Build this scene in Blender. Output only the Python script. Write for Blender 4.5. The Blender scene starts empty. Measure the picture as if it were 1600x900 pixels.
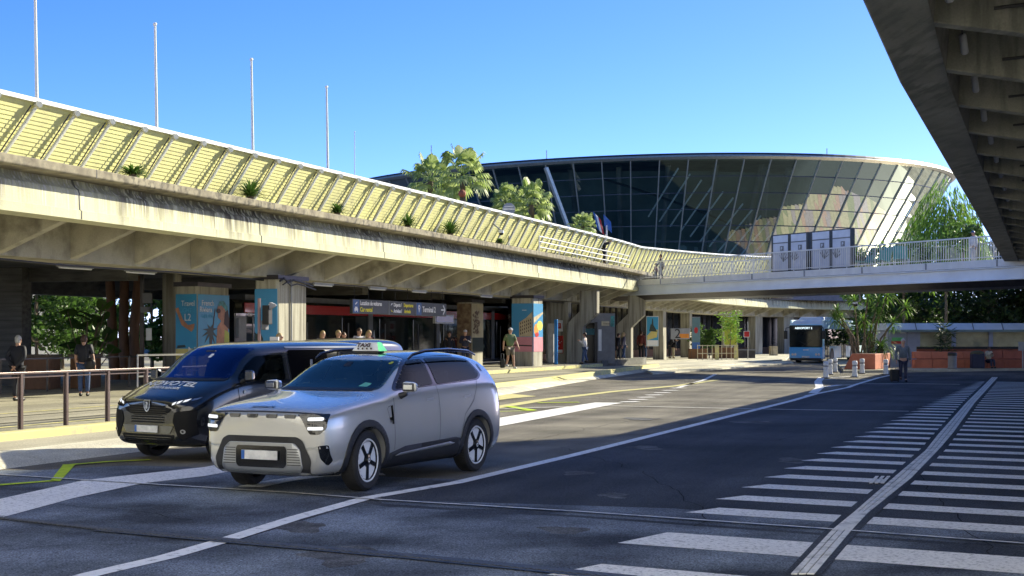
import bpy, bmesh, math, random
from mathutils import Vector, Matrix, noise
from mathutils.bvhtree import BVHTree
R = math.radians
random.seed(7)
C = bpy.data.collections.new("scene"); bpy.context.scene.collection.children.link(C)
SC = bpy.context.scene
# ------------------------------------------------------------------ camera, sky, sun, exposure
F = 2300.0; HZ = 525.0; H = 1.98           # focal length in photo pixels, horizon row, eye height
cam = bpy.data.cameras.new("camera"); camo = bpy.data.objects.new("camera", cam); C.objects.link(camo)
camo.location = (0, 0, H); camo.rotation_euler = (R(90), 0, 0)
cam.sensor_width = 36; cam.lens = 36 * F / 1600; cam.shift_y = (HZ - 450) / 1600; cam.clip_end = 3000; cam.clip_start = .1
SC.camera = camo
SUN_AZ = R(52.9); SUN_EL = R(26.3)         # azimuth clockwise from +Y
w = bpy.data.worlds.new("World"); SC.world = w; w.use_nodes = True
nt = w.node_tree; bg = nt.nodes["Background"]
sky = nt.nodes.new("ShaderNodeTexSky"); sky.sky_type = 'NISHITA'; sky.sun_disc = False
sky.sun_elevation = SUN_EL; sky.sun_rotation = SUN_AZ; sky.air_density = .34; sky.dust_density = .12; sky.ozone_density = 1.2
hs = nt.nodes.new("ShaderNodeHueSaturation"); hs.inputs['Saturation'].default_value = 1.30
nt.links.new(sky.outputs[0], hs.inputs['Color']); tn = nt.nodes.new('ShaderNodeMix'); tn.data_type = 'RGBA'; tn.blend_type = 'MULTIPLY'; tn.inputs[0].default_value = 1; tn.inputs[7].default_value = (.92, .73, .80, 1)
nt.links.new(hs.outputs[0], tn.inputs[6]); nt.links.new(tn.outputs[2], bg.inputs[0]); bg.inputs[1].default_value = .115
sl = bpy.data.lights.new("sun", 'SUN'); sl.energy = 2.5; sl.angle = R(.5); sl.color = (1, .93, .70)
so = bpy.data.objects.new("sun", sl); C.objects.link(so)
sd = Vector((math.sin(SUN_AZ) * math.cos(SUN_EL), math.cos(SUN_AZ) * math.cos(SUN_EL), math.sin(SUN_EL)))
so.rotation_euler = sd.to_track_quat('Z', 'Y').to_euler(); so.location = (0, 0, 60)
SC.view_settings.view_transform = 'Standard'; SC.view_settings.look = 'None'; SC.view_settings.gamma = 1
SC.view_settings.exposure = 1.95
SC.cycles.max_bounces = 6; SC.cycles.transparent_max_bounces = 12
# ------------------------------------------------------------------ coordinates: road frame (s along, l to the right)
US, UC = .342, .94
def P(s, l, z=0): return Vector((US * s + UC * l, UC * s - US * l, z))
def G(px, py, z=0):                        # point of the plane z seen at that place of the photo (survey of the ground)
    Y = F * (H - z) / (py - HZ); return Vector(((px - 800) * Y / F, Y, z))
def SL(v): return (US * v.x + UC * v.y, UC * v.x - US * v.y)
def S_at(px, l):
    k = (px - 800) / F; return l * (-US * k - UC) / (US - UC * k)
def Z_at(py, Y): return H + (HZ - py) * Y / F
# ------------------------------------------------------------------ materials
M = {}
def mat(name, col, rough=.6, metal=0, var=.12, scale=3., bump=0., coat=0., spec=.5, alpha=1, trans=0, emit=None, dist=.02, stretch=None, c2=None, sub=0):
    if name in M: return M[name]
    m = bpy.data.materials.new(name); m.use_nodes = True; n = m.node_tree.nodes; L = m.node_tree.links
    b = n['Principled BSDF']; b.inputs['Roughness'].default_value = rough; b.inputs['Metallic'].default_value = metal
    b.inputs['Coat Weight'].default_value = coat; b.inputs['Coat Roughness'].default_value = .04; b.inputs['Specular IOR Level'].default_value = spec
    b.inputs['Alpha'].default_value = alpha; b.inputs['Transmission Weight'].default_value = trans
    if emit: b.inputs['Emission Color'].default_value = (*emit[:3], 1); b.inputs['Emission Strength'].default_value = emit[3]
    tc = n.new('ShaderNodeTexCoord'); mp = n.new('ShaderNodeMapping'); L.new(tc.outputs['Object'], mp.inputs[0])
    if stretch: mp.inputs['Scale'].default_value = stretch
    no = n.new('ShaderNodeTexNoise'); no.inputs['Scale'].default_value = scale; no.inputs['Detail'].default_value = 6; no.inputs['Roughness'].default_value = .6
    L.new(mp.outputs[0], no.inputs['Vector'])
    cr = n.new('ShaderNodeValToRGB'); e = cr.color_ramp.elements; e[0].position = .3; e[1].position = .7
    a = c2 if c2 else tuple(max(0, c * (1 - var * 1.6)) for c in col)
    d = col if c2 else tuple(min(1, c * (1 + var)) for c in col)
    e[0].color = (*a, 1); e[1].color = (*d, 1)
    L.new(no.outputs[0], cr.inputs[0]); L.new(cr.outputs[0], b.inputs['Base Color'])
    if bump:
        bp = n.new('ShaderNodeBump'); bp.inputs['Strength'].default_value = bump; bp.inputs['Distance'].default_value = dist
        n2 = n.new('ShaderNodeTexNoise'); n2.inputs['Scale'].default_value = scale * 9; n2.inputs['Detail'].default_value = 4
        L.new(tc.outputs['Object'], n2.inputs['Vector']); L.new(n2.outputs[0], bp.inputs['Height']); L.new(bp.outputs[0], b.inputs['Normal'])
    M[name] = m; m['_cr'] = 1
    return m
def nodes(m): return m.node_tree.nodes, m.node_tree.links, m.node_tree.nodes['Principled BSDF']
def weathered(name, col, col2, streak, sscale=(6, 6, .35), fine=40, rough=.85, thr=(.42, .62), big=.4, bump=.25, fade=None, light=None):
    """concrete: large patches, vertical rain streaks, fine grain"""
    m = bpy.data.materials.new(name); m.use_nodes = True; n, L, b = nodes(m); b.inputs['Roughness'].default_value = rough
    tc = n.new('ShaderNodeTexCoord')
    def nz(sc, vec=None, det=5):
        t = n.new('ShaderNodeTexNoise'); t.inputs['Scale'].default_value = sc; t.inputs['Detail'].default_value = det
        mp = n.new('ShaderNodeMapping'); L.new(tc.outputs['Object'], mp.inputs[0])
        if vec: mp.inputs['Scale'].default_value = vec
        L.new(mp.outputs[0], t.inputs['Vector']); return t
    def ramp(src, p0, p1, c0, c1):
        r = n.new('ShaderNodeValToRGB'); e = r.color_ramp.elements; e[0].position = p0; e[1].position = p1
        e[0].color = (*c0, 1); e[1].color = (*c1, 1); L.new(src.outputs[0], r.inputs[0]); return r
    base = ramp(nz(big), .35, .65, col, col2)
    st = ramp(nz(1, sscale, 7), thr[0], thr[1], (0, 0, 0), (1, 1, 1))
    patch_ = ramp(nz(.22), .34, .56, (.25, .25, .25), (1, 1, 1))
    mul = n.new('ShaderNodeMath'); mul.operation = 'MULTIPLY'; L.new(st.outputs[0], mul.inputs[0]); L.new(patch_.outputs[0], mul.inputs[1])
    if fade:                                   # rain marks start under the ledge and thin out downwards
        sx_ = n.new('ShaderNodeSeparateXYZ'); L.new(tc.outputs['Object'], sx_.inputs[0]); mr = n.new('ShaderNodeMapRange'); mr.inputs['From Min'].default_value = fade[0]; mr.inputs['From Max'].default_value = fade[1]; L.new(sx_.outputs[2], mr.inputs[0])
        len_ = nz(1, (2.2, 2.2, .05), 5); ad = n.new('ShaderNodeMath'); ad.operation = 'MULTIPLY_ADD'; ad.inputs[1].default_value = 2.2; ad.inputs[2].default_value = -1.1; L.new(len_.outputs[0], ad.inputs[0])
        a2 = n.new('ShaderNodeMath'); a2.operation = 'ADD'; a2.use_clamp = True; L.new(ad.outputs[0], a2.inputs[0]); L.new(mr.outputs[0], a2.inputs[1])
        m3 = n.new('ShaderNodeMath'); m3.operation = 'MULTIPLY'; L.new(mul.outputs[0], m3.inputs[0]); L.new(a2.outputs[0], m3.inputs[1]); mul = m3
        lt_ = ramp(nz(1, (13, 13, .2), 6), .52, .62, (0, 0, 0), (1, 1, 1)); m4 = n.new('ShaderNodeMath'); m4.operation = 'MULTIPLY'; L.new(lt_.outputs[0], m4.inputs[0]); L.new(a2.outputs[0], m4.inputs[1])
        mb_ = n.new('ShaderNodeMix'); mb_.data_type = 'RGBA'; L.new(m4.outputs[0], mb_.inputs[0]); L.new(base.outputs[0], mb_.inputs[6]); mb_.inputs[7].default_value = (.72, .70, .66, 1); base = mb_
    bo = base.outputs[2] if fade else base.outputs[0]
    mx = n.new('ShaderNodeMix'); mx.data_type = 'RGBA'; L.new(mul.outputs[0], mx.inputs[0]); L.new(bo, mx.inputs[6]); mx.inputs[7].default_value = (*streak, 1)
    gr = ramp(nz(fine), .2, .8, (.8, .8, .8), (1.12, 1.12, 1.12))
    m2 = n.new('ShaderNodeMix'); m2.data_type = 'RGBA'; m2.blend_type = 'MULTIPLY'; m2.inputs[0].default_value = 1
    L.new(mx.outputs[2], m2.inputs[6]); L.new(gr.outputs[0], m2.inputs[7]); L.new(m2.outputs[2], b.inputs['Base Color'])
    bp = n.new('ShaderNodeBump'); bp.inputs['Strength'].default_value = bump; bp.inputs['Distance'].default_value = .02
    L.new(gr.outputs[0], bp.inputs['Height']); L.new(bp.outputs[0], b.inputs['Normal']); M[name] = m; return m
def asphalt(name, col, col2, grain=60, stain=.5, rough=.85, spec=.12, light=False):
    m = bpy.data.materials.new(name); m.use_nodes = True; n, L, b = nodes(m); b.inputs['Roughness'].default_value = rough; b.inputs['Specular IOR Level'].default_value = spec
    tc = n.new('ShaderNodeTexCoord')
    rot = n.new('ShaderNodeMapping'); rot.inputs['Rotation'].default_value = (0, 0, R(20)); L.new(tc.outputs['Object'], rot.inputs[0])
    stv = n.new('ShaderNodeMapping'); stv.inputs['Scale'].default_value = (.9, .09, 1); L.new(rot.outputs[0], stv.inputs[0])
    def nz(sc, src, det=6):
        t = n.new('ShaderNodeTexNoise'); t.inputs['Scale'].default_value = sc; t.inputs['Detail'].default_value = det; L.new(src, t.inputs['Vector']); return t
    def ramp(src, p0, p1, c0, c1):
        r = n.new('ShaderNodeValToRGB'); e = r.color_ramp.elements; e[0].position = p0; e[1].position = p1
        e[0].color = (*c0, 1); e[1].color = (*c1, 1); L.new(src.outputs[0], r.inputs[0]); return r
    a = ramp(nz(stain, rot.outputs[0]), .35, .68, col, col2)
    tr = ramp(nz(1.2, stv.outputs[0]), .38, .62, (.78, .78, .8), (1.12, 1.12, 1.1))   # wheel tracks run along the road
    g = ramp(nz(grain, tc.outputs['Object'], 3), .3, .7, (.72, .72, .72) if light else (.30, .30, .30), (1.25, 1.25, 1.25) if light else (1.85, 1.85, 1.85))
    sp = n.new('ShaderNodeTexVoronoi'); sp.inputs['Scale'].default_value = 42; L.new(tc.outputs['Object'], sp.inputs['Vector'])
    spr = n.new('ShaderNodeValToRGB'); spr.color_ramp.elements[0].position = .10; spr.color_ramp.elements[1].position = .17
    spr.color_ramp.elements[0].color = (1.15, 1.15, 1.15, 1) if light else (2.8, 2.8, 2.7, 1); spr.color_ramp.elements[1].color = (1, 1, 1, 1); L.new(sp.outputs['Distance'], spr.inputs[0])
    last = a.outputs[0]
    for t in (tr, g, spr):
        x = n.new('ShaderNodeMix'); x.data_type = 'RGBA'; x.blend_type = 'MULTIPLY'; x.inputs[0].default_value = 1
        L.new(last, x.inputs[6]); L.new(t.outputs[0], x.inputs[7]); last = x.outputs[2]
    L.new(last, b.inputs['Base Color'])
    bp = n.new('ShaderNodeBump'); bp.inputs['Strength'].default_value = .5; bp.inputs['Distance'].default_value = .01
    L.new(g.outputs[0], bp.inputs['Height']); L.new(bp.outputs[0], b.inputs['Normal']); M[name] = m; return m
def paint(name, col, worn, amount=.35, scale=7):
    """road paint worn through in spots to the asphalt colour"""
    m = bpy.data.materials.new(name); m.use_nodes = True; n, L, b = nodes(m); b.inputs['Roughness'].default_value = .8; b.inputs['Specular IOR Level'].default_value = .2
    tc = n.new('ShaderNodeTexCoord'); last = None
    t = n.new('ShaderNodeTexNoise'); t.inputs['Scale'].default_value = scale; t.inputs['Detail'].default_value = 12; t.inputs['Roughness'].default_value = .75; L.new(tc.outputs['Object'], t.inputs['Vector'])
    r = n.new('ShaderNodeValToRGB'); e = r.color_ramp.elements; e[0].position = amount; e[1].position = amount + .13; e[0].color = (*worn, 1); e[1].color = (*col, 1)
    L.new(t.outputs[0], r.inputs[0])
    g = n.new('ShaderNodeTexNoise'); g.inputs['Scale'].default_value = .8; g.inputs['Detail'].default_value = 5; L.new(tc.outputs['Object'], g.inputs['Vector'])
    r2 = n.new('ShaderNodeValToRGB'); r2.color_ramp.elements[0].color = (.8, .8, .8, 1); r2.color_ramp.elements[1].color = (1.1, 1.1, 1.1, 1); L.new(g.outputs[0], r2.inputs[0])
    x = n.new('ShaderNodeMix'); x.data_type = 'RGBA'; x.blend_type = 'MULTIPLY'; x.inputs[0].default_value = 1
    L.new(r.outputs[0], x.inputs[6]); L.new(r2.outputs[0], x.inputs[7]); L.new(x.outputs[2], b.inputs['Base Color']); M[name] = m; return m
def carpaint(name, col, metal=.6, rough=.3):
    m = mat(name, col, rough, metal, .02, 2., coat=1.0); return m
def leafmat(name, c1, c2, tl=.35):
    m = bpy.data.materials.new(name); m.use_nodes = True; n, L, b = nodes(m); b.inputs['Roughness'].default_value = .45
    gi = n.new('ShaderNodeNewGeometry'); r = n.new('ShaderNodeValToRGB'); e = r.color_ramp.elements; e[0].color = (*c1, 1); e[1].color = (*c2, 1)
    L.new(gi.outputs['Random Per Island'], r.inputs[0]); L.new(r.outputs[0], b.inputs['Base Color'])
    t = n.new('ShaderNodeBsdfTranslucent'); L.new(r.outputs[0], t.inputs[0]); mx = n.new('ShaderNodeMixShader'); mx.inputs[0].default_value = tl
    L.new(b.outputs[0], mx.inputs[1]); L.new(t.outputs[0], mx.inputs[2]); L.new(mx.outputs[0], n['Material Output'].inputs[0]); M[name] = m; return m
def darkglass(name, tint, refl=.3, rough=.03, thru=.6):
    """real window glass: tinted see-through with a mirror share that grows at grazing angles"""
    m = bpy.data.materials.new(name); m.use_nodes = True; n = m.node_tree.nodes; L = m.node_tree.links
    n.remove(n['Principled BSDF']); tr = n.new('ShaderNodeBsdfTransparent'); tr.inputs[0].default_value = (*tint, 1)
    gl = n.new('ShaderNodeBsdfGlossy'); gl.inputs['Roughness'].default_value = rough; gl.inputs[0].default_value = (.84, .92, .84, 1)
    fr = n.new('ShaderNodeFresnel'); fr.inputs[0].default_value = 1.5
    mm = n.new('ShaderNodeMath'); mm.operation = 'MULTIPLY_ADD'; mm.inputs[1].default_value = 1.; mm.inputs[2].default_value = refl; mm.use_clamp = True; L.new(fr.outputs[0], mm.inputs[0])
    mx = n.new('ShaderNodeMixShader'); L.new(mm.outputs[0], mx.inputs[0]); L.new(tr.outputs[0], mx.inputs[1]); L.new(gl.outputs[0], mx.inputs[2]); L.new(mx.outputs[0], n['Material Output'].inputs[0])
    M[name] = m; return m
# ------------------------------------------------------------------ mesh building
class MB:
    def __init__(self): self.v = []; self.f = []; self.mi = []; self.cur = 0
    def add(self, vs, fs):
        o = len(self.v); self.v += [tuple(p) for p in vs]; self.f += [tuple(i + o for i in f) for f in fs]; self.mi += [self.cur] * len(fs); return self
    def box(self, c, s, rz=0, mat4=None):
        hx, hy, hz = s[0] / 2, s[1] / 2, s[2] / 2
        vs = [Vector((x, y, z)) for z in (-hz, hz) for (x, y) in ((-hx, -hy), (hx, -hy), (hx, hy), (-hx, hy))]
        m = mat4 if mat4 else Matrix.Rotation(rz, 3, 'Z'); vs = [m @ p + Vector(c) for p in vs]
        return self.add(vs, [(3, 2, 1, 0), (4, 5, 6, 7), (0, 1, 5, 4), (1, 2, 6, 5), (2, 3, 7, 6), (3, 0, 4, 7)])
    def prism(self, poly, z0, z1):             # poly: xy points (counter-clockwise)
        n = len(poly); vs = [(p[0], p[1], z0) for p in poly] + [(p[0], p[1], z1) for p in poly]
        return self.add(vs, [tuple(range(n))[::-1], tuple(range(n, 2 * n))] + [(i, (i + 1) % n, n + (i + 1) % n, n + i) for i in range(n)])
    def hull(self, a, b):                      # two equal loops joined
        n = len(a); return self.add(list(a) + list(b), [tuple(range(n))[::-1], tuple(range(n, 2 * n))] + [(i, (i + 1) % n, n + (i + 1) % n, n + i) for i in range(n)])
    def sheet(self, pts): return self.add(pts, [tuple(range(len(pts)))])
    def tube(self, pts, r, n=8, caps=True):
        pts = [Vector(p) for p in pts]; rr = r if isinstance(r, (list, tuple)) else [r] * len(pts); rings = []
        for i, p in enumerate(pts):
            t = (pts[min(i + 1, len(pts) - 1)] - pts[max(i - 1, 0)]).normalized()
            a = t.orthogonal().normalized() if i == 0 else (a - t * a.dot(t)).normalized()
            b = t.cross(a); rings.append([p + (a * math.cos(2 * math.pi * k / n) + b * math.sin(2 * math.pi * k / n)) * rr[i] for k in range(n)])
        vs = [q for g in rings for q in g]; fs = []
        for i in range(len(pts) - 1):
            for k in range(n): fs.append((i * n + k, i * n + (k + 1) % n, (i + 1) * n + (k + 1) % n, (i + 1) * n + k))
        if caps: fs += [tuple(range(n))[::-1], tuple(range((len(pts) - 1) * n, len(pts) * n))]
        return self.add(vs, fs)
    def bar(self, a, b, w_, h_):
        a = Vector(a); b = Vector(b); t = (b - a).normalized(); up = Vector((0, 0, 1)) if abs(t.z) < .95 else Vector((0, 1, 0))
        x = t.cross(up).normalized(); y = x.cross(t); q = [(-1, -1), (1, -1), (1, 1), (-1, 1)]
        return self.hull([a + x * (i * w_ / 2) + y * (j * h_ / 2) for i, j in q], [b + x * (i * w_ / 2) + y * (j * h_ / 2) for i, j in q])
    def sphere(self, c, r, nu=12, nv=8, z0=-1):
        rx, ry, rz = (r, r, r) if not isinstance(r, (list, tuple)) else r; c = Vector(c); vs = []; fs = []
        for j in range(nv + 1):
            ph = math.asin(z0) + (math.pi / 2 - math.asin(z0)) * j / nv
            for i in range(nu): th = 2 * math.pi * i / nu; vs.append(c + Vector((rx * math.cos(ph) * math.cos(th), ry * math.cos(ph) * math.sin(th), rz * math.sin(ph))))
        for j in range(nv):
            for i in range(nu): fs.append((j * nu + i, j * nu + (i + 1) % nu, (j + 1) * nu + (i + 1) % nu, (j + 1) * nu + i))
        fs.append(tuple(range(nu))[::-1]); return self.add(vs, fs)
    def lathe(self, prof, n=24, c=(0, 0, 0), axis='z', closed=False):
        c = Vector(c); vs = []; fs = []; k = len(prof)
        for (r, h) in prof:
            for i in range(n):
                t = 2 * math.pi * i / n; p = (r * math.cos(t), r * math.sin(t), h)
                if axis == 'y': p = (p[0], p[2], p[1])
                if axis == 'x': p = (p[2], p[0], p[1])
                vs.append(c + Vector(p))
        for j in range(k if closed else k - 1):
            for i in range(n): a = j * n; b = ((j + 1) % k) * n; fs.append((a + i, a + (i + 1) % n, b + (i + 1) % n, b + i))
        return self.add(vs, fs)
    def sweep(self, guide, prof, closed=True, caps=True):
        """guide: list of (pos, outward normal); prof: list of (off, z) or function(i) -> list"""
        vs = []; fs = []; n = None
        for i, (p, nn) in enumerate(guide):
            pr = prof(i) if callable(prof) else prof; n = len(pr)
            for (o, z) in pr: vs.append((p.x + nn.x * o, p.y + nn.y * o, z))
        m = n if closed else n - 1
        for i in range(len(guide) - 1):
            for k in range(m): fs.append((i * n + k, i * n + (k + 1) % n, (i + 1) * n + (k + 1) % n, (i + 1) * n + k))
        if closed and caps: fs += [tuple(range(n))[::-1], tuple(range((len(guide) - 1) * n, len(guide) * n))]
        return self.add(vs, fs)
    def mesh(self, name):
        me = bpy.data.meshes.new(name); me.from_pydata(self.v, [], self.f); me.update(); return me
    def build(self, name, m, parent=None, smooth=None, bevel=0, label=None, recalc=True):
        me = self.mesh(name)
        for x in (m if isinstance(m, (list, tuple)) else [m]): me.materials.append(x)
        if isinstance(m, (list, tuple)): me.polygons.foreach_set('material_index', self.mi)
        if recalc:
            bm = bmesh.new(); bm.from_mesh(me); bmesh.ops.recalc_face_normals(bm, faces=bm.faces); bm.to_mesh(me); bm.free()
        if smooth is not None:
            me.shade_smooth(); me.set_sharp_from_angle(angle=R(smooth))
        o = bpy.data.objects.new(name, me); C.objects.link(o)
        if parent: o.parent = parent
        if label: o['label'] = label
        if bevel:
            b = o.modifiers.new('bevel', 'BEVEL'); b.width = bevel; b.segments = 2; b.limit_method = 'ANGLE'
        return o
def tag(o, label=None, cat=None, group=None, kind=None):
    if label: o['label'] = label
    if cat: o['category'] = cat
    if group: o['group'] = group
    if kind: o['kind'] = kind
    return o
def thing(name, label, cat, loc=(0, 0, 0), rz=0, group=None, scale=1):
    o = bpy.data.objects.new(name, None); C.objects.link(o); o.location = loc; o.rotation_euler = (0, 0, rz); o.scale = (scale,) * 3; o.empty_display_size = .3
    return tag(o, label, cat, group)
def structure(mb, name, m, **k): o = mb.build(name, m, **k); o['kind'] = 'structure'; return o
def dup(o, parent=None):
    c = o.copy(); C.objects.link(c); c.parent = parent
    for ch in [x for x in list(C.objects) if x.parent == o]: dup(ch, c)
    return c
def curve(pts, step=1.5):                  # Catmull-Rom through plan points -> [(pos, outward normal)]
    p = [Vector((a[0], a[1], 0)) for a in pts]; p = [p[0] * 2 - p[1]] + p + [p[-1] * 2 - p[-2]]; out = []
    for i in range(1, len(p) - 2):
        n = max(1, int((p[i + 1] - p[i]).length / step))
        for k in range(n):
            t = k / n; a, b, c, d = p[i - 1:i + 3]
            out.append(.5 * ((2 * b) + (c - a) * t + (2 * a - 5 * b + 4 * c - d) * t * t + (3 * b - 3 * c + d - a) * t ** 3))
    out.append(p[-2]); g = []
    for i, q in enumerate(out):
        t = (out[min(i + 1, len(out) - 1)] - out[max(0, i - 1)]).normalized(); g.append((q, Vector((t.y, -t.x, 0))))
    return g
def resample(g, step):                     # equal arc-length samples of such a guide
    acc = [0]
    for i in range(1, len(g)): acc.append(acc[-1] + (g[i][0] - g[i - 1][0]).length)
    out = []; d = 0; i = 0
    while d < acc[-1]:
        while acc[i + 1] < d: i += 1
        t = (d - acc[i]) / (acc[i + 1] - acc[i]); out.append((g[i][0].lerp(g[i + 1][0], t), g[i][1].lerp(g[i + 1][1], t).normalized())); d += step
    return out
_dg = None
def evaluated(o, keep=False):
    me = bpy.data.meshes.new_from_object(o.evaluated_get(bpy.context.evaluated_depsgraph_get()))
    if not keep: bpy.data.objects.remove(o)
    return me
FONTS = {}
def lettering(text, size, m, parent, mtx, name='lettering', align='LEFT', extrude=.004, bold=0, sx=1):
    cu = bpy.data.curves.new('t', 'FONT'); cu.body = text; cu.size = size; cu.align_x = align; cu.extrude = extrude; cu.offset = bold; cu.resolution_u = 3
    t = bpy.data.objects.new('t', cu); C.objects.link(t); me = evaluated(t); bpy.data.curves.remove(cu); me.name = name
    me.materials.clear(); me.materials.append(m)
    me.transform(mtx @ Matrix.Diagonal((sx, 1, 1, 1)))
    o = bpy.data.objects.new(name, me); C.objects.link(o); o.parent = parent; return o
def frame_mtx(origin, xdir, up=(0, 0, 1)):   # text plane: x along xdir, y up, facing xdir x up
    x = Vector(xdir).normalized(); y = Vector(up).normalized(); z = x.cross(y).normalized(); y = z.cross(x)
    return Matrix(((x.x, y.x, z.x, origin[0]), (x.y, y.y, z.y, origin[1]), (x.z, y.z, z.z, origin[2]), (0, 0, 0, 1)))
# common materials
mat('black', (.012, .012, .013), .5, var=.2); mat('blackgloss', (.008, .009, .011), .12, coat=.5, var=.1)
mat('rubber', (.018, .018, .02), .75, var=.25, scale=9); mat('white', (.75, .76, .76), .5, var=.06); mat('steel', (.5, .51, .53), .35, .9, var=.1)
mat('darkmetal', (.07, .065, .07), .4, .6, var=.2); mat('bronze', (.13, .095, .09), .4, .5, var=.15); mat('grey', (.32, .33, .35), .6); mat('midgrey', (.18, .185, .2), .6)
mat('red', (.5, .02, .02), .4); mat('yellow', (.75, .68, .08), .6); mat('green', (.1, .45, .15), .5); mat('blue', (.03, .12, .4), .4); mat('skyblue', (.08, .38, .62), .5)
mat('skin', (.5, .29, .2), .55, var=.05); mat('darkskin', (.16, .085, .05), .55, var=.05)
weathered('concrete', (.47, .45, .36), (.38, .365, .30), (.16, .14, .11))
weathered('fascia', (.66, .65, .43), (.54, .53, .37), (.10, .085, .06), (9, 9, .10), thr=(.40, .50), big=.25, fade=(4.8, 5.6))
weathered('ledge', (.36, .32, .22), (.20, .17, .12), (.09, .08, .06), (5, 5, 5), thr=(.46, .62), big=2.2)
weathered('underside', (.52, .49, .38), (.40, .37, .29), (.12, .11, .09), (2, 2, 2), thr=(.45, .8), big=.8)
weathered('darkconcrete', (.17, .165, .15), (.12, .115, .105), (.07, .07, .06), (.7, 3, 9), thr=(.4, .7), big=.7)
# ================================================================== ground
asphalt('old_asphalt', (.13, .12, .10), (.24, .22, .185)); asphalt('new_asphalt', (.045, .049, .057), (.085, .092, .108), stain=.28)
asphalt('worn_asphalt', (.055, .062, .075), (.24, .275, .33), stain=.6); asphalt('paving', (.36, .33, .25), (.46, .43, .34), grain=30, light=True)
asphalt('kerb_stone', (.55, .52, .42), (.70, .67, .55), grain=40, stain=1.2, light=True); asphalt('track_paving', (.34, .32, .24), (.44, .41, .32), grain=25, light=True)
asphalt('red_paving', (.24, .17, .14), (.3, .22, .18), grain=30)
paint('road_paint', (.95, .94, .92), (.25, .25, .25), .335, 9); paint('old_paint', (.95, .93, .90), (.3, .295, .29), .36, 24); paint('yellow_paint', (.55, .72, .04), (.1, .1, .08), .34, 6)
paint('kerb_paint', (.72, .66, .28), (.48, .45, .3), .4, 3); paint('faint_paint', (.20, .205, .215), (.07, .073, .08), .45, 1.3)
g = MB(); g.sheet([(-900, -300, 0), (900, -300, 0), (900, 1600, 0), (-900, 1600, 0)]); structure(g, 'ground', M['old_asphalt'])
def ribbon(mb, pts, wd, z, closed=False):     # pts world xy; width wd or (w0,w1)
    pts = [Vector((p[0], p[1], 0)) for p in pts]; L_ = []; R_ = []
    for i, p in enumerate(pts):
        t = (pts[min(i + 1, len(pts) - 1)] - pts[max(i - 1, 0)]).normalized(); n_ = Vector((-t.y, t.x, 0))
        ww = wd if not isinstance(wd, (list, tuple)) else wd[0] + (wd[1] - wd[0]) * i / (len(pts) - 1)
        L_.append(p + n_ * ww / 2); R_.append(p - n_ * ww / 2)
    for i in range(len(pts) - 1): mb.sheet([(q.x, q.y, z) for q in (R_[i], R_[i + 1], L_[i + 1], L_[i])])
    return mb
line = [G(*p) for p in [(60, 925), (140, 900), (260, 872), (350, 846), (460, 811), (574, 779), (714, 755), (900, 711), (1040, 676), (1184, 640), (1236, 627), (1274, 616)]]
na = MB(); pl = [p for p in line]; far = [G(1335, 601), G(1400, 583), G(1475, 577)]
poly = [(p.x, p.y) for p in pl + far] + [(40, 80), (60, 60), (60, -20), (-12, -20)]
na.sheet([(x, y, .004) for x, y in poly]); structure(na, 'road', M['new_asphalt'])
wa = MB()  # worn asphalt strip either side of the rail crossing, and the foreground left of the line
wa.sheet([(p.x, p.y, .006) for p in (G(588, 781), G(1050, 795), G(1620, 836), G(1620, 858), G(900, 806), G(600, 788))])
wa.sheet([(p.x, p.y, .006) for p in (G(600, 792), G(900, 809), G(1620, 862), G(1660, 960), G(250, 960), G(150, 903), G(356, 850), G(566, 786))])
wa.sheet([(p.x, p.y, .006) for p in (G(-60, 736), G(60, 735), G(200, 728), G(330, 731), G(334, 733), G(520, 742), G(720, 750), G(566, 781), G(346, 848), G(130, 901), G(-100, 960))])
structure(wa, 'road_patch', M['worn_asphalt'])
ap = MB(); q = [P(-40, 7), P(44, 7), P(44, 60), P(-40, 60)]; ap.prism([(p.x, p.y) for p in q][::-1], .006, .12); structure(ap, 'bounce_slab', M['kerb_stone'])  # pale slab added out of view to bounce sunlight under the viaduct
mk = MB(); ribbon(mk, [(p.x, p.y) for p in line], .21, .012)
# end of the line: rounded nose of the traffic island and hatch marks
for pts, wd in (([(1270, 615), (1281, 606), (1278, 597), (1284, 590)], .32), ([(1260, 619), (1300, 611), (1325, 606), (1338, 601), (1372, 591), (1394, 586)], .2),
                ([(1290, 605), (1312, 602), (1340, 602)], .3), ([(1288, 594), (1310, 592.5), (1363, 594)], .22), ([(1298, 591), (1330, 588.5), (1378, 590)], .22)):
    ribbon(mk, [(G(*p).x, G(*p).y) for p in pts], wd, .016)
ribbon(mk, [(G(*p).x, G(*p).y) for p in [(1340, 600), (1420, 600), (1500, 601)]], .2, .014)
structure(mk, 'road_marking', M['road_paint'])
mk = MB()
mk.sheet([(p.x, p.y, .013) for p in [G(-40, 788), G(0, 781), G(130, 752), G(180, 746), G(320, 731), G(420, 712), G(420, 727), G(320, 745), G(220, 757), G(114, 780), G(0, 811), G(-60, 826)]])
mk.sheet([(p.x, p.y, .013) for p in [G(700, 672), G(772, 655), G(875, 638), G(930, 629.5), G(975, 630), G(960, 632), G(895, 645), G(775, 668), G(700, 686)]])
ribbon(mk, [(G(*p).x, G(*p).y) for p in [(390, 762), (440, 752), (500, 744), (600, 742)]], .35, .013)
for i in range(7):                             # give-way dashes
    a = G(983 + 12.5 * i, 628.5 - 3.6 * i); ribbon(mk, [(a.x - .22, a.y), (a.x + .3, a.y + .2)], .42, .013)
ribbon(mk, [(G(*p).x, G(*p).y) for p in [(1060, 606), (1100, 594), (1118, 585)]], .2, .013)
structure(mk, 'road_marking', M['old_paint'])
mk = MB(); ribbon(mk, [(G(*p).x, G(*p).y) for p in [(740, 643), (850, 625), (960, 612), (1060, 603), (1120, 594)]], (.5, .35), .013)
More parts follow.
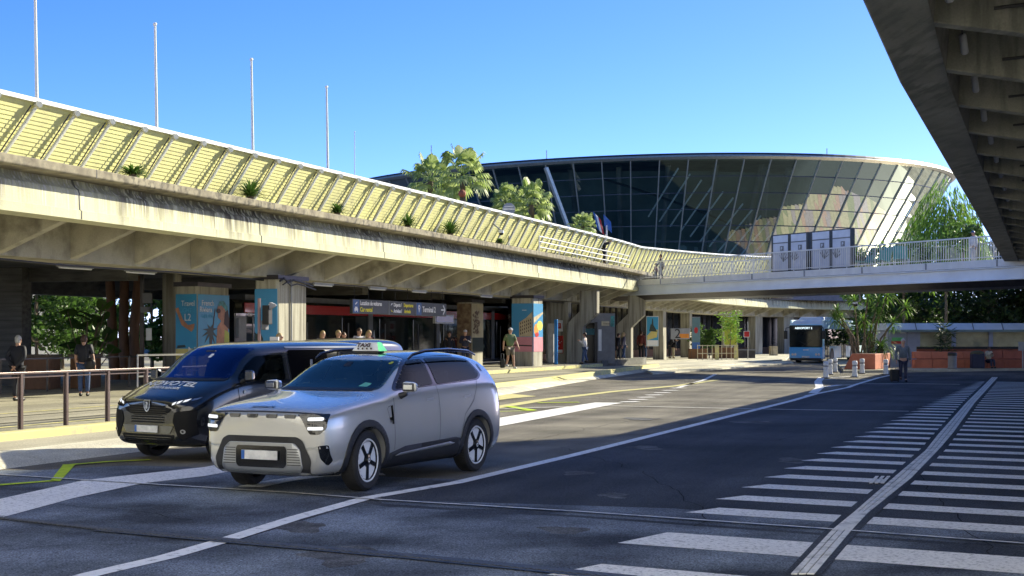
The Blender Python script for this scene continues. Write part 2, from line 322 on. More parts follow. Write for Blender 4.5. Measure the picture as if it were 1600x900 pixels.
mk.sheet([(p.x, p.y, .013) for p in [G(700, 622), G(800, 616), G(838, 619.5), G(800, 623), G(700, 636)]]); structure(mk, 'road_marking', M['kerb_paint'])
mk = MB(); ribbon(mk, [(G(*p).x, G(*p).y) for p in [(-30, 762), (0, 759), (84, 752.5)]], .17, .015)
mk.sheet([(p.x, p.y, .015) for p in [G(78, 753), G(99, 727), G(118, 727), G(94, 753.5)]]); ribbon(mk, [(G(*p).x, G(*p).y) for p in [(100, 728), (170, 722.5), (235, 719.5)]], .14, .0155)
ribbon(mk, [(G(*p).x, G(*p).y) for p in [(740, 645), (835, 642)]], .12, .0155); ribbon(mk, [(G(*p).x, G(*p).y) for p in [(795, 635.5), (832, 642)]], .3, .0165); ribbon(mk, [(G(*p).x, G(*p).y) for p in [(840, 630), (905, 629)]], .25, .0155)
structure(mk, 'road_marking', M['yellow_paint'])
rk = MB(); rnd = random.Random(21)          # tar seams and cracks
for pts in ([(880, 700), (1010, 740), (1100, 800), (1090, 830)], [(80, 790), (220, 800), (330, 820)], [(820, 690), (960, 662), (1060, 650)], [(1110, 680), (1200, 690), (1290, 676)], [(20, 860), (140, 850), (260, 856)], [(1380, 690), (1450, 760), (1560, 880)]):
    q = [G(*p) for p in pts]; out = []
    for a, b in zip(q, q[1:]):
        n_ = max(2, int((b - a).length / .35))
        for k in range(n_): c = a.lerp(b, k / n_); out.append((c.x + rnd.uniform(-.07, .07), c.y + rnd.uniform(-.1, .1)))
    ribbon(rk, out, .012, .0095)
asphalt('seam_tar', (.02, .02, .02), (.035, .035, .035), spec=.02); structure(rk, 'road_crack', M['seam_tar'])
rk = MB()                                      # oil stains and repair patches
for px, py, r_ in ((880, 830, .25), (1010, 700, .3), (960, 775, .2), (470, 825, .28), (1180, 660, .5), (1000, 655, .4), (900, 740, .22), (1240, 720, .3), (540, 870, .35)):
    c = G(px, py); rk.sheet([(c.x + r_ * (1 + .35 * math.sin(3 * t + px)) * rnd.uniform(.8, 1.1) * math.cos(t), c.y + r_ * 1.5 * (1 + .3 * math.cos(2 * t + py)) * rnd.uniform(.8, 1.1) * math.sin(t), .0085) for t in [i * math.pi / 9 for i in range(18)]])
asphalt('oil_asphalt', (.048, .048, .05), (.16, .16, .165), stain=2.5, spec=.3); structure(rk, 'road_stain', M['oil_asphalt'])
# zebra: stripes lie across the walking direction
zb = MB(); A0 = G(965, 850); B0 = G(1523, 598); zd = (B0 - A0).normalized(); sdv = Vector((.873, -.488, 0))
st = [(-2.0, .75), (0, .95), (2.6, .62)] + [(4.05 + 1.47 * i, .56) for i in range(34)]
for d_, wd in st:
    a = A0 + zd * d_; q = [a, a + sdv * 16, a + sdv * 16 + zd * wd, a + zd * wd + sdv * .25]
    zb.sheet([(p.x, p.y, .011) for p in q])
structure(zb, 'zebra_crossing', M['old_paint'])
tp = MB(); Lp = [(1236, 900), (1300, 831), (1334, 803), (1392, 752), (1446, 705.6), (1466, 680), (1510, 630), (1550, 590)]; Rp = [(1272, 900), (1330, 831), (1356, 803), (1424, 748), (1470, 700), (1490, 676), (1523, 630), (1559, 590)]
La = [G(*p) for p in Lp]; Ra = [G(*p) for p in Rp]
for j, (a, b) in enumerate(((.0, .27), (.33, .63), (.69, 1))):
    for i in range(len(La) - 1):
        if i == 1: a2, b2 = (0, 1) if j == 0 else (None, None)
        else: a2, b2 = a, b
        if a2 is None: continue
        q = [La[i].lerp(Ra[i], a2), La[i].lerp(Ra[i], b2), La[i + 1].lerp(Ra[i + 1], b2), La[i + 1].lerp(Ra[i + 1], a2)]
        tp.hull([(p.x, p.y, .012) for p in q], [(p.x, p.y, .022) for p in q])
tg = MB(); 
for i in range(3):
    q = [G(1358 + 9 * i, 757), G(1363 + 9 * i, 757), G(1373 + 9 * i, 746), G(1368 + 9 * i, 746)]; tg.hull([(p.x, p.y, .014) for p in q], [(p.x, p.y, .022) for p in q])
paint('tactile', (.9, .88, .84), (.5, .49, .47), .38, 4)
tag(tp.build('tactile_strip', M['tactile']), 'long pale ribbed guiding strip for blind people running along the zebra crossing', 'tactile strip')
tag(tg.build('tactile_plate', M['tactile']), 'small ribbed guiding plate of three bars beside the long strip on the zebra crossing', 'tactile plate')
tu = MB(); ribbon(tu, [((La[i].x + Ra[i].x) / 2, (La[i].y + Ra[i].y) / 2) for i in range(len(La))], (.30, .5), .0128); structure(tu, 'strip_base', M['new_asphalt'])
# rails and joints crossing the road
rl = MB()
A = [G(*p) for p in [(-60, 739), (0, 743), (220, 757), (460, 772), (600, 783), (900, 801), (1300, 829), (1660, 856)]]
ribbon(rl, [(p.x, p.y) for p in A], .06, .019)
ribbon(rl, [(p.x, p.y) for p in [G(760, 640), G(940, 634.5), G(1100, 638), G(1250, 641), G(1420, 643.5)]], .14, .017)
structure(rl, 'road_joint', M['tactile'])
rl = MB(); ribbon(rl, [(p.x + .02, p.y - .06) for p in A], .03, .0195); B = [G(*p) for p in [(-60, 809), (0, 815), (150, 832), (350, 850), (640, 876), (900, 902), (1000, 912)]]
ribbon(rl, [(p.x, p.y) for p in B], .02, .019); ribbon(rl, [(p.x, p.y + .28) for p in B], .015, .019); structure(rl, 'road_joint', M['black'])
dr = MB()
for i in range(len(B) - 1):
    n_ = int((B[i + 1] - B[i]).length / .075)
    for k in range(n_):
        c = B[i].lerp(B[i + 1], (k + .5) / n_); dr.box((c.x, c.y + .14, .021), (.035, .2, .006), R(25))
ribbon(dr, [(p.x, p.y + .14) for p in B[2:]], .24, .0175)
mat('iron', (.10, .10, .10), .6, .3, scale=12); tag(dr.build('drain_channel', M['iron']), 'slotted iron drain grating across the road in the foreground', 'drain')
# kerbs, pavement, tram track, platform (road frame)
def band(mb, pts, z0, z1):                     # pts: list of (s, l_right, l_left)
    a = [P(s, r) for s, r, l in pts]; b = [P(s, l) for s, r, l in pts][::-1]; mb.prism([(p.x, p.y) for p in a + b], z0, z1)
K = [(8, -14.6), (28, -14.6), (36, -15.5), (47.6, -17.3), (66, -19.6), (85.5, -21.4)]
kb = MB()
for i in range(len(K) - 1):
    (s0, l0), (s1, l1) = K[i:i + 2]; n_ = max(1, int((s1 - s0) / 1.0))
    for k in range(n_):
        sa = s0 + (s1 - s0) * k / n_ + .012; sb = s0 + (s1 - s0) * (k + 1) / n_ - .0; la = l0 + (l1 - l0) * k / n_; lb = l0 + (l1 - l0) * (k + 1) / n_
        w1 = .55
        pr = lambda s, l: [P(s, l, 0), P(s, l - .1, .06), P(s, l - w1, .17), P(s, l - w1 - .3, .175), P(s, l - w1 - .3, 0)]
        kb.hull(pr(sa, la), pr(sb, lb))
structure(kb, 'kerb', M['kerb_stone'], smooth=30)
Y2 = [(8, -16.9), (28, -16.9), (40, -17.5), (54, -18.6), (70, -20.3), (86, -21.9)]
def lerpK(K_, s):
    for (s0, l0), (s1, l1) in zip(K_, K_[1:]):
        if s <= s1: return l0 + (l1 - l0) * (s - s0) / (s1 - s0)
    return K_[-1][1]
ss = [8 + 3 * i for i in range(27)]
pv = MB(); band(pv, [(s, lerpK(K, s) - .84, min(lerpK(Y2, s), lerpK(K, s) - .86)) for s in ss], 0, .166); structure(pv, 'pavement', M['paving'])
yk = MB(); band(yk, [(s, lerpK(Y2, s), lerpK(Y2, s) - .32) for s in ss], 0, .31); structure(yk, 'kerb', M['kerb_paint'], bevel=.02)
tz = MB(); band(tz, [(s, lerpK(Y2, s) - .322, -30) for s in ss], 0, .29); tz.prism([tuple(P(8, -30)[:2]), tuple(P(86, -30)[:2]), tuple(P(86, -75)[:2]), tuple(P(8, -75)[:2])][::1], 0, .29)
structure(tz, 'tram_track', M['track_paving'])
rr = MB()
for l in (-18.95, -20.4):
    for dl, wd in ((0, .06), (.1, .03)):
        ribbon(rr, [tuple(P(s, l + dl - .0015 * max(0, s - 40))[:2]) for s in ss[:24]], wd, .296)
structure(rr, 'tram_rail', M['darkmetal'])
rr = MB()
for l in (-18.1, -21.3): ribbon(rr, [tuple(P(s, l)[:2]) for s in ss[:13]], .16, .297)
structure(rr, 'edge_line', M['kerb_paint'])
pf = MB(); band(pf, [(s, -23.1, -30) for s in (50, 60, 70, 80, 85.8)], 0, .47)
pf.prism([tuple(P(46, -23.1)[:2]), tuple(P(50, -23.1)[:2]), tuple(P(50, -30)[:2]), tuple(P(46, -30)[:2])], 0, .38); structure(pf, 'platform', M['paving'])
pe = MB(); pe.hull([P(50, -23.1, .3), P(50, -23.06, .3), P(50, -23.06, .45), P(50, -23.1, .45)], [P(85, -23.1, .3), P(85, -23.06, .3), P(85, -23.06, .45), P(85, -23.1, .45)])
structure(pe, 'platform_edge', M['kerb_paint'])
# far pavements in front of the curved hall
def slab(name, px, z, m):
    q = [G(x, y, z) for x, y in px]; mb = MB(); mb.prism([(p.x, p.y) for p in q], -.05, z); mb.cur = 0; return structure(mb, name, m)
slab('pavement', [(1000, 577.5), (1106, 572), (1150, 568), (1228, 561), (1236, 553), (1100, 553), (1010, 555), (985, 569)], .15, M['kerb_stone'])
slab('pavement', [(1020, 583), (1105, 577), (1180, 571), (1240, 566.5), (1236, 563), (1000, 575)], .075, M['kerb_stone'])
slab('pavement', [(1318, 579), (1480, 577), (1620, 575), (1760, 574), (1800, 556), (1300, 557)], .14, M['paving'])
# ================================================================== left viaduct: deck edge guide traced in plan
plan = [tuple(P(s, l)[:2]) for s, l in ((2, -21.0), (15, -21.2), (27, -21.4), (38, -21.8), (50, -22.1), (62, -22.4), (76, -22.9))] + [(6.75, 86.3), (14.5, 114), (19, 128), (27, 146), (40, 159), (58, 166), (80, 166)]
EG = curve(plan, 1.5)
vd = thing('viaduct', 'long curved concrete viaduct with stained white fascia and ribbed underside over the tram platform', 'viaduct', (0, 0, 0))
b = MB(); b.sweep(EG, [(.28, 5.93), (.28, 5.74), (.24, 5.71), (-.5, 5.70), (-.5, 5.75), (-.75, 5.75), (-.75, 5.93)]); b.build('parapet_ledge', M['ledge'], vd, bevel=.02)
b = MB(); b.sweep(EG, [(-.42, 5.705), (-.40, 5.62), (-.33, 5.52), (-.24, 5.46), (-.21, 5.38), (-.19, 4.98), (-.14, 4.96), (-.14, 4.75), (-.62, 4.715), (-.62, 4.95), (-.9, 5.0), (-.9, 5.705)]); b.build('fascia', M['fascia'], vd, smooth=35)
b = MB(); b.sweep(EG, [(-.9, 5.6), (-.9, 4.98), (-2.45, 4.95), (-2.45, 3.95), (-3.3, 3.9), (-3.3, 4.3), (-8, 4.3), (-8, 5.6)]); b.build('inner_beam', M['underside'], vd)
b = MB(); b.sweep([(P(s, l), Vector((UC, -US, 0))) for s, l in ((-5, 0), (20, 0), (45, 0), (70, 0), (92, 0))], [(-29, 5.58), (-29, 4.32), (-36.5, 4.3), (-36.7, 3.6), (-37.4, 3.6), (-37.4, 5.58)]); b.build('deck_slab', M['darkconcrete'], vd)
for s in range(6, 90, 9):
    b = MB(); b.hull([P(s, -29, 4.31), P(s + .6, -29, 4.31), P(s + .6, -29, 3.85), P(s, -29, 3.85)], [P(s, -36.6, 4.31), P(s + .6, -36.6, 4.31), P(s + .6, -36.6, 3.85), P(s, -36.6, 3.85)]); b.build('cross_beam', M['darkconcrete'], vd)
ribs = resample(EG, 3.05)
for i, (p, n_) in enumerate(ribs):
    t = Vector((-n_.y, n_.x, 0)); pr = [(-.6, 4.72), (-2.5, 3.97), (-2.5, 4.97), (-.6, 4.97)]
    a = [p + n_ * o + t * -.13 + Vector((0, 0, z)) for o, z in pr]; c = [p + n_ * o + t * .13 + Vector((0, 0, z)) for o, z in pr]
    b = MB(); b.hull(a, c)
    q = [p + n_ * -1.9 + t * 1.42 + Vector((0, 0, z)) for z in (4.05, 4.96)]   # stiffener in the middle of each coffer
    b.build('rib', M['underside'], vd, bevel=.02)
b = MB()   # conduit and fluorescent tubes under the beam
b.tube([p + n_ * -2.6 + Vector((0, 0, 3.86 + .03 * math.sin(i * 1.7))) for i, (p, n_) in enumerate(ribs[:32])], .03, 5); b.build('conduit', M['black'], vd)
for px in (118, 220, 505, 590, 655, 760):
    s = S_at(px, -24.6); t = thing('tube_light', 'slim tube light fixed under the viaduct beam, %s' % {118: 'far left end of the row', 220: 'second from the left', 505: 'near the first sunlit pillar', 590: 'just left above the hanging sign', 655: 'right above the hanging sign', 760: 'beyond the hanging sign'}[px], 'tube light', P(s, -24.6, 3.8), R(70), 'tube lights under the viaduct')
    b = MB(); b.box((0, 0, .06), (1.5, .1, .08)); b.build('housing', M['grey'], t); b = MB(); b.tube([(-.7, 0, 0), (.7, 0, 0)], .022, 6); b.build('tube', M['white'], t)
for k, (p, n_) in enumerate(resample(EG, 9.15)[1:]):
    b = MB(); t = Vector((-n_.y, n_.x, 0)) * .02; pr = [(.284, 5.92), (.284, 5.72), (-.39, 5.69), (-.32, 5.53), (-.23, 5.47), (-.2, 5.38), (-.18, 4.985), (-.132, 4.962), (-.132, 4.76), (-.3, 4.9), (-.55, 5.5), (-.3, 5.92)]
    b.hull([p + n_ * o - t + Vector((0, 0, z)) for o, z in pr], [p + n_ * o + t + Vector((0, 0, z)) for o, z in pr]); b.build('joint', M['darkconcrete'], vd)
# ------------------------------------------------------------------ yellow louvred canopy along the deck
CP = [tuple(P(s, -.4 - 21.3 - .018 * max(0, s - 15))[:2]) for s in (2, 15, 27, 40, 52, 64, 76)] + [(7.3, 88), (14.0, 112), (19, 127), (26, 142), (38, 153)]
CG = curve(CP, 1.4); CGr = resample(CG, 1.45)
cn = thing('canopy', 'long yellow louvred canopy on white arms curving along the top of the viaduct', 'canopy', (0, 0, 0))
def crise(i, n_=len(CGr)): 
    y = CGr[min(i, n_ - 1)][0].y; t = max(0, min(1, (y - 90) / 55)); return 2.3 * t
weathered('louvre', (.74, .72, .30), (.64, .62, .28), (.46, .44, .24), (3, 3, 3), thr=(.5, .8), bump=.05); mat('louvre2', (.44, .42, .20), .6); mat('armwhite', (.74, .73, .60), .45)
mat('louvre', (0, 0, 0))
b = MB(); NL = 17
for j in range(NL):
    b.cur = 0
    def pr(i, j=j):
        r = crise(i); z0 = 5.75 + r * .5; z1 = 7.36 + r; o0 = -.62 - r * .5; o1 = .0
        t0 = j / NL; t1 = (j + .95) / NL; a = (o0 + (o1 - o0) * t0, z0 + (z1 - z0) * t0); c = (o0 + (o1 - o0) * t1 - .012, z0 + (z1 - z0) * t1 + .012)
        return [a, c, (c[0] - .02, c[1] + .02), (a[0] - .02, a[1] + .02)]
    b.sweep(CGr, pr, caps=True)
b.build('louvre_panel', M['louvre'], cn)
b = MB(); b.sweep(CGr, lambda i: [(.08, 7.46 + crise(i)), (.08, 7.36 + crise(i)), (-.02, 7.36 + crise(i)), (-.02, 7.46 + crise(i))]); b.build('top_beam', M['white'], cn)
b = MB(); b.sweep(CGr, lambda i: [(-.72 - crise(i) * .5, 5.75 + crise(i) * .5), (-.1, 7.34 + crise(i)), (-.14, 7.36 + crise(i)), (-.76 - crise(i) * .5, 5.77 + crise(i) * .5)]); b.build('back_panel', M['louvre'], cn)
b = MB(); b.sweep(CGr, lambda i: [(-.8 - crise(i) * .5, 5.8 + crise(i) * .5), (-.72 - crise(i) * .5, 5.6), (-.82 - crise(i) * .5, 5.55)]); b.build('back_sheet', M['darkmetal'], cn)
for i in range(0, min(len(CGr), 99)):
    p, n_ = CGr[i]; r = crise(i); tt = Vector((-n_.y, n_.x, 0)); a = p + n_ * (-.55 - r * .5) - tt * .95 + Vector((0, 0, 5.6)); c = p + n_ * .02 + Vector((0, 0, 7.28 + r))
    d = (c - a).normalized(); up = Vector((0, 0, 1)); x = d.cross(up).normalized(); q = x.cross(d)
    b = MB(); off = n_ * .05 - Vector((0, 0, .02)); b.tube([a + off, c + off], [.052, .045], 7)
    b.box(c + off + d * .05, (.13, .13, .13), 0, Matrix((x, d, q)).transposed()); b.tube([c + off + d * .05 - x * .12, c + off + d * .05 + x * .12], .075, 8)
    arm = b.build('arm', M['armwhite'], cn, smooth=40)
    b = MB(); t = Vector((-n_.y, n_.x, 0)) * -.3; b.tube([a + t + off * .5, a.lerp(c, .35) + t + off * 1.6 - Vector((0, 0, .1)), c + t * .6 + off * .8], .016, 5); b.build('tie_rod', M['darkmetal'], cn)
# ------------------------------------------------------------------ things standing on the deck edge
def rosette(mb, c, n, L0, wd, el0=10, el1=85, droop=.4, rnd=random):
    for k in range(n):
        az = k * 2.39996 + rnd.uniform(-.2, .2); el = R(el1 + (el0 - el1) * ((k + .5) / n) ** .8); L_ = L0 * rnd.uniform(.8, 1.08); h = Vector((math.cos(az), math.sin(az), 0)); sdd = Vector((-h.y, h.x, 0)); pts = []
        for j in range(4):
            t = j / 3; e = el - droop * t * t; pts.append(Vector(c) + h * (math.cos(e) * L_ * t) + Vector((0, 0, math.sin(e) * L_ * t - droop * .25 * t * t * L_)))
        ww = [wd * .6, wd, wd * .7, .0]; vs = []
        for j in range(4): vs += [pts[j] - sdd * ww[j] / 2, pts[j] + sdd * ww[j] / 2 + Vector((0, 0, .0))]
        mb.add(vs, [(0, 1, 3, 2), (2, 3, 5, 4), (4, 5, 7, 6)])
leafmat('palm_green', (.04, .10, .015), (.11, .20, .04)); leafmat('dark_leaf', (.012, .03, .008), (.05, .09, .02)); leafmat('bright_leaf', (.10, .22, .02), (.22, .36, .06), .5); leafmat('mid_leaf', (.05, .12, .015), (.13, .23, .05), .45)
mat('bark', (.16, .12, .085), .9, scale=8, bump=.5, stretch=(1, 1, .25)); mat('redbark', (.22, .12, .07), .9, scale=8, bump=.5, stretch=(1, 1, .25))
for k, (px, py, wpx, el, lab) in enumerate([(192, 276, 52, 30, 'low cut back sago palm poking over the ledge at the far left'), (378, 311, 56, 60, 'sago palm with wide dark fronds, second plant from the left on the ledge'), (516, 336, 33, 60, 'small sago palm above the joint of the viaduct fascia'),
                                         (625, 357, 38, 70, 'sago palm rising over the ledge left of the tallest one'), (713, 371, 46, 80, 'tallest dark sago palm on the ledge, left of the round road sign'), (789, 386, 16, 60, 'tiny sago palm at the foot of the round road sign pole')]):
    q = min(EG, key=lambda e: abs(800 + F * (e[0].x - .2 * e[1].x) / (e[0].y) - px)); c = q[0] - q[1] * .2; c.z = 5.93; Lp_ = wpx / 2 * c.y / F
    t = thing('sago_palm', lab, 'sago palm', c, 0, 'sago palms along the viaduct ledge'); b = MB(); rosette(b, (0, 0, .12), 120, Lp_ * 1.35, .06, 12, min(88, el + 25), .28); b.build('fronds', M['palm_green'] if k else M['mid_leaf'], t)
    b = MB(); b.lathe([(.0, .2), (.1, .14), (.12, 0), (0, 0)], 8); b.build('trunk', M['bark'], t)
    b = MB()
c = P(S_at(795, -22.9), -22.9); t = thing('road_sign', 'back of a round grey road sign on a thin pole above the viaduct ledge', 'road sign', c)
zt = Z_at(327, c.y); b = MB(); b.tube([(0, 0, 5.5), (0, 0, zt + .25)], .035, 8); b.build('pole', M['steel'], t)
b = MB(); b.lathe([(0, .01), (.28, .01), (.29, 0), (.28, -.01), (0, -.01)], 28, (0, -.045, zt), 'y'); b.build('disc', M['grey'], t, label='round grey back of the sign'); b = MB(); b.box((0, -.06, zt), (.5, .02, .05)); b.box((0, -.06, zt + .12), (.4, .02, .03)); b.build('clamp', M['steel'], t)
def ccolumn(px, pyt, l, lab):
    c = P(S_at(px, l), l); zt = Z_at(pyt, c.y); t = thing('security_camera', lab, 'camera', c + Vector((0, 0, zt)))
    b = MB(); b.bar((-.35, .1, .42), (0, 0, .1), .06, .06); b.build('bracket', M['grey'], t); b = MB(); b.lathe([(0, .12), (.12, .1), (.13, 0), (.02, -.0)], 12); b.build('housing', M['white'], t, smooth=40); b = MB(); b.sphere((0, 0, -.01), .1, 12, 8); b.build('dome', M['blackgloss'], t, smooth=60)
ccolumn(783, 364, -22.2, 'small dome camera on a bracket in front of the yellow canopy')
# flag poles behind the canopy
for px, py0, py1, l, r_, lab in ((60, 158, -40, -26, .05, 'leftmost white flag pole, cut by the top of the photo'), (247, 200, 38, -26, .05, 'second white flag pole from the left'), (397, 240, 93, -26, .05, 'third white flag pole from the left'), (514, 268, 136, -26, .05, 'fourth white flag pole, the shortest of the thick ones'), (554, 280, 206, -40, .03, 'thin antenna mast right of the four flag poles')):
    c = P(S_at(px, l), l); zt = Z_at(py1, c.y); le = .016 if l == -26 else 0
    t = thing('flag_pole' if l == -26 else 'antenna_mast', lab, 'flag pole' if l == -26 else 'antenna', c + Vector((0, 0, 5.6)), 0, 'white flag poles above the canopy' if l == -26 else None)
    b = MB(); h_ = zt - 5.6; b.tube([(0, 0, 0), (-le * h_, 0, h_)], [r_ * 1.25, r_ * .75], 8); b.build('pole', M['white'], t, smooth=60); b = MB(); b.sphere((-le * h_, 0, h_), r_ * 1.3, 8, 6); b.build('finial', M['white'], t)
# white railing on the ledge and flags
t = thing('railing', 'white tubular railing on top of the viaduct ledge near the footbridge', 'railing', (0, 0, 0)); E2 = [(p + n_ * .16, n_) for p, n_ in EG if 828 < 800 + F * p.x / p.y < 985 and p.y < 92]
for z in (6.15, 6.4, 6.65): b = MB(); b.tube([(p.x, p.y, z) for p, n_ in E2], .028, 6); b.build('rail', M['white'], t)
for i in range(0, len(E2), 2): b = MB(); b.tube([(E2[i][0].x, E2[i][0].y, 5.9), (E2[i][0].x, E2[i][0].y, 6.66)], .03, 6); b.build('post', M['white'], t)
c = P(S_at(948, -27), -27); zt = Z_at(352, c.y); t = thing('flag_mast', 'white mast with a red white flag and a blue flag hanging above the canopy', 'flag mast', c + Vector((0, 0, 5.6)))
b = MB(); b.tube([(0, 0, 0), (0, 0, zt - 5.6)], .045, 7); b.build('pole', M['white'], t)
for nm, ax, cols in (('flag', -.62, ('blue', 'white', 'red')), ('flag', -.16, ('blue',))):
    b = MB(); n_ = 9
    for i in range(n_):
        for j in range(3):
            def q(u, v): return (ax + .5 * u - .28 * v * (1 if ax < -.5 else .2), .05 * math.sin(5 * u + 4 * v), zt - 5.6 + .35 + (1.1 if ax < -.5 else .75) * (v - .5) - .5 * u)
            b.cur = min(len(cols) - 1, j * len(cols) // 3); b.add([q(j / 3, i / n_), q((j + 1) / 3, i / n_), q((j + 1) / 3, (i + 1) / n_), q(j / 3, (i + 1) / n_)], [(0, 1, 2, 3)])
    b.build(nm, [M[x] for x in cols], t, label='tricolour flag' if len(cols) > 1 else 'blue flag')
# ------------------------------------------------------------------ right viaduct overhead
RG = [(P(s, -1.8 + (.02 * max(0, 20 - s))), Vector((-UC, US, 0))) for s in range(8, 152, 3)]
rv = thing('viaduct', 'dark concrete viaduct with deep ribs overhead at the right', 'viaduct', (0, 0, 0))
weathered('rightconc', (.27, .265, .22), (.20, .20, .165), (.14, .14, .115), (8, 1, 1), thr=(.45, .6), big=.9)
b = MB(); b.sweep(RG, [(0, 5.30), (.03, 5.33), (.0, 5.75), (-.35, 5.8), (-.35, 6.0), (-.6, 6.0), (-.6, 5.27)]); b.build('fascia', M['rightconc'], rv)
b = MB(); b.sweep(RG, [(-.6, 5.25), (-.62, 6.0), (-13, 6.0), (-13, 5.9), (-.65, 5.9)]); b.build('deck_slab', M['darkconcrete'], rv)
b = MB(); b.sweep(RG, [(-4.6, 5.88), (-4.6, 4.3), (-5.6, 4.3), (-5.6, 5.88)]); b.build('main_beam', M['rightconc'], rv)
rib0 = None
ux = Vector((US, UC, 0)); vx = Vector((UC, -US, 0))
for i in range(38):
    s = 10.2 + 2.95 * i; o = P(s, -1.8); pr = [(.58, 5.28), (1.4, 5.12), (4.65, 4.42), (4.65, 5.9), (.58, 5.9)]
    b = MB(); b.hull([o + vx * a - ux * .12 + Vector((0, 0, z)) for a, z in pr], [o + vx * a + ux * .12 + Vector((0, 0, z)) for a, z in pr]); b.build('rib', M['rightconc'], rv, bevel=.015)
proto = None
for i in range(16):
    s = 15.6 + 2.95 * (i - 1); where = ['nearest to the camera', 'second from the camera', 'third from the camera', 'fourth from the camera', 'fifth from the camera', 'sixth from the camera', 'seventh from the camera', 'eighth from the camera', 'ninth from the camera', 'tenth from the camera', 'eleventh from the camera', 'twelfth from the camera', 'thirteenth from the camera', 'fourteenth from the camera', 'second from the far end', 'the farthest of the row']
    if proto is None:
        proto = thing('floodlight', '', 'floodlight', (0, 0, 0)); b = MB(); b.lathe([(0, .21), (.05, .21), (.075, .17), (.075, -.17), (.055, -.2), (0, -.2)], 12); b.build('lamp_body', M['grey'], proto, smooth=50); b = MB(); b.tube([(0, 0, .2), (0, 0, .48)], .018, 6); b.build('bracket', M['darkmetal'], proto)
        pj = thing('junction_box', '', 'junction box', (0, 0, 0)); b = MB(); b.box((0, 0, 0), (.2, .09, .22)); b.build('box', M['grey'], pj, bevel=.008); b = MB(); b.tube([(-.7, .06, -.02), (.75, .06, .06)], .03, 6); b.sphere((.78, .06, .06), .055, 8, 6); b.build('cable_arm', M['black'], pj)
        o1, o2 = proto, pj
    else: o1, o2 = dup(proto), dup(pj)
    o1.location = P(s, -1.8 + .85, 5.5); o1.rotation_euler = (R(28), R(-6), -R(20)); o2.location = P(s + .12, -1.8 + 1.72, 5.33); o2.rotation_euler = (0, 0, -R(20))
    w_ = where[i]
    o1.scale = o2.scale = (.62,) * 3; tag(o1, 'grey tubular floodlight under the overhead viaduct, ' + w_, None, 'floodlights under the overhead viaduct'); tag(o2, 'square grey junction box on a black cable arm between ribs, ' + w_, None, 'junction boxes under the overhead viaduct')
# hotel tower out of view to the right; its shadow covers the left foreground
cp = thing('hotel_tower', 'tall concrete hotel tower outside the frame at the right', 'building', (0, 0, 0)); b = MB()
for z in range(8):
    q = [P(44.7, 14.3), P(63.2, 14.3), P(63.2, 28), P(44.7, 28)]; b.prism([(p.x, p.y) for p in q], z * 3.2 + .3, z * 3.2 + 1.4)
b.build('balcony_band', M['concrete'], cp); b = MB(); q = [P(45, 14.5), P(63, 14.5), P(63, 27.6), P(45, 27.6)]; b.prism([(p.x, p.y) for p in q], 0, 26); b.build('wall', M['darkconcrete'], cp)
# unseen white building, added behind the camera to bounce sunlight onto the shaded road
ab = thing('bounce_building', 'unseen white building with window bands, added behind the camera to bounce sunlight', 'building', (0, 0, 0)); mat('render', (.82, .81, .78), .8, var=.04, scale=.5)
q = [P(-6, -52), P(-6, 30), P(-22, 30), P(-22, -52)]; b = MB(); b.prism([(p.x, p.y) for p in q], 0, 25); b.build('wall', M['render'], ab)
for z in (1.2, 5.2, 9.2, 13.2, 17.2, 21.2):
    for k in range(19): b = MB(); a_ = -46 + 4 * k; q = P(-5.97, a_ + 1.4); b.box((q.x, q.y, z + .7), (2.0, .06, 1.4), R(-20)); b.build('window', mat('buildingglass', (.03, .04, .05), .05), ab)
# ------------------------------------------------------------------ footbridge
BL = Vector((7.4 - 1.6, 92.5 + 1.2, 0)); BR = Vector((21.9, 65.5, 0)); bd = (BR - BL).normalized(); BR2 = BR + bd * 14; bn = Vector((bd.y, -bd.x, 0)); bn = bn if bn.y < 0 else -bn   # bn points to the camera
fb = thing('footbridge', 'long pale steel footbridge with white railings crossing between the two viaducts', 'footbridge', (0, 0, 0))
GB = [(BL + (BR2 - BL) * i / 12, bn) for i in range(13)]
mat('bridgeblue', (.80, .86, .95), .4, var=.06, scale=.8); mat('bridgewhite', (.78, .78, .78), .5, var=.08, scale=1.5)
b = MB(); b.sweep(GB, [(0, 5.42), (0, 5.08), (-.08, 5.08), (-.08, 5.42)]); b.build('edge_beam', M['bridgewhite'], fb, bevel=.01)
b = MB(); b.sweep(GB, [(.06, 5.06), (.06, 5.02), (-.12, 5.02), (-.12, 4.54), (.02, 4.54), (.02, 4.48), (-.4, 4.48), (-.4, 5.06)]); b.build('girder', M['bridgeblue'], fb)
b = MB(); b.sweep(GB, [(-.1, 5.4), (-.42, 4.9), (-3.9, 4.9), (-4, 5.4)]); b.build('deck', M['darkconcrete'], fb)
b = MB(); b.sweep(GB, [(-3.6, 5.4), (-3.6, 4.4), (-4, 4.4), (-4, 5.4)]); b.build('girder', M['bridgeblue'], fb, label='far girder')
b = MB(); b.sweep(GB, [(-.2, 4.47), (-.6, 4.2), (-3.4, 4.2), (-3.6, 4.47)]); b.build('underside_panel', M['darkmetal'], fb)
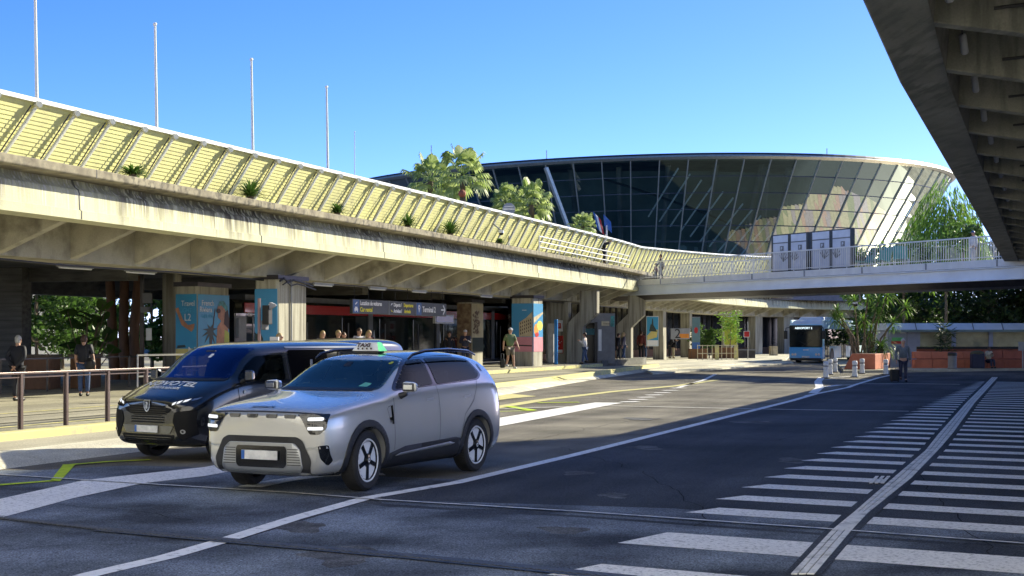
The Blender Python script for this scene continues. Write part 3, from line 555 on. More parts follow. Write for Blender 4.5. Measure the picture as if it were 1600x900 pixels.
for off in (-.06, -3.9):
    b = MB(); b.sweep([(p + bn * off, bn) for p, _ in GB], [(.02, 6.5), (.02, 6.44), (-.04, 6.44), (-.04, 6.5)]); b.sweep([(p + bn * off, bn) for p, _ in GB], [(.015, 5.56), (.015, 5.52), (-.02, 5.52), (-.02, 5.56)]); b.build('handrail', M['bridgewhite'], fb)
    b = MB(); L_ = (BR2 - BL).length; n_ = int(L_ / .155)
    for k in range(n_):
        p = BL + bd * (k + .5) * L_ / n_ + bn * off; big = k % 13 == 0; b.box((p.x, p.y, 5.95), ((.05, .05, 1.05) if big else (.022, .022, .95)))
    b.build('balusters', M['bridgewhite'], fb)
for k in range(9): b = MB(); p = BL + bd * (2 + 4.3 * k); b.bar(p + bn * .005 + Vector((0, 0, 5.1)), p + bn * .005 + Vector((0, 0, 5.4)), .12, .02); b.build('splice_plate', M['grey'], fb)
t = thing('security_camera', 'dome camera hanging on a post under the footbridge', 'camera', (G(1316, 560).x, 0, 0)); p = BL + bd * (1316 - 985) / (1568 - 985) * (BR - BL).length * 1.14; t.location = (0, 0, 0)
k_ = (1316 - 800) / F; u = (k_ * BL.y - BL.x) / (bd.x - k_ * bd.y); p = BL + bd * u - bn * 1.2
b = MB(); b.tube([(p.x, p.y, 4.3), (p.x, p.y, 3.75)], .05, 7); b.bar((p.x, p.y, 3.75), (p.x - .22, p.y, 3.72), .05, .05); b.build('bracket', M['grey'], t); b = MB(); b.sphere((p.x - .24, p.y, 3.6), .13, 12, 8); b.build('dome', M['blackgloss'], t, smooth=60); b = MB(); b.lathe([(.0, .1), (.14, .08), (.14, 0)], 12, (p.x - .24, p.y, 3.62)); b.build('housing', M['white'], t, smooth=50)

def on_bridge(px, off, z=5.42):
    k_ = (px - 800) / F; B = BL + bn * off; u = (k_ * B.y - B.x) / (bd.x - k_ * bd.y); q = B + bd * u; return Vector((q.x, q.y, z))
# ================================================================== glass terminal: leaning cone of glass
TC = Vector((20, 242, 0)); TR = 50.0
def roofz(x): return 24.7 + .025 * (x - 10)
def tpt(a, k, dz=0, dr=0):                     # a: angle from the camera side, k: 0 roof .. 1 foot
    r = TR - 10.6 * k + dr; x = TC.x + r * math.sin(a); y = TC.y - r * math.cos(a); x0 = TC.x + TR * math.sin(a); return Vector((x, y, roofz(x0) + (8.5 - roofz(x0)) * k + dz)) if k <= 1 else Vector((TC.x + (TR - 10.6) * math.sin(a), TC.y - (TR - 10.6) * math.cos(a), 8.5 - (k - 1) * 8.5))
mat('signwhite0', (.85, .85, .82), .4, var=0)
tm = thing('terminal_building', 'huge dark glass terminal whose curved wall leans outward under a thin white roof edge', 'building', (0, 0, 0))
darkglass('terminal_glass', (.62, .74, .72), .22, .02); darkglass('pane_glass', (.25, .28, .3), .12, .02)
mat('mullion', (.50, .50, .45), .35, .5); mat('interior_dark', (.20, .24, .21), .6, scale=.12, c2=(.05, .07, .065)); mat('interior_mid', (.22, .21, .19), .8, var=.4, scale=.2); mat('panelgrey', (.12, .14, .14), .35, .2, var=.1, scale=.2)
da = R(4.32); a0 = -8.2 * da * 1.0
idx = range(-14, 22)
gl = MB(); pn = MB(); GR = random.Random(4)
for i in idx:
    a = a0 + (i + 8) * da; b_ = a + da
    tgt = pn if (i < -8) else gl
    for k in range(8):
        k0, k1 = k / 8, (k + 1) / 8; j_ = [GR.uniform(-.05, .05) for _ in range(4)]; tgt.add([tpt(a, k0, 0, j_[0]), tpt(b_, k0, 0, j_[1]), tpt(b_, k1, 0, j_[2]), tpt(a, k1, 0, j_[3])], [(0, 1, 2), (0, 2, 3)])
gl.build('glass_wall', M['terminal_glass'], tm); pn.build('wall_panel', M['panelgrey'], tm, label='opaque dark grey panels at the left end')
for i in list(idx) + [22]:
    a = a0 + (i + 8) * da; b = MB(); b.bar(tpt(a, 0, 0, .1), tpt(a, 1, 0, .1), .15, .16); b.build('mullion', M['mullion'], tm)
for k in range(1, 8):
    b = MB(); pts = [tpt(a0 + (i + 8) * da, k / 8, 0, .03) for i in list(idx) + [22]]; b.tube(pts, .06, 4); b.build('transom', M['darkmetal'], tm)
rg = [(tpt(a0 + (i / 2 + 8) * da, 0), Vector((math.sin(a0 + (i / 2 + 8) * da), -math.cos(a0 + (i / 2 + 8) * da), 0))) for i in range(-30, 50)]
b = MB(); b.sweep(rg, lambda i: [(.55, rg[i][0].z + .55), (.75, rg[i][0].z + .3), (.3, rg[i][0].z), (-1.5, rg[i][0].z), (-1.5, rg[i][0].z + .6)]); b.build('roof_edge', M['mullion'], tm, label='thin pale roof edge')
b = MB(); b.sweep(rg, lambda i: [(.5, rg[i][0].z + .78), (.6, rg[i][0].z + .57), (-1, rg[i][0].z + .62), (-1, rg[i][0].z + .78)]); b.build('roof_trim', M['darkmetal'], tm)
b = MB(); ring = [tpt(2 * math.pi * i / 60, 0, .7, -1) for i in range(60)]; b.sheet(ring); b.build('roof', M['interior_mid'], tm)
for z, r in ((9, 33.5), (15, 34)):
    b = MB(); b.lathe([(r + (z - 9) * .5, z), (r + (z - 9) * .5, z + .7), (5, z + .7), (5, z)], 60, (TC.x, TC.y, 0), closed=True); b.build('floor_slab', M['interior_mid'], tm)
b = MB(); b.lathe([(30, 5), (43, 24.3)], 60, (TC.x, TC.y, 0)); b.build('inner_wall', M['interior_dark'], tm)
for i in range(-10, 20, 2):                    # interior columns; pale brace rods added also to imitate reflected canopy arms
    a = a0 + (i + 8.5) * da; b = MB(); b.tube([tpt(a, 1, 0, -4), tpt(a, 0, 0, -6)], .35, 8); b.build('column', M['interior_mid'], tm)
for k in range(11):
    i = -.6 + k * .45; a = a0 + (i + 8.4) * da; b = MB(); b.tube([tpt(a + da * .9, .06 + .045 * k, 0, -.6), tpt(a - da * .1, .42 + .04 * k, 0, -1.2)], .11, 6); b.build('brace_reflection_rod', M['signwhite0'], tm)
b = MB(); b.tube([tpt(a0 + (i + 8) * da, .12 + .07 * (i + 2), 0, -1.5) for i in range(-2, 9)], .16, 6); b.build('stair_beam', M['black'], tm)
for i in range(4, 15): b = MB(); a = a0 + (i + 8.3) * da; b.tube([tpt(a, .05, 0, -3), tpt(a + da, .5, 0, -5)], .5, 6); b.build('interior_duct', M['interior_mid'], tm)
b = MB(); p0 = tpt(a0 + 2.2 * da + 0, .0, 0, .5); 
c0 = Vector((( 853 - 800) * 190 / F, 190, Z_at(262, 190))); c1 = Vector(((890 - 800) * 192 / F, 192, Z_at(362, 192)))
b.bar(c0, c1, .5, .4); b.build('slanted_column', M['mullion'], tm, label='large slanted pale lattice column in front of the glass')
cols = [mat('ringcopper', (.50, .33, .24), .35, .3), mat('ringcream', (.44, .38, .24), .35, .2), mat('ringrose', (.40, .33, .30), .35, .3), mat('ringolive', (.26, .26, .15), .4, .2), mat('ringgrey', (.30, .36, .30), .5), mat('ringdark', (.04, .048, .04), .5)]
b = MB(); rnd = random.Random(12); NS = 259
for i in range(NS):
    a = R(-60 + 185 * i / NS); a2 = R(-60 + 185 * (i + .98) / NS); deg = -60 + 185 * i / NS; r1 = 48 + min(14, .36 * (deg - 12)) if deg > 12 else 47
    q = lambda r, aa, z: Vector((TC.x + r * math.sin(aa), TC.y - r * math.cos(aa), z)); b.cur = rnd.choice([0, 1, 2, 3, 1]) if deg > 12 else rnd.choice([4, 5, 5]); b.add([q(38, a, 7.2), q(38, a2, 7.2), q(r1, a2, 6.2), q(r1, a, 6.2)], [(0, 1, 2, 3)])
    b.cur = 5; b.add([q(r1, a, 6.1), q(r1, R(-60 + 185 * (i + 1) / NS), 6.1), q(80, R(-60 + 185 * (i + 1) / NS), 5.9), q(80, a, 5.9)], [(0, 1, 2, 3)])
b.build('reflected_ring', cols, tm, label='unseen striped ring at the foot of the glass, added for its reflection')
# the striped ring is unseen, added only to colour reflections in the glass
for px, py0, py1, lab in ((674, 268, 227, 'thin mast on the terminal roof above the fan palms'), (854, 262, 235, 'thin lightning rod on the terminal roof left of its middle'), (1292, 252, 232, 'thin lightning rod on the right part of the terminal roof')):
    b = MB(); x = (px - 800) * 200 / F; b.tube([(x, 200, Z_at(py0, 200)), (x, 200, Z_at(py1, 200))], .07, 5); tag(b.build('lightning_rod', M['white']), lab, 'lightning rod')
# ------------------------------------------------------------------ vegetation
def leaf_quads(mb, centres, n, rad, size, flat=.7, rnd=random, asp=.45, droop=0):
    for _ in range(n):
        c, rr = rnd.choice(centres); u = Vector((rnd.gauss(0, 1), rnd.gauss(0, 1), rnd.gauss(0, 1))).normalized() * (rr * rnd.uniform(.35, 1.0) ** .5) ; u.z *= flat
        p = Vector(c) + u; d = Vector((rnd.gauss(0, 1), rnd.gauss(0, 1), rnd.gauss(0, .6) - droop)).normalized(); e = d.cross(Vector((rnd.gauss(0, 1), rnd.gauss(0, 1), rnd.gauss(0, 1)))).normalized(); L_ = size * rnd.uniform(.6, 1.3)
        mb.add([p, p + d * L_ * .5 + e * L_ * asp * .5, p + d * L_, p + d * L_ * .5 - e * L_ * asp * .5], [(0, 1, 2, 3)])
def tree(name, label, cat, loc, h, crown_r, nl, size, m, seed, trunk=.16, low=.35, group=None, asp=.45, droop=0, bark='bark', nblob=14, zs=1.0):
    rnd = random.Random(seed); t = thing(name, label, cat, loc, 0, group); b = MB(); cs = []
    for i in range(nblob):
        a = i * 2.4; z = h * (low + (1 - low) * (i + .5) / nblob); rr = crown_r * (1 - abs((z / h - .62)) * .9) * rnd.uniform(.45, .95); cs.append(((math.cos(a) * rr, math.sin(a) * rr, z), crown_r * rnd.uniform(.28, .5) * zs))
    b.tube([(0, 0, -.2), (rnd.uniform(-.1, .1), 0, h * .4), (rnd.uniform(-.2, .2), rnd.uniform(-.2, .2), h * .92)], [trunk, trunk * .7, trunk * .15], 8)
    for c, rr in cs[::2]: b.tube([(0, 0, max(h * .2, c[2] - crown_r * .7)), (c[0] * .5, c[1] * .5, c[2] - crown_r * .25), c], [trunk * .45, trunk * .25, .02], 6)
    b.build('trunk', M[bark], t, smooth=60); b = MB(); leaf_quads(b, cs, nl, crown_r, size, rnd=rnd, asp=asp, droop=droop); b.build('crown', m, t); return t
def fan_palm(px, py, wpx, Y, lab, seed, base=5.6):
    rnd = random.Random(seed); x = (px - 800) * Y / F; z = Z_at(py, Y); r_ = wpx / 2 * Y / F; t = thing('fan_palm', lab, 'palm tree', (x, Y, 0), 0, 'fan palms between the canopy and the terminal'); b = MB()
    b.tube([(0, 0, 0), (.15, 0, z * .6), (0, 0, z)], [.3, .22, .2], 9); b.build('trunk', M['bark'], t); b = MB()
    for k in range(36):
        az = k * 2.4 + rnd.uniform(-.4, .4); el = R(85 - 130 * ((k + .5) / 36)) + rnd.uniform(-.15, .15); L_ = r_ * rnd.uniform(.45, .85)
        d = Vector((math.cos(az) * math.cos(el), math.sin(az) * math.cos(el), math.sin(el))); s_ = Vector((-math.sin(az), math.cos(az), 0)); u = s_.cross(d); o = Vector((0, 0, z)); tip = o + d * L_; b.tube([o, tip], .025, 3)
        for j in range(15):
            f_ = R(-105 + 210 * j / 14); bd_ = d * math.cos(f_) + s_ * math.sin(f_); ln = r_ * .55 * (1 - .25 * abs(f_) / 1.8) * rnd.uniform(.9, 1.1); m1 = tip + bd_ * ln * .55 + u * .05 * ln; e = m1 + bd_ * ln * .3 + Vector((0, 0, -.38 * ln)); c_ = (bd_.cross(u)).normalized() * .045 * r_
            b.add([tip, m1 - c_, m1 + c_, e], [(0, 1, 2), (1, 3, 2)])
    b.build('crown', M['palm_green'] if seed % 2 else M['mid_leaf'], t)
leafmat('fan_leaf', (.22, .31, .07), (.52, .60, .26), .55); M['palm_green2'] = M['palm_green']; M['mid_leaf2'] = M['mid_leaf']
_a, _b = M['palm_green'], M['mid_leaf']; M['palm_green'] = M['mid_leaf'] = M['fan_leaf']
mat('terracotta0', (.35, .09, .04), .7)
fan_palm(672, 283, 84, 104, 'left one of the two big fan palms rising over the canopy', 1, ); fan_palm(722, 274, 94, 100, 'tallest fan palm with red fruit stalk rising over the canopy', 3)
fan_palm(790, 318, 64, 108, 'small fan palm just right of the tallest pair', 5); fan_palm(830, 320, 80, 106, 'fan palm right behind the round road sign', 7); fan_palm(912, 354, 48, 108, 'lowest fan palm, its crown just above the canopy beside the flags', 9)
b = MB(); b.sphere(((723 - 800) * 99 / F, 97.7, Z_at(303, 98)), .26, 10, 8); tag(b.build('fruit_bunch', M['terracotta0']), 'red fruit bunch hanging in the tallest fan palm', 'fruit bunch')
M['palm_green'], M['mid_leaf'] = _a, _b
# weeping bright tree on the upper level, right of the terminal
def weeper(loc, h, r_, n, seed, lab):
    rnd = random.Random(seed); t = thing('bamboo', lab, 'bamboo', loc); b = MB(); b.tube([(0, 0, -5), (0, 0, 1)], .08, 8)
    for i in range(26):
        a = rnd.uniform(0, 6.3); rr = rnd.uniform(.1, 1) * r_; b.tube([(math.cos(a) * .3, math.sin(a) * .3, 0), (math.cos(a) * rr * .4, math.sin(a) * rr * .4, h * .6), (math.cos(a) * rr, math.sin(a) * rr, h * rnd.uniform(.7, 1) * (1 - .25 * rr / r_))], [.05, .035, .01], 5)
    b.build('stems', M['bark'], t); b = MB()
    for i in range(n):
        a = rnd.uniform(0, 6.3); rr = r_ * math.sqrt(rnd.random()) * (1 + .22 * math.sin(5 * a)); z = h * (1.04 - .5 * (rr / r_) ** 1.5 + .10 * math.sin(7 * a + 3)) * (1 - .8 * rnd.random() ** 1.4); p = Vector((math.cos(a) * rr, math.sin(a) * rr, z)); d = Vector((math.cos(a) * .35 + rnd.gauss(0, .25), math.sin(a) * .35 + rnd.gauss(0, .25), -1)).normalized(); e = Vector((rnd.gauss(0, 1), rnd.gauss(0, 1), 0)).normalized(); L_ = rnd.uniform(.35, .8)
        b.add([p, p + d * L_ * .4 + e * .04, p + d * L_, p + d * L_ * .4 - e * .04], [(0, 1, 2, 3)])
    b.build('foliage', M['bright_leaf'], t)
weeper(((1478 - 800) * 96 / F, 96, 5.0), Z_at(293, 96) - 5, 2.7, 6000, 4, 'tall bright green weeping bamboo above the right end of the footbridge'); weeper(((1412 - 800) * 99 / F, 99, 5.0), 2.9, 1.9, 2500, 5, 'low weeping bamboo left of the tall one behind the footbridge railing')
for i, (px, hh) in enumerate([(1350, 1.1), (1392, 1.5), (1440, 1.7), (1505, 2.6), (1528, 3.0)]):
    t = thing('shrub', 'shrub behind the footbridge railing, %s' % ['left of the green chairs', 'between the green chairs', 'right of the green chairs', 'below the tall bamboo', 'against the overhead viaduct'][i], 'shrub', on_bridge(px, -3.4), 0, 'shrubs behind the footbridge railing'); b = MB(); rnd = random.Random(i); leaf_quads(b, [((rnd.uniform(-.6, .6), rnd.uniform(-.4, .4), hh * rnd.uniform(.3, .9)), .45) for _ in range(6)], 700, 1, .2, rnd=rnd); b.build('foliage', M['mid_leaf'] if i % 2 else M['palm_green'], t); b = MB(); b.tube([(0, 0, -.3), (0, 0, hh * .7)], .03, 5); b.build('stem', M['bark'], t)
# dark trees behind the shelter
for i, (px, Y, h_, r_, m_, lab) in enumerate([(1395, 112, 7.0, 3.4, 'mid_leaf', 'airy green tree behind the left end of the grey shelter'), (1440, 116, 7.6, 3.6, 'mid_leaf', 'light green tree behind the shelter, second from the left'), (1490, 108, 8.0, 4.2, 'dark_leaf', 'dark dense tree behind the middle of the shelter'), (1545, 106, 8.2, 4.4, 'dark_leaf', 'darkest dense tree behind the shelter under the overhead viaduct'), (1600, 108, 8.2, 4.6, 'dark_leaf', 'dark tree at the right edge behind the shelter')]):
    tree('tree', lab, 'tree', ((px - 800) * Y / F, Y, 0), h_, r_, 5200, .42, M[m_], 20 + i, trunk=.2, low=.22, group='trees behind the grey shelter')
# yucca clump in the red planter
def yucca(px, pyb, Y, pyt, lean, lab, seed, lr=.75):
    rnd = random.Random(seed); x = (px - 800) * Y / F; z0 = Z_at(pyb, Y); z1 = Z_at(pyt, Y); t = thing('yucca', lab, 'yucca', (x, Y, z0), 0, 'yuccas in the red planter'); h_ = z1 - z0; b = MB(); tip = Vector((lean, rnd.uniform(-.3, .3), h_)); b.tube([(0, 0, -.3), (lean * .3, 0, h_ * .5), tip], [.075, .05, .04], 7); b.build('stem', M['bark'], t); b = MB()
    rosette(b, tip, 46, lr, .055, -15, 85, .35, rnd); rosette(b, tip - Vector((0, 0, .2)), 16, lr * .8, .05, -45, 10, .3, rnd); b.build('fronds', M['bright_leaf'] if seed % 3 else M['mid_leaf'], t)
for k, (px, dx, pyt, lr) in enumerate([(1338, -1.1, 486, .75), (1342, -.35, 470, .85), (1350, .15, 464, .8), (1356, .6, 472, .85), (1362, .9, 462, .9), (1372, 1.6, 480, .8), (1346, -1.6, 496, .7), (1334, -.7, 500, .7), (1352, -.1, 500, .75), (1360, .4, 492, .8), (1368, 1.0, 505, .75), (1344, .6, 515, .7)]):
    yucca(px, 553, 84.5, pyt, dx, 'tall yucca in the red planter, %s' % ['leaning left', 'left of the tallest stem', 'with the crown touching the bridge shadow', 'middle stem with wide crown', 'tallest stem of the clump', 'leaning far right', 'lowest crown leaning far left', 'short stem at the left front', 'short stem in the middle', 'half-high stem right of the middle', 'short stem at the right', 'shortest stem deep in the clump'][k], 30 + k, lr)
b = MB(); rosette(b, (0, 0, .3), 90, 1.35, .08, -5, 75, .6); t = thing('sago_palm', 'low dark sago palm at the right end of the red planter', 'sago palm', ((1376 - 800) * 84 / F, 84, Z_at(553, 84))); b.build('fronds', M['palm_green'], t); b = MB(); b.lathe([(0, .4), (.14, .3), (.16, 0), (0, 0)], 8); b.build('trunk', M['bark'], t)
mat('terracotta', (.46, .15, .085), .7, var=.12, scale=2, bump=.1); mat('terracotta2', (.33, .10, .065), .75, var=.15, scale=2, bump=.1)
pl = thing('planter', 'large red concrete planter with slanted sides holding the yuccas', 'planter', (0, 0, 0)); b = MB()
a_, b_, c_ = G(1328, 577, .14), G(1367.5, 577.4, .14), G(1391, 574.5, .14); d_ = a_ + (c_ - b_); 
lo = [a_, b_, c_, d_]; cen = sum(lo, Vector()) / 4; hi = [p.lerp(cen, -.0) + Vector((0, 0, .86)) for p in lo]; lo[0] = lo[0] - Vector((.0, 0, 0)); hi[0] = hi[0] + Vector((.1, 0, 0)); lo[0] -= Vector((.35, 0, 0))
b.hull([p + Vector((0, 0, 0)) for p in lo], hi); b.build('body', M['terracotta'], pl, bevel=.03)
b = MB(); b.sheet([p.lerp(cen + Vector((0, 0, .86)), .12) + Vector((0, 0, .004)) for p in hi]); b.build('soil', M['bark'], pl)
# ================================================================== pillars
def pillar(px, l, s_len, wid, lab, ztop=3.95, z0=.2):
    """near right corner seen at px; face across the road wid, face along the road s_len"""
    s = S_at(px, l); t = thing('pillar', lab, 'pillar', P(s, l - wid / 2, 0) + ux * (s_len / 2), R(-20) + 0); 
    # local axes: x = right (l), y = along the road (s)
    b = MB(); hw, hl = wid / 2, s_len / 2; c = .07; b.prism([(-hw + c, -hl), (hw - c, -hl), (hw, -hl + c), (hw, hl - c), (hw - c, hl), (-hw + c, hl), (-hw, hl - c), (-hw, -hl + c)], z0, ztop); b.build('shaft', M['concrete'], t, bevel=.01)
    b = MB(); b.prism([(-hw - .05, -hl - .05), (hw + .05, -hl - .05), (hw + .05, hl + .05), (-hw - .05, hl + .05)], ztop - .09, ztop + .06); b.build('bearing_plate', M['darkmetal'], t)
    return t, hw, hl
def plate(mb, pts, T):                         # flat facet patch in poster coordinates
    return mb.sheet([T(u, v) for u, v in pts])
def ell(cx, cy, rx, ry, n=14, a=0): return [(cx + rx * math.cos(2 * math.pi * i / n) * math.cos(a) - ry * math.sin(2 * math.pi * i / n) * math.sin(a), cy + rx * math.cos(2 * math.pi * i / n) * math.sin(a) + ry * math.sin(2 * math.pi * i / n) * math.cos(a)) for i in range(n)]
def faceT(hw, hl, side):                       # (u 0..1, v metres, d) on a pillar face in local coordinates
    if side == 'front': return lambda u, v, d=.012: Vector((-hw + 2 * hw * u, -hl - d, v))
    return lambda u, v, d=.012: Vector((hw + d, -hl + 2 * hl * u, v))
def poster(t, T, z0, z1, m, name='poster', label=None):
    b = MB(); b.hull([T(.02, z0, 0), T(.98, z0, 0), T(.98, z1, 0), T(.02, z1, 0)], [T(.02, z0, .012), T(.98, z0, .012), T(.98, z1, .012), T(.02, z1, .012)]); o = b.build(name, m, t); 
    if label: o['label'] = label
    return o
def deco(p, T, shapes, d=.016):                # printed shapes, one mesh per colour region
    for k, (mname, pts) in enumerate(shapes): b = MB(); b.sheet([T(u, v, d + .002 * k) for u, v in pts]); b.build('print', M[mname], p)
mat('postersky', (.03, .36, .62), .4, var=.25, scale=.5, c2=(.02, .22, .42)); mat('postersky2', (.06, .30, .58), .4, var=.1, scale=.5); mat('sand', (.62, .52, .16), .5); mat('tan', (.45, .2, .09), .5, var=.3, scale=3); mat('hair', (.06, .03, .02), .6); mat('blond', (.45, .33, .16), .6); mat('greyhair', (.4, .4, .4), .6)
mat('teal', (.04, .25, .24), .5, var=.4, scale=6); mat('pink', (.62, .25, .3), .5, var=.1); mat('orange', (.8, .28, .03), .5); mat('beige', (.5, .42, .28), .6, var=.2); mat('mottled', (.34, .26, .16), .6, c2=(.09, .04, .03), scale=4); mat('beigeposter', (.62, .55, .36), .6); mat('darkgreen', (.02, .04, .035), .5); mat('lime', (.42, .46, .04), .5)
# first row pillars
t, hw, hl = pillar(308, -27, 2.1, .85, 'pillar wrapped in the blue French Riviera poster with a woman in sunglasses', 3.75); T = faceT(hw, hl, 'front'); T2 = faceT(hw, hl, 'side')
p = poster(t, T, .5, 3.4, M['postersky'], label='blue poster half reading Travel'); deco(p, T, [('sand', [(.03, .5), (.97, .5), (.97, 1.55), (.03, 1.55)]), ('darkgreen', [(.08, 1.56), (.5, 1.6), (.45, 1.68), (.1, 1.66)]), ('tan', [(.0, 2.9), (.12, 2.7), (.3, 2.35), (.75, 2.12), (.86, 2.22), (.9, 2.4), (.6, 2.35), (.35, 2.55), (.15, 2.95)])]); 
RT = Matrix(((1, 0, 0, 0), (0, 0, -1, 0), (0, 1, 0, 0), (0, 0, 0, 1)))
def lt(t, text, T, u, v, size, m, side, sx=1, name='lettering', d=.02):
    o = T(u, v, d); xd = T(1, v, d) - T(0, v, d); return lettering(text, size, m, t, frame_mtx(o, xd), name, sx=sx)
lt(p, 'Travel', T, .28, 3.0, .26, M['white'], 0, .8); lt(p, 'LIGHT', T, .2, 2.78, .22, M['skyblue'], 0, .8); lt(p, 'L2', T, .42, 2.5, .34, M['white'], 0, .8); lt(p, 'N', T, .58, 1.32, .42, M['white'], 0, 1, 'logo')
p = poster(t, T2, .5, 3.4, M['postersky'], label='blue poster half with the woman in a head scarf'); deco(p, T2, [('sand', [(.03, .5), (.97, .5), (.97, 1.5), (.03, 1.5)]), ('hair', [(.36, 1.5), (.41, 1.5), (.54, 2.9), (.52, 2.95)]), ('darkgreen', [(.39 + (.30 if i % 2 else .10) * math.cos(i * .3307 + .3) * .95, 2.12 + (.42 if i % 2 else .16) * math.sin(i * .3307 + .3) - (.12 if i % 2 else 0)) for i in range(19)]),
    ('tan', [(.55, 1.5), (.6, 2.3), (.72, 2.5), (.62, 2.62), (.6, 2.95), (.62, 3.05), (.75, 3.1), (.92, 2.7), (.96, 1.5)]), ('teal', [(.62, 3.0), (.66, 3.18), (.8, 3.2), (.92, 3.0), (.95, 2.6), (.84, 2.9), (.72, 3.04)]), ('hair', [(.93, 2.9), (.97, 2.6), (.97, 2.2), (.8, 2.4), (.83, 2.8)]), ('hair', ell(.63, 2.85, .07, .08)), ('lime', [(.8, 1.5), (.82, 2.2), (.96, 2.1), (.97, 1.5)])])
lt(p, 'French', T2, .12, 3.02, .26, M['white'], 1, 1.1); lt(p, 'Riviera', T2, .06, 2.8, .26, M['white'], 1, 1.1); lt(p, 'GLOW', T2, .12, 2.58, .22, M['skyblue'], 1, 1.1); lt(p, 'N', T2, .72, 1.3, .42, M['white'], 1, 1.6, 'logo')
t, hw, hl = pillar(434, -24, 2.05, .88, 'near pillar with a plain blue poster on its shaded face, sunlit at the bottom of its bare face'); T = faceT(hw, hl, 'front'); T2 = faceT(hw, hl, 'side')
p = poster(t, T, .4, 3.55, M['postersky2']); deco(p, T, [('darkgreen', [(.03, .5), (.4, .5), (.38, 1.9), (.25, 2.1), (.1, 2.05), (.03, 2.1)]), ('white', [(.62, 3.0), (.8, 3.0), (.8, 3.05), (.62, 3.05)]), ('skyblue', [(.2, 3.2), (.5, 3.2), (.5, 3.23), (.2, 3.23)])])
b = MB(); b.tube([T2(.42, .3, .04), T2(.42, 3.9, .04)], .03, 6); b.build('drain_pipe', M['grey'], t)
b = MB(); pts = [T2(.0, 3.8, .08), T2(.1, 3.9, .12), T2(.25, 3.78, .1), T2(.42, 3.86, .14), T2(.7, 3.82, .1), T2(1.1, 3.7, .12)]; b.tube(pts, .035, 5); b.tube([q + Vector((.06, .1, -.12)) for q in pts], .025, 5); b.build('cable', M['black'], t)
t, hw, hl = pillar(737, -27, 1.6, .8, 'pillar with a mottled brown picture behind the group of waiting people', 3.75, .4); T = faceT(hw, hl, 'front'); T2 = faceT(hw, hl, 'side')
p = poster(t, T2, 1.2, 3.6, M['beigeposter']); rnd = random.Random(3); deco(p, T2, [('darkgreen', [(.03, 1.2), (.97, 1.2), (.97, 1.9), (.03, 1.9)])]); b = MB()
for k in range(70): b.sheet([T2(*q, .03 + .0005 * k) for q in ell(rnd.uniform(.05, .6), rnd.uniform(2.1, 3.2), .05, .06, 6)])
b.build('print', M['mottled'], p)
p = poster(t, T, 1.2, 3.6, M['mottled'])
t, hw, hl = pillar(833, -24, 1.5, 1.15, 'pillar with a blue and pink town poster over a bare concrete foot', 3.95, .4); T = faceT(hw, hl, 'front'); T2 = faceT(hw, hl, 'side')
p = poster(t, T, 1.2, 3.6, M['postersky2'], label='poster half with a row of town houses'); deco(p, T, [('pink', [(.03, 1.2), (.97, 1.2), (.97, 1.93), (.03, 1.93)]), ('beige', [(.36, 1.95), (.97, 1.95), (.97, 3.2), (.7, 2.9), (.36, 2.65)]), ('black', [(.05, 1.5), (.95, 1.46), (.95, 1.52), (.05, 1.56)]), ('white', [(.5, 3.25), (.7, 3.25), (.7, 3.28), (.5, 3.28)])])
b = MB()
for i in range(6):
    for j in range(4): u = .42 + .09 * i; v = 2.05 + .17 * j + .035 * i; b.sheet([T(u, v, .03), T(u + .035, v, .03), T(u + .035, v + .09, .03), T(u, v + .09, .03)])
b.build('print', M['hair'], p)
p = poster(t, T2, 1.2, 3.6, M['postersky2'], label='poster half with bright flowers'); deco(p, T2, [('pink', [(.03, 1.2), (.97, 1.2), (.97, 1.93), (.03, 1.93)]), ('beige', [(.03, 2.6), (.97, 3.1), (.97, 3.2), (.03, 2.9)]), ('orange', ell(.3, 2.3, .25, .3, 9)), ('yellow', ell(.65, 2.5, .3, .25, 9)), ('red', ell(.35, 2.05, .2, .12, 9))])
# bent pillars
def bent(px, lab, wall_px, l=-24.2, pyb=570):
    s = S_at(px, l); z0 = .4; t = thing('bent_pillar', lab, 'pillar', P(s, l, 0), R(-20)); b = MB(); pr = [(.0, z0), (0, 2.65), (.75, 3.35), (.75, 4.5), (1.75, 4.5), (1.75, 3.25), (.95, 2.5), (.95, z0)]
    pr = [(-.95 + a, z) for a, z in pr]; b.hull([Vector((a, -.02, z)) for a, z in pr], [Vector((a, .5, z)) for a, z in pr]); b.build('shaft', M['concrete'], t, bevel=.02); return t
t = bent(911, 'bent sunlit pillar that leans out to the road beside the red information panel', 0); 
s = S_at(893, -25.0); w_ = thing('wall_pier', 'broad concrete pier carrying a red information panel', 'pillar', P(s, -25.6, 0), R(-20)); b = MB(); b.box((-.35, .6, 2.15), (1.3, .6, 3.5)); b.build('shaft', M['concrete'], w_, bevel=.02)
b = MB(); b.box((-.22, .28, 2.55), (.42, .03, .62)); f_ = b.build('sign_board', M['white'], w_, label='white board with a red square symbol'); b = MB(); b.box((-.22, .26, 2.55), (.24, .012, .3)); f2 = b.build('symbol', M['red'], f_); lettering('T', .22, M['white'], f_, frame_mtx((-.28, .25, 2.47), (1, 0, 0)))
b = MB(); b.box((-.2, .27, 1.5), (.46, .05, 1.0)); f_ = b.build('information_panel', M['red'], w_, bevel=.03, label='red information panel with small white marks'); rnd = random.Random(8); b = MB()
for _ in range(9): b.box((-.2 + rnd.uniform(-.16, .16), .24, 1.25 + rnd.uniform(.1, .65)), (rnd.uniform(.04, .1), .008, rnd.uniform(.03, .08)))
b.box((-.2, .24, 1.12), (.38, .008, .18)); b.build('print', M['white'], f_)
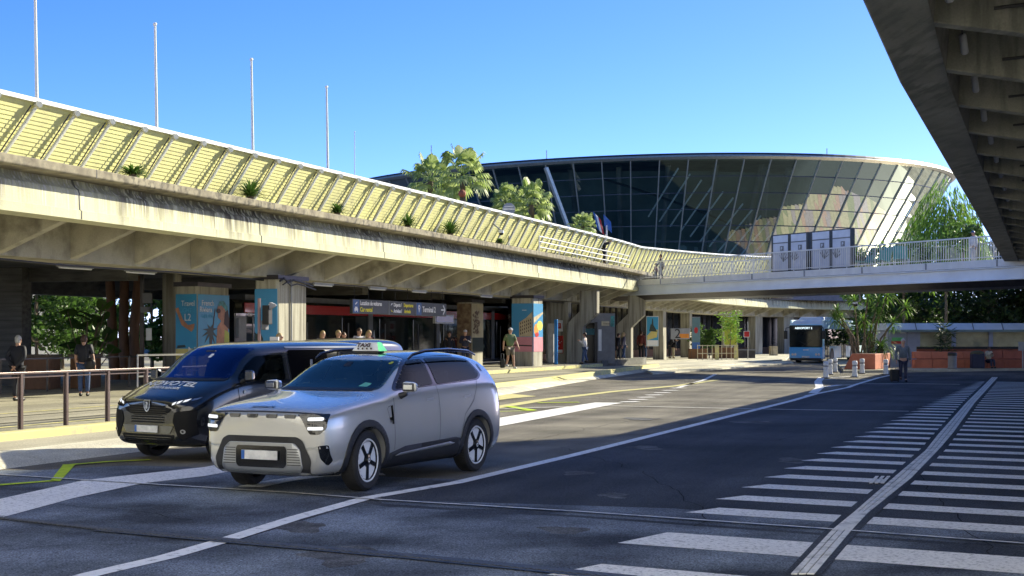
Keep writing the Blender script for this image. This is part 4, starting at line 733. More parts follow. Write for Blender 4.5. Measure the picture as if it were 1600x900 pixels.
t = thing('ticket_post', 'bright blue upright ticket post beside the concrete pier', 'ticket post', P(S_at(866, -24.6), -24.6, .47), R(-20)); b = MB(); b.box((.1, 0, 1.2), (.18, .12, 2.4)); b.build('post', M['blue'] if 0 else mat('brightblue', (.02, .22, .62), .4), t, bevel=.02); b = MB(); b.box((-.2, .06, 1.9), (.36, .03, .55)); b.box((-.2, .1, .9), (.3, .2, 1.6)); b.build('panel', M['grey'], t)
t = bent(986, 'second bent sunlit pillar, right of the walking couple', 0)
# ticket hall kiosk between the bent pillars
def wbox(name, px0, px1, Y, zb, zt, depth, m, label=None, parent=None, bevel=0):
    x0 = (px0 - 800) * Y / F; x1 = (px1 - 800) * Y / F; b = MB(); b.box(((x0 + x1) / 2, Y + depth / 2, (zb + zt) / 2), (x1 - x0, depth, zt - zb)); return b.build(name, m, parent, bevel=bevel, label=label)
kb = thing('ticket_kiosk', 'dark grey ticket kiosk with a lit blue opening between the bent pillars', 'kiosk', (0, 0, 0)); Yk = 82
wbox('side_wall', 932, 961, Yk, .45, 3.15, 2.5, M['midgrey'], parent=kb); wbox('header', 905, 961, Yk + .02, 2.72, 3.25, 2.4, M['midgrey'], parent=kb); wbox('back_wall', 903, 934, Yk + 1.6, .45, 2.7, .1, mat('nightblue', (.012, .02, .045), .3), parent=kb); wbox('frame', 929, 933.5, Yk - .06, .45, 2.75, .12, M['black'], parent=kb); wbox('blue_panel', 905, 929, Yk + 1.5, 2.05, 2.4, .06, M['skyblue'], parent=kb)
wbox('notice', 935, 940, Yk - .03, 1.15, 2.35, .03, M['white'], parent=kb); o = wbox('sign_plate', 940, 952, Yk - .05, 2.55, 2.8, .05, M['beigeposter'], parent=kb); lettering('TICKETS' if 0 else 'Toilettes', .11, M['hair'], o, frame_mtx(((942 - 800) * Yk / F, Yk - .06, 2.63), (1, 0, 0))); wbox('poster', 954, 960, Yk - .04, 2.5, 3.1, .03, M['teal'], parent=kb)
wbox('wall_notice', 912, 922, Yk + 2, 2.62, 2.95, .05, M['grey'], parent=kb)
b = MB(); b.prism([(p.x, p.y) for p in (G(940, 575.5, .2), G(1004, 572, .2), G(1010, 568, .2), G(934, 571, .2))], .1, .62); tag(b.build('ramp_wall', M['darkconcrete']), 'dark low ramp wall in front of the ticket kiosk', 'ramp')
# far pillars along the curved deck, standing 3 m behind its edge
def edge_at(px, off):
    best = None
    for p, n_ in EG:
        q = p + n_ * off
        if q.y > 90:
            e = abs(800 + F * q.x / q.y - px)
            if best is None or e < best[0]: best = (e, q, n_)
    return best[1], best[2]
for px, wd, lab in ((1032, .8, 'pillar with a narrow lit face right of the castle poster'), (1072, .55, 'slim shaded pillar left of the dark shop window'), (1140, .8, 'lit pillar beside the lime green poster'), (1178, 1.0, 'pillar behind the red bus stop sign'), (1226, 1.2, 'broad pillar just left of the blue bus'), (1290, 1.0, 'pillar hidden behind the bus roof'), (1365, 1.0, 'pillar behind the yucca planter')):
    q, n_ = edge_at(px, -3.1); t = thing('pillar', lab, 'pillar', (q.x, q.y, 0), math.atan2(n_.y, n_.x)); b = MB(); b.box((0, 0, 1.7), (.8, wd * 1.7, 4.5)); b.build('shaft', M['concrete'], t, bevel=.02)
# shop front behind the far pillars and station wall behind the tram
sf = thing('shop_front', 'dark glass shop front under the curved far part of the viaduct', 'shop front', (0, 0, 0)); SG = [(p, n_) for p, n_ in EG if p.y > 84]
b = MB(); b.sweep(SG, [(-7, 4.4), (-7, -.5), (-7.3, -.5), (-7.3, 4.4)]); b.build('wall', mat('shopdark', (.018, .022, .028), .12, var=.6, scale=.3), sf)
sg2 = resample(SG, 2.2)
for i, (p, n_) in enumerate(sg2): q = p - n_ * 6.96; b = MB(); b.box((q.x, q.y, 2), (.1, .1, 4.8), math.atan2(n_.y, n_.x)); b.build('mullion', M['darkmetal'], sf)
b = MB(); b.sweep(SG, [(-6.9, .8), (-6.9, -.5), (-7, -.5), (-7, .8)]); b.build('plinth', M['redbark'], sf)
b = MB(); b.sweep([(P(s, -36.2), Vector((UC, -US, 0))) for s in (57, 70, 98)], [(0, .2), (0, 4.3), (-.4, 4.3), (-.4, .2)]); tag(b.build('station_wall', M['shopdark']), 'dark rear wall of the station hall behind the tram', 'wall')
b = MB(); b.sweep([(P(s, -64), Vector((UC, -US, 0))) for s in (20, 55, 90)], [(0, .2), (0, 9), (-.4, 9), (-.4, .2)]); bb = thing('office_building', 'pale grey office building with teal glass seen between the trees at the left', 'building'); b.build('wall', M['midgrey'], bb)
for k in range(11):
    for z in (.9, 3.4): b = MB(); q = P(24 + 5 * k, -63.95); b.box((q.x, q.y, z + .8), (.1, 4.3, 1.9), R(-20)); b.build('window', mat('tealglass', (.10, .20, .21), .1, var=.3, scale=.4), bb)
# posters and fittings of the far shops
def board(px0, px1, py0, py1, Y, name, lab, m, cat, frame=None, prints=()):
    x0, x1 = (px0 - 800) * Y / F, (px1 - 800) * Y / F; z1, z0 = Z_at(py0, Y), Z_at(py1, Y); t = thing(name, lab, cat, ((x0 + x1) / 2, Y, z0)); w_ = x1 - x0; h_ = z1 - z0
    b = MB(); b.box((0, .05, h_ / 2), (w_, .1, h_)); b.build('frame', M[frame or 'grey'], t); b = MB(); b.box((0, -.01, h_ / 2), (w_ * .94, .02, h_ * .95)); pp = b.build('panel', M[m], t)
    for k, (mn, pts) in enumerate(prints): b = MB(); b.sheet([((u - .5) * w_ * .94, -.025 - .003 * k, v * h_) for u, v in pts]); b.build('print', M[mn], pp)
    return t
board(1010, 1029, 494, 541, 103, 'poster_board', 'framed poster of a castle on a rock above blue water', 'postersky', 'poster', 'white', [('white', [(.03, .03), (.97, .03), (.97, .2), (.03, .2)]), ('sand', [(.03, .2), (.9, .3), (.97, .55), (.5, .55), (.03, .35)]), ('darkgreen', [(.2, .5), (.35, .75), (.42, .72), (.47, .92), (.54, .92), (.58, .7), (.75, .6), (.9, .48)])])
board(1131, 1152, 494, 540, 127, 'poster_board', 'tall lime green poster behind the bright potted plant', 'lime', 'poster', 'white')
board(1081, 1094, 495, 545, 116, 'poster_board', 'pale door poster with a red emblem', 'tealglass', 'poster', 'grey', [('red', ell(.5, .58, .25, .1)), ('blue', [(.0, .0), (1, .0), (1, .2), (0, .2)])])
t = board(1048, 1078, 513, 530, 110, 'wall_sign', 'pale wall sign with a large figure 2 and a yellow band', 'grey', 'sign', 'grey', [('orange', [(.45, .1), (.98, .1), (.98, .5), (.45, .5)])]); lettering('2', 1.0, M['black'], t, frame_mtx((-.45, -.03, .08), (1, 0, 0)))
t = board(958, 982, 0, 0, 90, 'x', '', 'grey', 'x') if 0 else None
def plant_box(px0, px1, pyt, pyb, Y, lab, m='redbark'):
    x0, x1 = (px0 - 800) * Y / F, (px1 - 800) * Y / F; z1, z0 = Z_at(pyt, Y), Z_at(pyb, Y); t = thing('planter_box', lab, 'planter', ((x0 + x1) / 2, Y, z0)); h_ = z1 - z0; w_ = x1 - x0; b = MB(); b.box((0, 0, h_ / 2), (w_, .9, h_)); b.build('box', M[m], t, bevel=.02); b = MB()
    for i in range(int(w_ / .35)): b.box((-w_ / 2 + .35 * (i + .5), -.47, h_ / 2), (.03, .04, h_))
    b.build('slats', M['bark'], t); return t
mat('woodbrown', (.22, .10, .04), .6, scale=4, stretch=(1, 1, 6)); M['redbark2'] = M['redbark']
plant_box(1076, 1104, 545, 561, 118, 'brown slatted wooden planter at the left of the pale fence', 'woodbrown'); plant_box(1114, 1149, 543, 562, 120, 'brown slatted wooden planter under the bright plant', 'woodbrown'); plant_box(1203, 1214, 541, 557, 138, 'small planter box with a drawn plant near the bus', 'beige')
for px, Y, h_, r_, lab, sd_ in ((1088, 119, 1.5, .5, 'thin plant in the left wooden planter', 1), (1140, 121, 2.6, 1.1, 'bright green bushy plant in the wooden planter before the lime poster', 2), (1108, 120, 1.2, .5, 'small pale plant between the two wooden planters', 3)):
    tree('potted_plant', lab, 'plant', ((px - 800) * Y / F, Y, 0.3), h_ + 1, r_, 900, .28, M['bright_leaf'] if sd_ == 2 else M['mid_leaf'], 50 + sd_, trunk=.05, low=.35, asp=.3)
t = thing('fence', 'pale wire fence in front of the brown planters', 'fence', (0, 0, 0)); a = Vector(((1090 - 800) * 112 / F, 112, 0)); c = Vector(((1150 - 800) * 114 / F, 114, 0)); n_ = 9
for z in (.15, .65, 1.25): b = MB(); b.bar(a + Vector((0, 0, z)), c + Vector((0, 0, z)), .05, .05); b.build('rail', M['beigeposter'], t)
for i in range(n_): q = a.lerp(c, i / (n_ - 1)); b = MB(); wd = .3 if i in (4, 8) else .05; b.box((q.x, q.y, .65), (wd, .06, 1.3)); b.build('post', M['kerb_paint'] if wd > .1 else M['beigeposter'], t)
for px, lab in ((1160, 'dark litter bin left of the red bus stop sign'), (1173, 'dark litter bin right of the red bus stop sign')):
    c = Vector(((px - 800) * 122 / F, 122, Z_at(563, 122))); t = thing('litter_bin', lab, 'bin', c); b = MB(); b.prism([(-.33, -.3), (.33, -.3), (.33, .3), (-.33, .3)], 0, .8); b.build('body', M['darkmetal'], t, bevel=.03); b = MB(); b.prism([(-.36, -.33), (.36, -.33), (.36, .33), (-.36, .33)], .8, .92); b.build('lid', M['midgrey'], t, bevel=.02)
t = thing('bus_stop_sign', 'red square bus stop sign on a thin pole before the far pillars', 'sign', ((1168.5 - 800) * 118 / F, 118, Z_at(563, 118))); b = MB(); b.tube([(0, 0, 0), (0, 0, 3.1)], .04, 6); b.build('pole', M['grey'], t); b = MB(); b.box((-.1, -.05, 2.1), (.5, .05, .5)); s_ = b.build('sign_plate', M['white'], t); b = MB(); b.box((-.1, -.08, 2.1), (.42, .02, .42)); b.build('symbol', M['red'], s_)
# hanging direction sign
sA = S_at(548.5, -25); sB = S_at(695.5, -25); sg = thing('direction_sign', 'long dark hanging sign for Location de voitures, Departures and Terminal 2', 'sign', P(sA, -25, 0), R(70))   # local x along the road, facing -y
LL = sB - sA; b = MB(); b.box((LL / 2, 0, 3.12), (LL, .12, .56)); b.build('panel', mat('signgrey', (.035, .042, .045), .4), sg, bevel=.01)
b = MB(); 
for u in (.355, .645): b.box((LL * u, -.065, 3.12), (.03, .01, .56))
b.build('divider', M['grey'], sg)
for k in range(8): b = MB(); x = LL * (.03 + .134 * k); b.tube([(x, 0, 3.4), (x, 0, 3.95)], .016, 5); b.build('hanger', M['black'], sg)
wh, ye = mat('signwhite', (.85, .85, .85), .5, var=0), mat('signyellow', (.85, .75, .02), .5, var=0)
def sgt(x, z, txt, size, m, sx=1.0): lettering(txt, size, m, sg, frame_mtx((x, -.066, z), (1, 0, 0)), sx=sx, bold=.006)
for x0, w_ in ((.06, .5), (LL * .65, .5)): b = MB(); b.box((x0 + w_ / 2, -.062, 3.12), (w_, .012, .5)); b.build('blue_field', mat('signblue', (.01, .09, .3), .4), sg)
b = MB(); b.box((.3, -.072, 3.0), (.3, .008, .09)); b.box((.3, -.072, 3.07), (.2, .008, .07)); b.lathe([(0, 0), (.035, 0)], 10, (.2, -.076, 2.94), 'y'); b.lathe([(0, 0), (.035, 0)], 10, (.4, -.076, 2.94), 'y'); b.bar((.22, -.074, 3.2), (.38, -.074, 3.28), .01, .05); b.build('symbol', wh, sg)
b = MB(); b.lathe([(.04, 0), (.11, 0)], 14, (LL * .65 + .25, -.074, 3.19), 'y'); b.sheet([(LL * .65 + .16, -.074, 3.15), (LL * .65 + .34, -.074, 3.15), (LL * .65 + .25, -.074, 2.95)]); b.build('symbol', wh, sg)
sgt(.66, 3.18, 'Location de voitures', .24, wh, .98); sgt(.66, 2.93, 'Car rental', .24, ye, 1.1)
x1 = LL * .365; sgt(x1 + .35, 3.18, 'Départs /', .21, wh, .95); sgt(x1 + 1.35, 3.18, 'Departures', .21, ye, .98); sgt(x1 + .35, 2.93, 'Arrivées /', .21, wh, .95); sgt(x1 + 1.4, 2.93, 'Arrivals', .21, ye, .98)
b = MB(); b.sheet([(x1 + .06, -.07, 3.2), (x1 + .3, -.07, 3.3), (x1 + .12, -.07, 3.3)]); b.build('symbol', wh, sg); b = MB(); b.sheet([(x1 + .06, -.07, 3.05), (x1 + .3, -.07, 2.95), (x1 + .12, -.07, 2.97)]); b.build('symbol', ye, sg)
sgt(LL * .65 + .62, 3.0, 'Terminal 2', .34, wh, .95); ax = LL - .62
b = MB(); b.bar((ax, -.07, 3.12), (ax + .42, -.07, 3.12), .01, .06); b.bar((ax + .22, -.07, 3.32), (ax + .44, -.07, 3.12), .01, .065); b.bar((ax + .22, -.07, 2.92), (ax + .44, -.07, 3.12), .01, .065); b.build('arrow', wh, sg)
b = MB(); q = P(S_at(693, -26), -26); b.box((0, 0, 2.75), (1.6, .12, .4)); o = b.build('information_screen', M['grey']); o.location = (q.x, q.y, 0); o.rotation_euler = (0, 0, R(60)); tag(o, 'small framed blue information screen under the right end of the hanging sign', 'screen'); b = MB(); b.box((0, -.07, 2.75), (1.4, .02, .28)); b.build('display', mat('screenblue', (.02, .06, .2), .2), o)
# traffic signal in front of the blue pillar
t = thing('traffic_signal', 'tram traffic signal seen from the side before the blue poster pillar', 'traffic light', P(S_at(405, -20), -20, .29), R(-20)); Yt = t.location.y; b = MB(); b.tube([(0, 0, 0), (0, 0, Z_at(466, Yt) - .29)], .045, 8); b.build('pole', mat('mauve', (.3, .18, .17), .5), t)
b = MB(); b.box((.19, .1, Z_at(492, Yt) - .29), (.2, .22, .52)); h_ = b.build('signal_head', M['black'], t, bevel=.02); b = MB(); b.hull([(.3, .02, 2.6), (.3, .18, 2.6), (.3, .18, 2.42), (.3, .02, 2.42)], [(.46, .08, 2.54), (.46, .12, 2.54), (.46, .12, 2.5), (.46, .08, 2.5)]); b.build('visor', M['grey'], h_)
b = MB(); b.box((.12, .1, Z_at(508, Yt) - .29), (.14, .18, .26)); b.build('button_box', M['midgrey'], t, bevel=.02); b = MB(); b.box((.3, .3, Z_at(535, Yt) - .29), (.26, .05, .3)); b.build('notice', M['white'], t)
# ------------------------------------------------------------------ tram
tr = thing('tram', 'long dark glass tram with a red roof band standing behind the platform', 'tram', P(52.3, -31, .29), R(70)); mat('tramred', (.42, .012, .015), .25, coat=.5, var=.05); mat('tramglass', (.012, .02, .024), .05, var=.5, scale=.5); mat('tramfloor', (.05, .05, .055), .4)
TL = 42; b = MB(); pr = [(-.02, .35), (-.02, 2.62), (.02, 3.05), (.25, 3.2), (2.3, 3.2), (2.5, 2.6), (2.5, .35)]
b.hull([(0, y, z) for y, z in pr], [(TL, y, z) for y, z in pr]); b.build('body', M['tramglass'], tr, bevel=.05)
b = MB(); b.box((TL / 2 + .2, -.03, 2.86), (TL - 1, .06, .42)); b.build('roof_band', M['tramred'], tr, bevel=.02); b = MB(); b.box((TL / 2, 1.2, 3.3), (TL - 3, 1.6, .25)); b.build('roof_unit', M['midgrey'], tr)
for k in range(5): b = MB(); b.box((4.2 + 8.4 * k, -.05, 1.75), (.45, .12, 2.9)); b.build('articulation', M['midgrey'], tr, bevel=.05)
for k in range(10):
    x = 2.0 + 4.1 * k; b = MB(); b.box((x, -.035, 1.5), (1.25, .04, 2.1)); d_ = b.build('door', M['blackgloss'], tr, bevel=.02); b = MB(); b.tube([(x + .03, -.07, .7), (x + .03, -.07, 2.3)], .018, 5); b.tube([(x - .03, -.07, .7), (x - .03, -.07, 2.3)], .018, 5); b.build('door_edge', M['midgrey'], d_)
for x in (13, 21.3, 27.5): b = MB(); b.sheet([(x - .12, -.07, 1.3), (x + .12, -.07, 1.3), (x + .14, -.07, 1.5), (x, -.07, 2.0), (x - .14, -.07, 1.5)]); b.build('drop_sticker', M['white'], tr)
b = MB(); b.box((.35, -.05, 1.55), (.9, .06, 1.9)); b.build('cab_door', M['grey'], tr, bevel=.1); b = MB(); b.box((-.15, -.15, 1.1), (.12, .1, .12)); b.build('tail_light', mat('redlamp', (.8, .03, .03), .3, emit=(1, .05, .05, 1.5)), tr); lettering('026', .22, M['signwhite'], tr, frame_mtx((.9, -.07, 2.5), (1, 0, 0)))
b = MB(); b.box((TL / 2, .1, .5), (TL, .2, .5)); b.build('skirt', M['tramfloor'], tr)
b = MB(); b.box((-.1, -.22, 2.0), (.16, .16, .8)); b.build('mirror', M['grey'], tr, bevel=.03)
# ------------------------------------------------------------------ railing along the track
t = thing('railing', 'brown pedestrian railing along the pavement left of the black van', 'railing', (0, 0, 0)); pp = [26.15 - 1.48 * 3 + 1.435 * i for i in range(9)]
for i in (-0,):
    b = MB(); b.bar(P(pp[0] - 4, -17.35, 1.31), P(pp[-1], -17.35, 1.31), .06, .045); b.build('top_rail', M['bronze'], t, bevel=.008); b = MB(); b.bar(P(pp[0] - 4, -17.35, 1.235), P(pp[-1], -17.35, 1.235), .03, .02); b.build('under_rail', M['bronze'], t)
for s in [S_at(x, -17.35) for x in (-40, 32, 103, 168, 228)] + [S_at(228, -17.35) + 1.45, S_at(228, -17.35) + 2.9]:
    b = MB(); q = P(s, -17.35); b.box((q.x - .023, q.y, .8), (.022, .06, 1.0), R(-20)); b.box((q.x + .023, q.y, .8), (.022, .06, 1.0), R(-20)); b.build('post', M['bronze'], t)
t = thing('barrier', 'pale steel queue barrier frame behind the brown railing', 'barrier', P(S_at(215, -24), -24, .29), R(60))
b = MB(); b.tube([(0, 0, 0), (0, 0, 1.15), (2.2, 0, 1.15), (2.2, 0, 0)], .03, 6); b.build('frame', M['steel'], t); b = MB(); b.tube([(0, 0, .55), (2.2, 0, .55)], .022, 6); b.build('cross_bar', M['steel'], t)
t = thing('railing', 'dark thin railing in the shade behind the tram stop people', 'railing', (0, 0, 0))
for l, s0, s1 in ((-28.6, 33, 50),):
    for z in (.8, 1.3): b = MB(); b.bar(P(s0, l, z), P(s1, l, z), .05, .05); b.build('rail', M['darkmetal'], t)
    for k in range(9): b = MB(); q = P(s0 + (s1 - s0) * k / 8, l); b.box((q.x, q.y, .8), (.06, .06, 1.05), R(20)); b.build('post', M['darkmetal'], t)
# dark wall pier and planting under the deck at the left
for x0, x1, Y, lab in ((-60, 34, 50, 'broad dark pier at the far left under the viaduct'), (254, 274, 55, 'narrow grey pier left of the French Riviera pillar')):
    o = wbox('wall_pier', x0, x1, Y, .25, 4.3, 1.0, M['darkconcrete'] if x0 < 0 else M['concrete']); tag(o, lab, 'pillar')
for x0, x1, Y, lab in ((38, 86, 47, 'left dark brown planter box behind the man in the dark suit'), (118, 150, 48, 'right dark brown planter box behind the woman in jeans')):
    xx0, xx1 = (x0 - 800) * Y / F, (x1 - 800) * Y / F; t = thing('planter_box', lab, 'planter', ((xx0 + xx1) / 2, Y, .29)); b = MB(); b.box((0, 0, .55), (xx1 - xx0, 1.2, 1.1)); b.build('box', M['redbark'], t, bevel=.02); b = MB(); b.box((0, 0, 1.06), (xx1 - xx0 + .1, 1.3, .08)); b.build('rim', M['bark'], t)
leafmat('muted_leaf', (.035, .085, .015), (.10, .19, .035), .45)  # slightly darker green range, random per leaf
for k, (px, Y, h_, r_, lab) in enumerate([(58, 73, 7.5, 2.9, 'leafy green bush filling the gap behind the man in the dark suit'), (98, 76, 7.5, 2.6, 'leafy green bush behind the left planter box'), (238, 70, 6.5, 1.7, 'dark leafy tree left of the French Riviera pillar'), (150, 84, 6.5, 2.2, 'loose green tree between the brown trunks and the bushes')]):
    tree('leafy_tree', lab, 'tree', ((px - 800) * Y / F, Y, .2), h_, r_, 5200, .32, M['muted_leaf'] if k != 2 else M['mid_leaf'], 70 + k, trunk=.1, low=.15, asp=.5)
for k, px in enumerate((180, 197, 213)):
    tt_ = None
    Y = 57; b = MB(); x = (px - 800) * Y / F; b.tube([(x, Y, 0), (x - .1, Y, 2), (x - .25 + .2 * k, Y, 5)], [.22, .19, .17], 10); tt_ = thing('tall_tree', 'bare reddish brown trunk under the deck, %s' % ['leftmost of the three', 'middle of the three', 'rightmost of the three'][k], 'tree', (0, 0, 0), 0, 'bare reddish trunks'); b.build('trunk', M['redbark'], tt_, smooth=60)
t = thing('large_leaf_plant', 'plant with huge shining round leaves behind the woman in jeans', 'plant', ((135 - 800) * 52 / F, 52, .3)); b = MB(); rnd = random.Random(5); bs = MB()
for k in range(22):
    a = rnd.uniform(0, 6.3); rr = rnd.uniform(.2, 1.0); z = rnd.uniform(1.2, 2.9); c = Vector((math.cos(a) * rr, math.sin(a) * rr * .6, z)); d = Vector((math.cos(a), -.6, .2)).normalized(); e = Vector((-math.sin(a), 0, .3)).normalized(); bs.tube([(0, 0, 0), c], .02, 4)
    q = [c + d * .3 * math.cos(i * .524) + e * .24 * math.sin(i * .524) - Vector((0, 0, .08 * (math.cos(i * .524)) ** 2)) for i in range(12)]; b.add([c + Vector((0, 0, .03))] + q, [(0, 1 + i, 1 + (i + 1) % 12) for i in range(12)])
b.build('leaves', M['muted_leaf'], t); bs.build('stems', M['bark'], t)
t = thing('meter_post', 'dark grey post with meter boxes and a white notice among the trunks', 'post', ((222 - 800) * 51 / F, 51, .29)); b = MB(); b.box((0, 0, 1.9), (.12, .12, 3.8)); b.build('pole', M['darkmetal'], t); b = MB(); b.box((.2, -.05, 3.0), (.3, .2, .35)); b.box((.12, -.05, 2.6), (.28, .2, .2)); b.build('box', M['midgrey'], t); b = MB(); b.box((.25, -.06, 1.75), (.2, .02, .42)); b.build('notice', M['white'], t)
# ------------------------------------------------------------------ bollards
bp = None
for k, (px, py, lab) in enumerate([(1290.5, 591, 'nearest white bollard of the left cluster of three'), (1297, 585.5, 'middle white bollard of the left cluster of three'), (1305, 582, 'farthest white bollard of the left cluster of three'), (1335.5, 589.6, 'white bollard standing alone before the planter corner, nearer one of the middle two'), (1347, 584, 'farther white bollard of the middle two'), (1384, 586, 'rightmost white bollard, beside the man with the suitcase')]):
    if bp is None:
        bp = thing('bollard', lab, 'bollard', (0, 0, 0)); b = MB(); b.lathe([(0, .8), (.10, .79), (.125, .75), (.125, .62), (.105, .6), (.105, .52), (.125, .5), (.125, .42), (.11, .4), (.11, .33), (.135, .06), (.135, 0)], 20); b.build('post', M['white'], bp, smooth=35); b = MB(); b.lathe([(0, .045), (.2, .045), (.22, 0), (0, 0)], 20); b.build('base', M['rubber'], bp, smooth=35)
        b = MB(); b.lathe([(.107, .6), (.109, .6), (.109, .52), (.107, .52)], 20); b.build('reflective_band', M['grey'], bp); o = bp
    else: o = dup(bp)
    o.location = G(px, py); tag(o, lab, 'bollard', 'white bollards on the traffic island')
# ------------------------------------------------------------------ shelter, red bench wall, bin
Y = 88; X = lambda px: (px - 800) * Y / F; sh = thing('shelter', 'long grey waiting shelter with a pale roof and yellowish windows', 'shelter', (0, 0, 0)); zt = Z_at(505, Y)
b = MB(); zc = Z_at(517, Y); b.prism([(X(1387), Y), (X(1432), Y), (X(1432), Y + 4), (X(1387), Y + 4)], .1, zc - .01); b.build('end_room', mat('shelterblue', (.30, .33, .43), .5, var=.06), sh)
b = MB(); b.hull([(X(1384), Y - .45, zc + .03), (X(1384), Y + 4.5, zc + .03), (X(1384), Y + 4.2, zt), (X(1384), Y - .1, zt)], [(X(1700), Y - .45, zc + .03), (X(1700), Y + 4.5, zc + .03), (X(1700), Y + 4.2, zt), (X(1700), Y - .1, zt)]); b.build('roof', mat('roofpale', (.62, .68, .75), .3, var=.05), sh)
for px in (1429, 1518, 1564, 1640): b = MB(); b.bar((X(px), Y - .46, zc + .04), (X(px), Y - .11, zt + .01), .05, .03); b.build('roof_joint', M['midgrey'], sh)
b = MB(); b.box(((X(1384) + X(1700)) / 2, Y - .42, zc), (X(1700) - X(1384), .06, .14)); b.build('gutter', mat('guttergreen', (.18, .25, .25), .5), sh)
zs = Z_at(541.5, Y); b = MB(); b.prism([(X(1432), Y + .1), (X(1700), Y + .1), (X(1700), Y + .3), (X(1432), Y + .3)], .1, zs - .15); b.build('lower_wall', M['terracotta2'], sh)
b = MB(); b.box(((X(1432) + X(1700)) / 2, Y + .05, zs - .08), (X(1700) - X(1432), .3, .12)); b.build('sill', M['black'], sh)
for px in (1435, 1491, 1549, 1606): b = MB(); b.box((X(px), Y + .15, (zs + zc) / 2), (.24, .18, zc - zs)); b.build('window_post', M['shelterblue'], sh)
mat('shelterglass', (.16, .16, .11), .08, c2=(.55, .52, .34), scale=.45, stretch=(1, 1, 1.3))  # bright blotches in the glass colour stand in for reflections
for a, c in ((1438, 1488), (1494, 1546), (1552, 1603), (1609, 1690)): b = MB(); b.box(((X(a) + X(c)) / 2, Y + .2, (zs + zc) / 2), (X(c) - X(a), .05, zc - zs)); b.build('window', M['shelterglass'], sh)
b = MB(); b.box((X(1402), Y - .03, Z_at(531, Y)), (.65, .05, .28)); f_ = b.build('notice_board', M['green'], sh, label='small green and red notice board'); b = MB(); b.box((X(1401), Y - .06, Z_at(535, Y)), (.66, .03, .16)); b.build('red_strip', M['red'], f_)
b = MB(); b.box((X(1417), Y - .02, 1.25), (.03, .03, 2.4)); b.build('door_seam', M['midgrey'], sh); b = MB(); b.box((X(1411), Y - .05, zc - .12), (.35, .1, .06)); b.build('wall_lamp', M['white'], sh)
Yb = 84.5; Xb = lambda px: (px - 800) * Yb / F
wl = thing('bench_wall', 'long red concrete bench wall with panels in front of the shelter', 'wall', (0, 0, 0)); zt2 = Z_at(549.5, Yb); zm = Z_at(561, Yb)
for i, (a, c) in enumerate(((1428, 1455.5), (1456, 1505), (1505.5, 1540), (1540.5, 1567), (1567.5, 1600), (1600.5, 1680))):
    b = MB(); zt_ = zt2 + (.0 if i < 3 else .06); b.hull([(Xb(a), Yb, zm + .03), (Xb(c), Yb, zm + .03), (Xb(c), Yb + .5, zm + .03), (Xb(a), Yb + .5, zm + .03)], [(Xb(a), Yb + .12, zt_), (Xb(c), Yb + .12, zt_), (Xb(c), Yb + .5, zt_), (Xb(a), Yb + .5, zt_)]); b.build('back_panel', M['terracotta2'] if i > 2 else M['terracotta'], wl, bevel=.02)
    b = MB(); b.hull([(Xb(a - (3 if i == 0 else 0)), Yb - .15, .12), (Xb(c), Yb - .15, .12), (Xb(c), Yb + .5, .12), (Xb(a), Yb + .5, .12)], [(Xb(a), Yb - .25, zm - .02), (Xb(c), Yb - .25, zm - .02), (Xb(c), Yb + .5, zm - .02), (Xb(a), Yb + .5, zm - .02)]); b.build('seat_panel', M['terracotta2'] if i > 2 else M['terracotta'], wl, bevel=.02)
c = G(1488, 576.5, .14); t = thing('litter_bin', 'tall grey cylindrical litter bin in front of the red bench wall', 'bin', c); b = MB(); b.lathe([(0, 0), (.25, 0), (.27, .06), (.24, .12), (.24, .72), (.26, .74)], 20); b.build('body', M['midgrey'], t, smooth=35); b = MB(); b.lathe([(.26, .74), (.26, .88), (.2, .93), (0, .93)], 20); b.build('lid', M['black'], t, smooth=35)
for q in ((1462, 'left'), (1508, 'right')): 
    pass
t = thing('notice_case', 'grey notice case standing at the right edge behind the bench wall', 'sign', ((1598 - 800) * 84 / F, 84, .1)); b = MB(); b.box((0, 0, .7), (.06, .06, 1.4)); b.build('post', M['grey'], t); b = MB(); b.box((0, -.03, Z_at(541, 84) - .1), (.5, .06, .5)); b.build('case', M['grey'], t)
# young tree in front of the shelter
tree('young_tree', 'thin young conifer standing in front of the shelter windows', 'tree', G(1475, 574, .14), 2.6, .45, 260, .5, M['dark_leaf'], 77, trunk=.03, low=.3, asp=.12, nblob=8)
